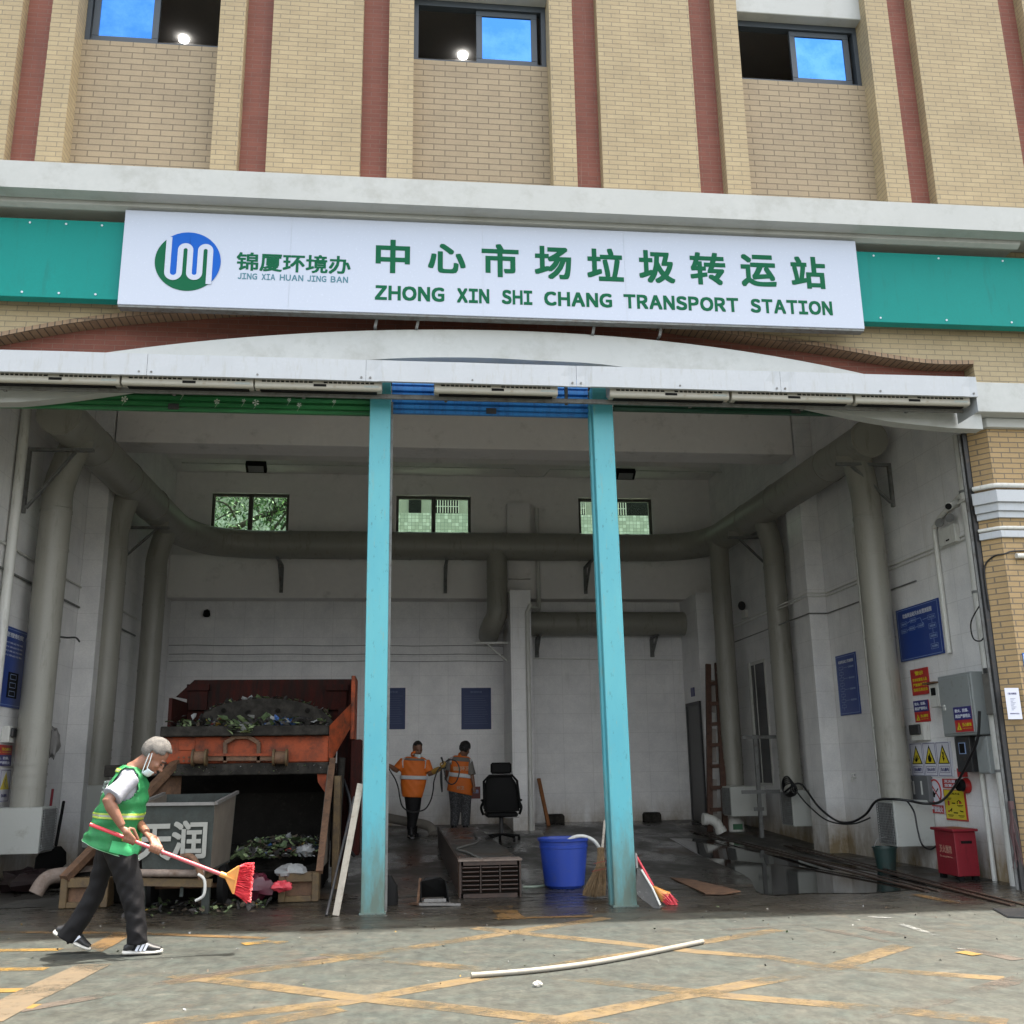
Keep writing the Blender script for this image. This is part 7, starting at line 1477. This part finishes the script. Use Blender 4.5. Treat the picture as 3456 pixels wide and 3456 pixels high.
body.loft([(c,a*.8,b*.8) for c,a,b in mt[:5]], 20); part('body', remesh(body, .008, 2), SKIN2, MN, smooth=60)
jk = MB(); jk.loft([interp(mt,t*.25) for t in range(21)], 28); sleeve(jk, A1, A2, .85, .085, .085); sleeve(jk, B1, B2, .85, .085, .085); jm = remesh(jk, .012, 2)
for i, p in enumerate(jm.v): jm.v[i] = p+Vector((0,-1,0))*.006*math.sin(p.z*38+p.x*22)*math.sin(p.x*30)
part('jacket', jm, VESTO, MN, smooth=60)
bandm = lambda t0, t1, mt_, nm, g0, g1, gr=.012: (lambda o: thick(o, .004))(part(nm, shell(mt, t0, t1, 4, 40, gr, None, 0, 0, g0, g1), mt_, MN, smooth=60, recalc=False))
bandm(2.42,2.72, REFS if False else M('reflective_white', (.60,.61,.62), .4), 'reflective_band', 175, 365, .018); RW_ = bpy.data.materials['reflective_white']
bandm(.55,1.75, RW_, 'shoulder_strip', 204, 222, .018); bandm(.75,1.75, RW_, 'shoulder_strip', 316, 332, .018); bandm(.55,.95, GREYC, 'grey_yoke', 223, 315, .011)
part('collar', MB().loft([(PY(1402,2548,Ym),Vector((.085,0,.01)),Vector((0,.085,-.03))),(PY(1402,2540,Ym),Vector((.082,0,.01)),Vector((0,.08,-.03)))], 20, cap=False), VESTO, MN, smooth=60)
mk = MB(); mv = []
for i in range(9):
    for j in range(5): a_ = -75+150*i/8; mv.append(P(.018+.078*math.cos(R_(a_)), .066*math.sin(R_(a_)), -.085-.05*j/4-.02*(1-abs(i-4)/4)*(j/4)))
mk.add(mv, [(i*5+j, i*5+j+1, (i+1)*5+j+1, (i+1)*5+j) for i in range(8) for j in range(4)]); thick(part('face_mask', mk, MASK, MN, smooth=60, recalc=False), .005)
for q in (-1, 1): part('eye', MB().ball(P(.089,q*.030,-.018), (.010,.013,.006), 10, 6, R), bpy.data.materials['eye_dark'], MN)
hair_cap(P, R, hc, 1.06, HAIRB, MN, (.102,.080,.101), cut=lambda q: q.z > .028 and not (q.x > .074 and q.z < .052) or (q.x < -.02 and q.z > -.045), seed=5, lump=.002)
tr = MB(); l1 = loft_px([((1362,2672),(1425,2676),Ym,.12),((1366,2700),(1422,2702),Ym,.115),((1371,2740),(1412,2742),Ym-.04,.09),((1374,2770),(1408,2772),Ym-.06,.075),((1373,2800),(1402,2802),Ym-.06,.07)]); tr.loft([interp(l1,t*.25) for t in range(17)], 20)
l2 = loft_px([((1385,2680),(1424,2684),Ym+.06,.11),((1392,2730),(1418,2732),Ym+.12,.085),((1388,2770),(1408,2772),Ym+.22,.07),((1386,2796),(1404,2798),Ym+.25,.068)]); tr.loft([interp(l2,t*.25) for t in range(13)], 20); part('trousers', remesh(tr, .012, 2), TROUS, MN, smooth=60)
def boot(x, y, z1, dx, dy, parent, r=.06): z = fz(y); part('boot', MB().tube([(x,y,z1),(x,y,z+.10),(x,y,z+.02)], [r,r*.9,r*.95], 14).loft([((x,y,z+.045),Vector((r*.9,0,0)),Vector((0,0,.042))),((x+dx*.6,y+dy*.6,z+.04),Vector((r*.85,0,0)),Vector((0,0,.036))),((x+dx,y+dy,z+.026),Vector((r*.45,0,0)),Vector((0,0,.02)))], 12), BOOT, parent, smooth=50)
q = PY(1388,2800,Ym-.06); boot(q.x, Ym-.06, q.z+.04, .02, -.19, MN, .075); q = PY(1396,2795,Ym+.25); boot(q.x, Ym+.25, q.z+.04, .10, -.14, MN, .07)
gl = MB(); grip_hand(gl, B3, HN, Vector((.4,.3,1)), Vector((.2,-1,.2)), 1.12, .013); gl.tube([B2.lerp(B3,.35), B2.lerp(B3,.7), B3], [.052,.050,.042], 12); part('glove', remesh(gl, .008, 2), GLOVE, MN, smooth=60)
H_ = lambda x, y, d=-.26: PY(1250+x*.3106, 2400+y*.3106, Ym+d)
hp1 = [HP, H_(215,650), H_(270,740), H_(305,840), H_(320,940), H_(345,1030), H_(400,1080), H_(460,1098,-.27), H_(520,1092), H_(600,1060), H_(655,970), H_(682,860), H_(692,760), H_(735,640), HN]
hp2 = [HN, H_(830,540), H_(880,528), H_(935,550), H_(966,620), H_(958,705), H_(925,775), H_(875,795), H_(828,755), H_(806,660), H_(800,610), HN+Vector((.03,0,-.05)), H_(770,640), H_(764,750), H_(780,880), H_(778,760), H_(772,620)]
solo('pressure_hose', MB().tube(spline(hp1,6), .0125, 8).tube(spline(hp2,6), .0115, 8).tube([HN, H_(778,520), H_(770,500)], [.012,.016,.02], 10), CABLE, 'black hose looped through the gloved hand of the masked person', 'hose', loc=HN, smooth=50)

# ---- the woman seen from behind
Yv = 20.1
WM = thing('person', (1.0, Yv, fz(Yv)), 'person in orange vest and camouflage trousers seen from behind', 'person')
body = MB(); hc = PY(1570,2526,Yv); P, R, f_, s_, u_ = head_mb(body, hc, Vector((.75,.75,-.35)), Vector((.2,.1,1)), 1.04, PY(1560,2560,Yv))
A1, A2, A3 = PY(1584,2575,Yv-.02), PY(1592,2617,Yv-.06), PY(1600,2655,Yv-.10); B1, B2, B3 = PY(1522,2568,Yv), PY(1510,2600,Yv+.05), PY(1505,2625,Yv+.25)
for a_, b_, c_ in ((A1,A2,A3),(B1,B2,B3)): smooth_limb(body, a_, b_, c_, [.055,.05,.044,.042,.042,.034,.027])
for k in range(4): body.tube([A3, A3+Vector((.01*(k-1.5),-.01,-.05)), A3+Vector((.016*(k-1.5)+.01,-.02,-.10-.008*(k in (1,2))))], [.018,.0105,.008], 7)
body.tube([A3, A3+Vector((-.03,-.02,-.035)), A3+Vector((-.045,-.03,-.065))], [.018,.011,.009], 7); body.ball(A3+Vector((0,-.005,-.04)), (.036,.02,.045), 10, 8); body.ball(B3, (.035,.04,.03), 10, 8)
for k in range(4): body.tube([B3, B3+Vector((.01*(k-1.5),.06,-.01)), B3+Vector((.012*(k-1.5),.07,-.05))], [.016,.010,.008], 7)
vt = loft_px([((1534,2549),(1580,2553),Yv,.085),((1516,2562),(1594,2568),Yv,.115),((1518,2600),(1590,2608),Yv,.135),((1512,2640),(1596,2648),Yv,.145),((1508,2668),(1594,2686),Yv,.150)])
body.loft([(c,a*.8,b*.8) for c,a,b in vt], 20); part('body', remesh(body, .008, 2), SKIN2, WM, smooth=60)
o = part('vest', remesh(MB().loft([interp(vt,t*.25) for t in range(17)], 28), .012, 2), VESTO, WM, smooth=60)
slv = MB(); sleeve(slv, A1, A2, .95, .074, .085); sleeve(slv, B1, B2, .9, .074, .08); part('sleeves', slv, GREYC, WM, smooth=60)
def bandw(t0, t1, mt_, nm, g0, g1, gr=.012): thick(part(nm, shell(vt, t0, t1, 4, 40, gr, None, 0, 0, g0, g1), mt_, WM, smooth=60, recalc=False), .004)
bandw(2.15,2.48, RW_, 'reflective_band', 175, 365, .016); bandw(.5,1.5, RW_, 'shoulder_strip', 206, 222, .016); bandw(.7,1.7, RW_, 'shoulder_strip', 318, 336, .016); bandw(.55,1.15, GREYC, 'grey_yoke', 223, 317, .010)
c_ = interp(vt,1.75)[0]; part('vest_lettering', MB().text('锦厦环卫', c_+Vector((0,-.158,0)), X_, Z_, w=.30, h=.075, ext=.004, bold=.025).text('环卫', c_+Vector((-.01,-.168,-.36)), X_, Z_, w=.14, h=.06, ext=.004, bold=.02), M('faded_letter', (.62,.42,.28), .6), WM)
part('collar', MB().loft([(PY(1557,2549,Yv),Vector((.075,0,.01)),Vector((0,.075,.02))),(PY(1559,2541,Yv),Vector((.068,0,.01)),Vector((0,.068,.02)))], 18, cap=False), VESTO, WM, smooth=60)
hair_cap(P, R, hc, 1.04, HAIRB, WM, (.112,.090,.112), cut=lambda q: q.z > .005 or q.x < .015, seed=8, lump=.006)
part('hair_bun', MB().ball(P(-.10,.02,-.035), (.055,.06,.05), 14, 10, R), HAIRB, WM, smooth=50)
tr = MB()
for secs in (loft_px([((1512,2660),(1560,2670),Yv,.13),((1517,2700),(1555,2705),Yv,.115),((1520,2745),(1552,2748),Yv,.095),((1519,2785),(1546,2787),Yv,.085)]), loft_px([((1548,2664),(1594,2676),Yv+.03,.13),((1552,2700),(1590,2705),Yv+.02,.115),((1556,2745),(1588,2748),Yv-.05,.095),((1557,2785),(1585,2787),Yv-.10,.085)])): tr.loft([interp(secs,t*.25) for t in range(13)], 20)
part('trousers', remesh(tr, .012, 2), CAMO, WM, smooth=60)
q = PY(1532,2786,Yv); boot(q.x, Yv, q.z+.03, .04, .16, WM, .06); q = PY(1571,2786,Yv-.1); boot(q.x, Yv-.10, q.z+.03, .06, .15, WM, .06)
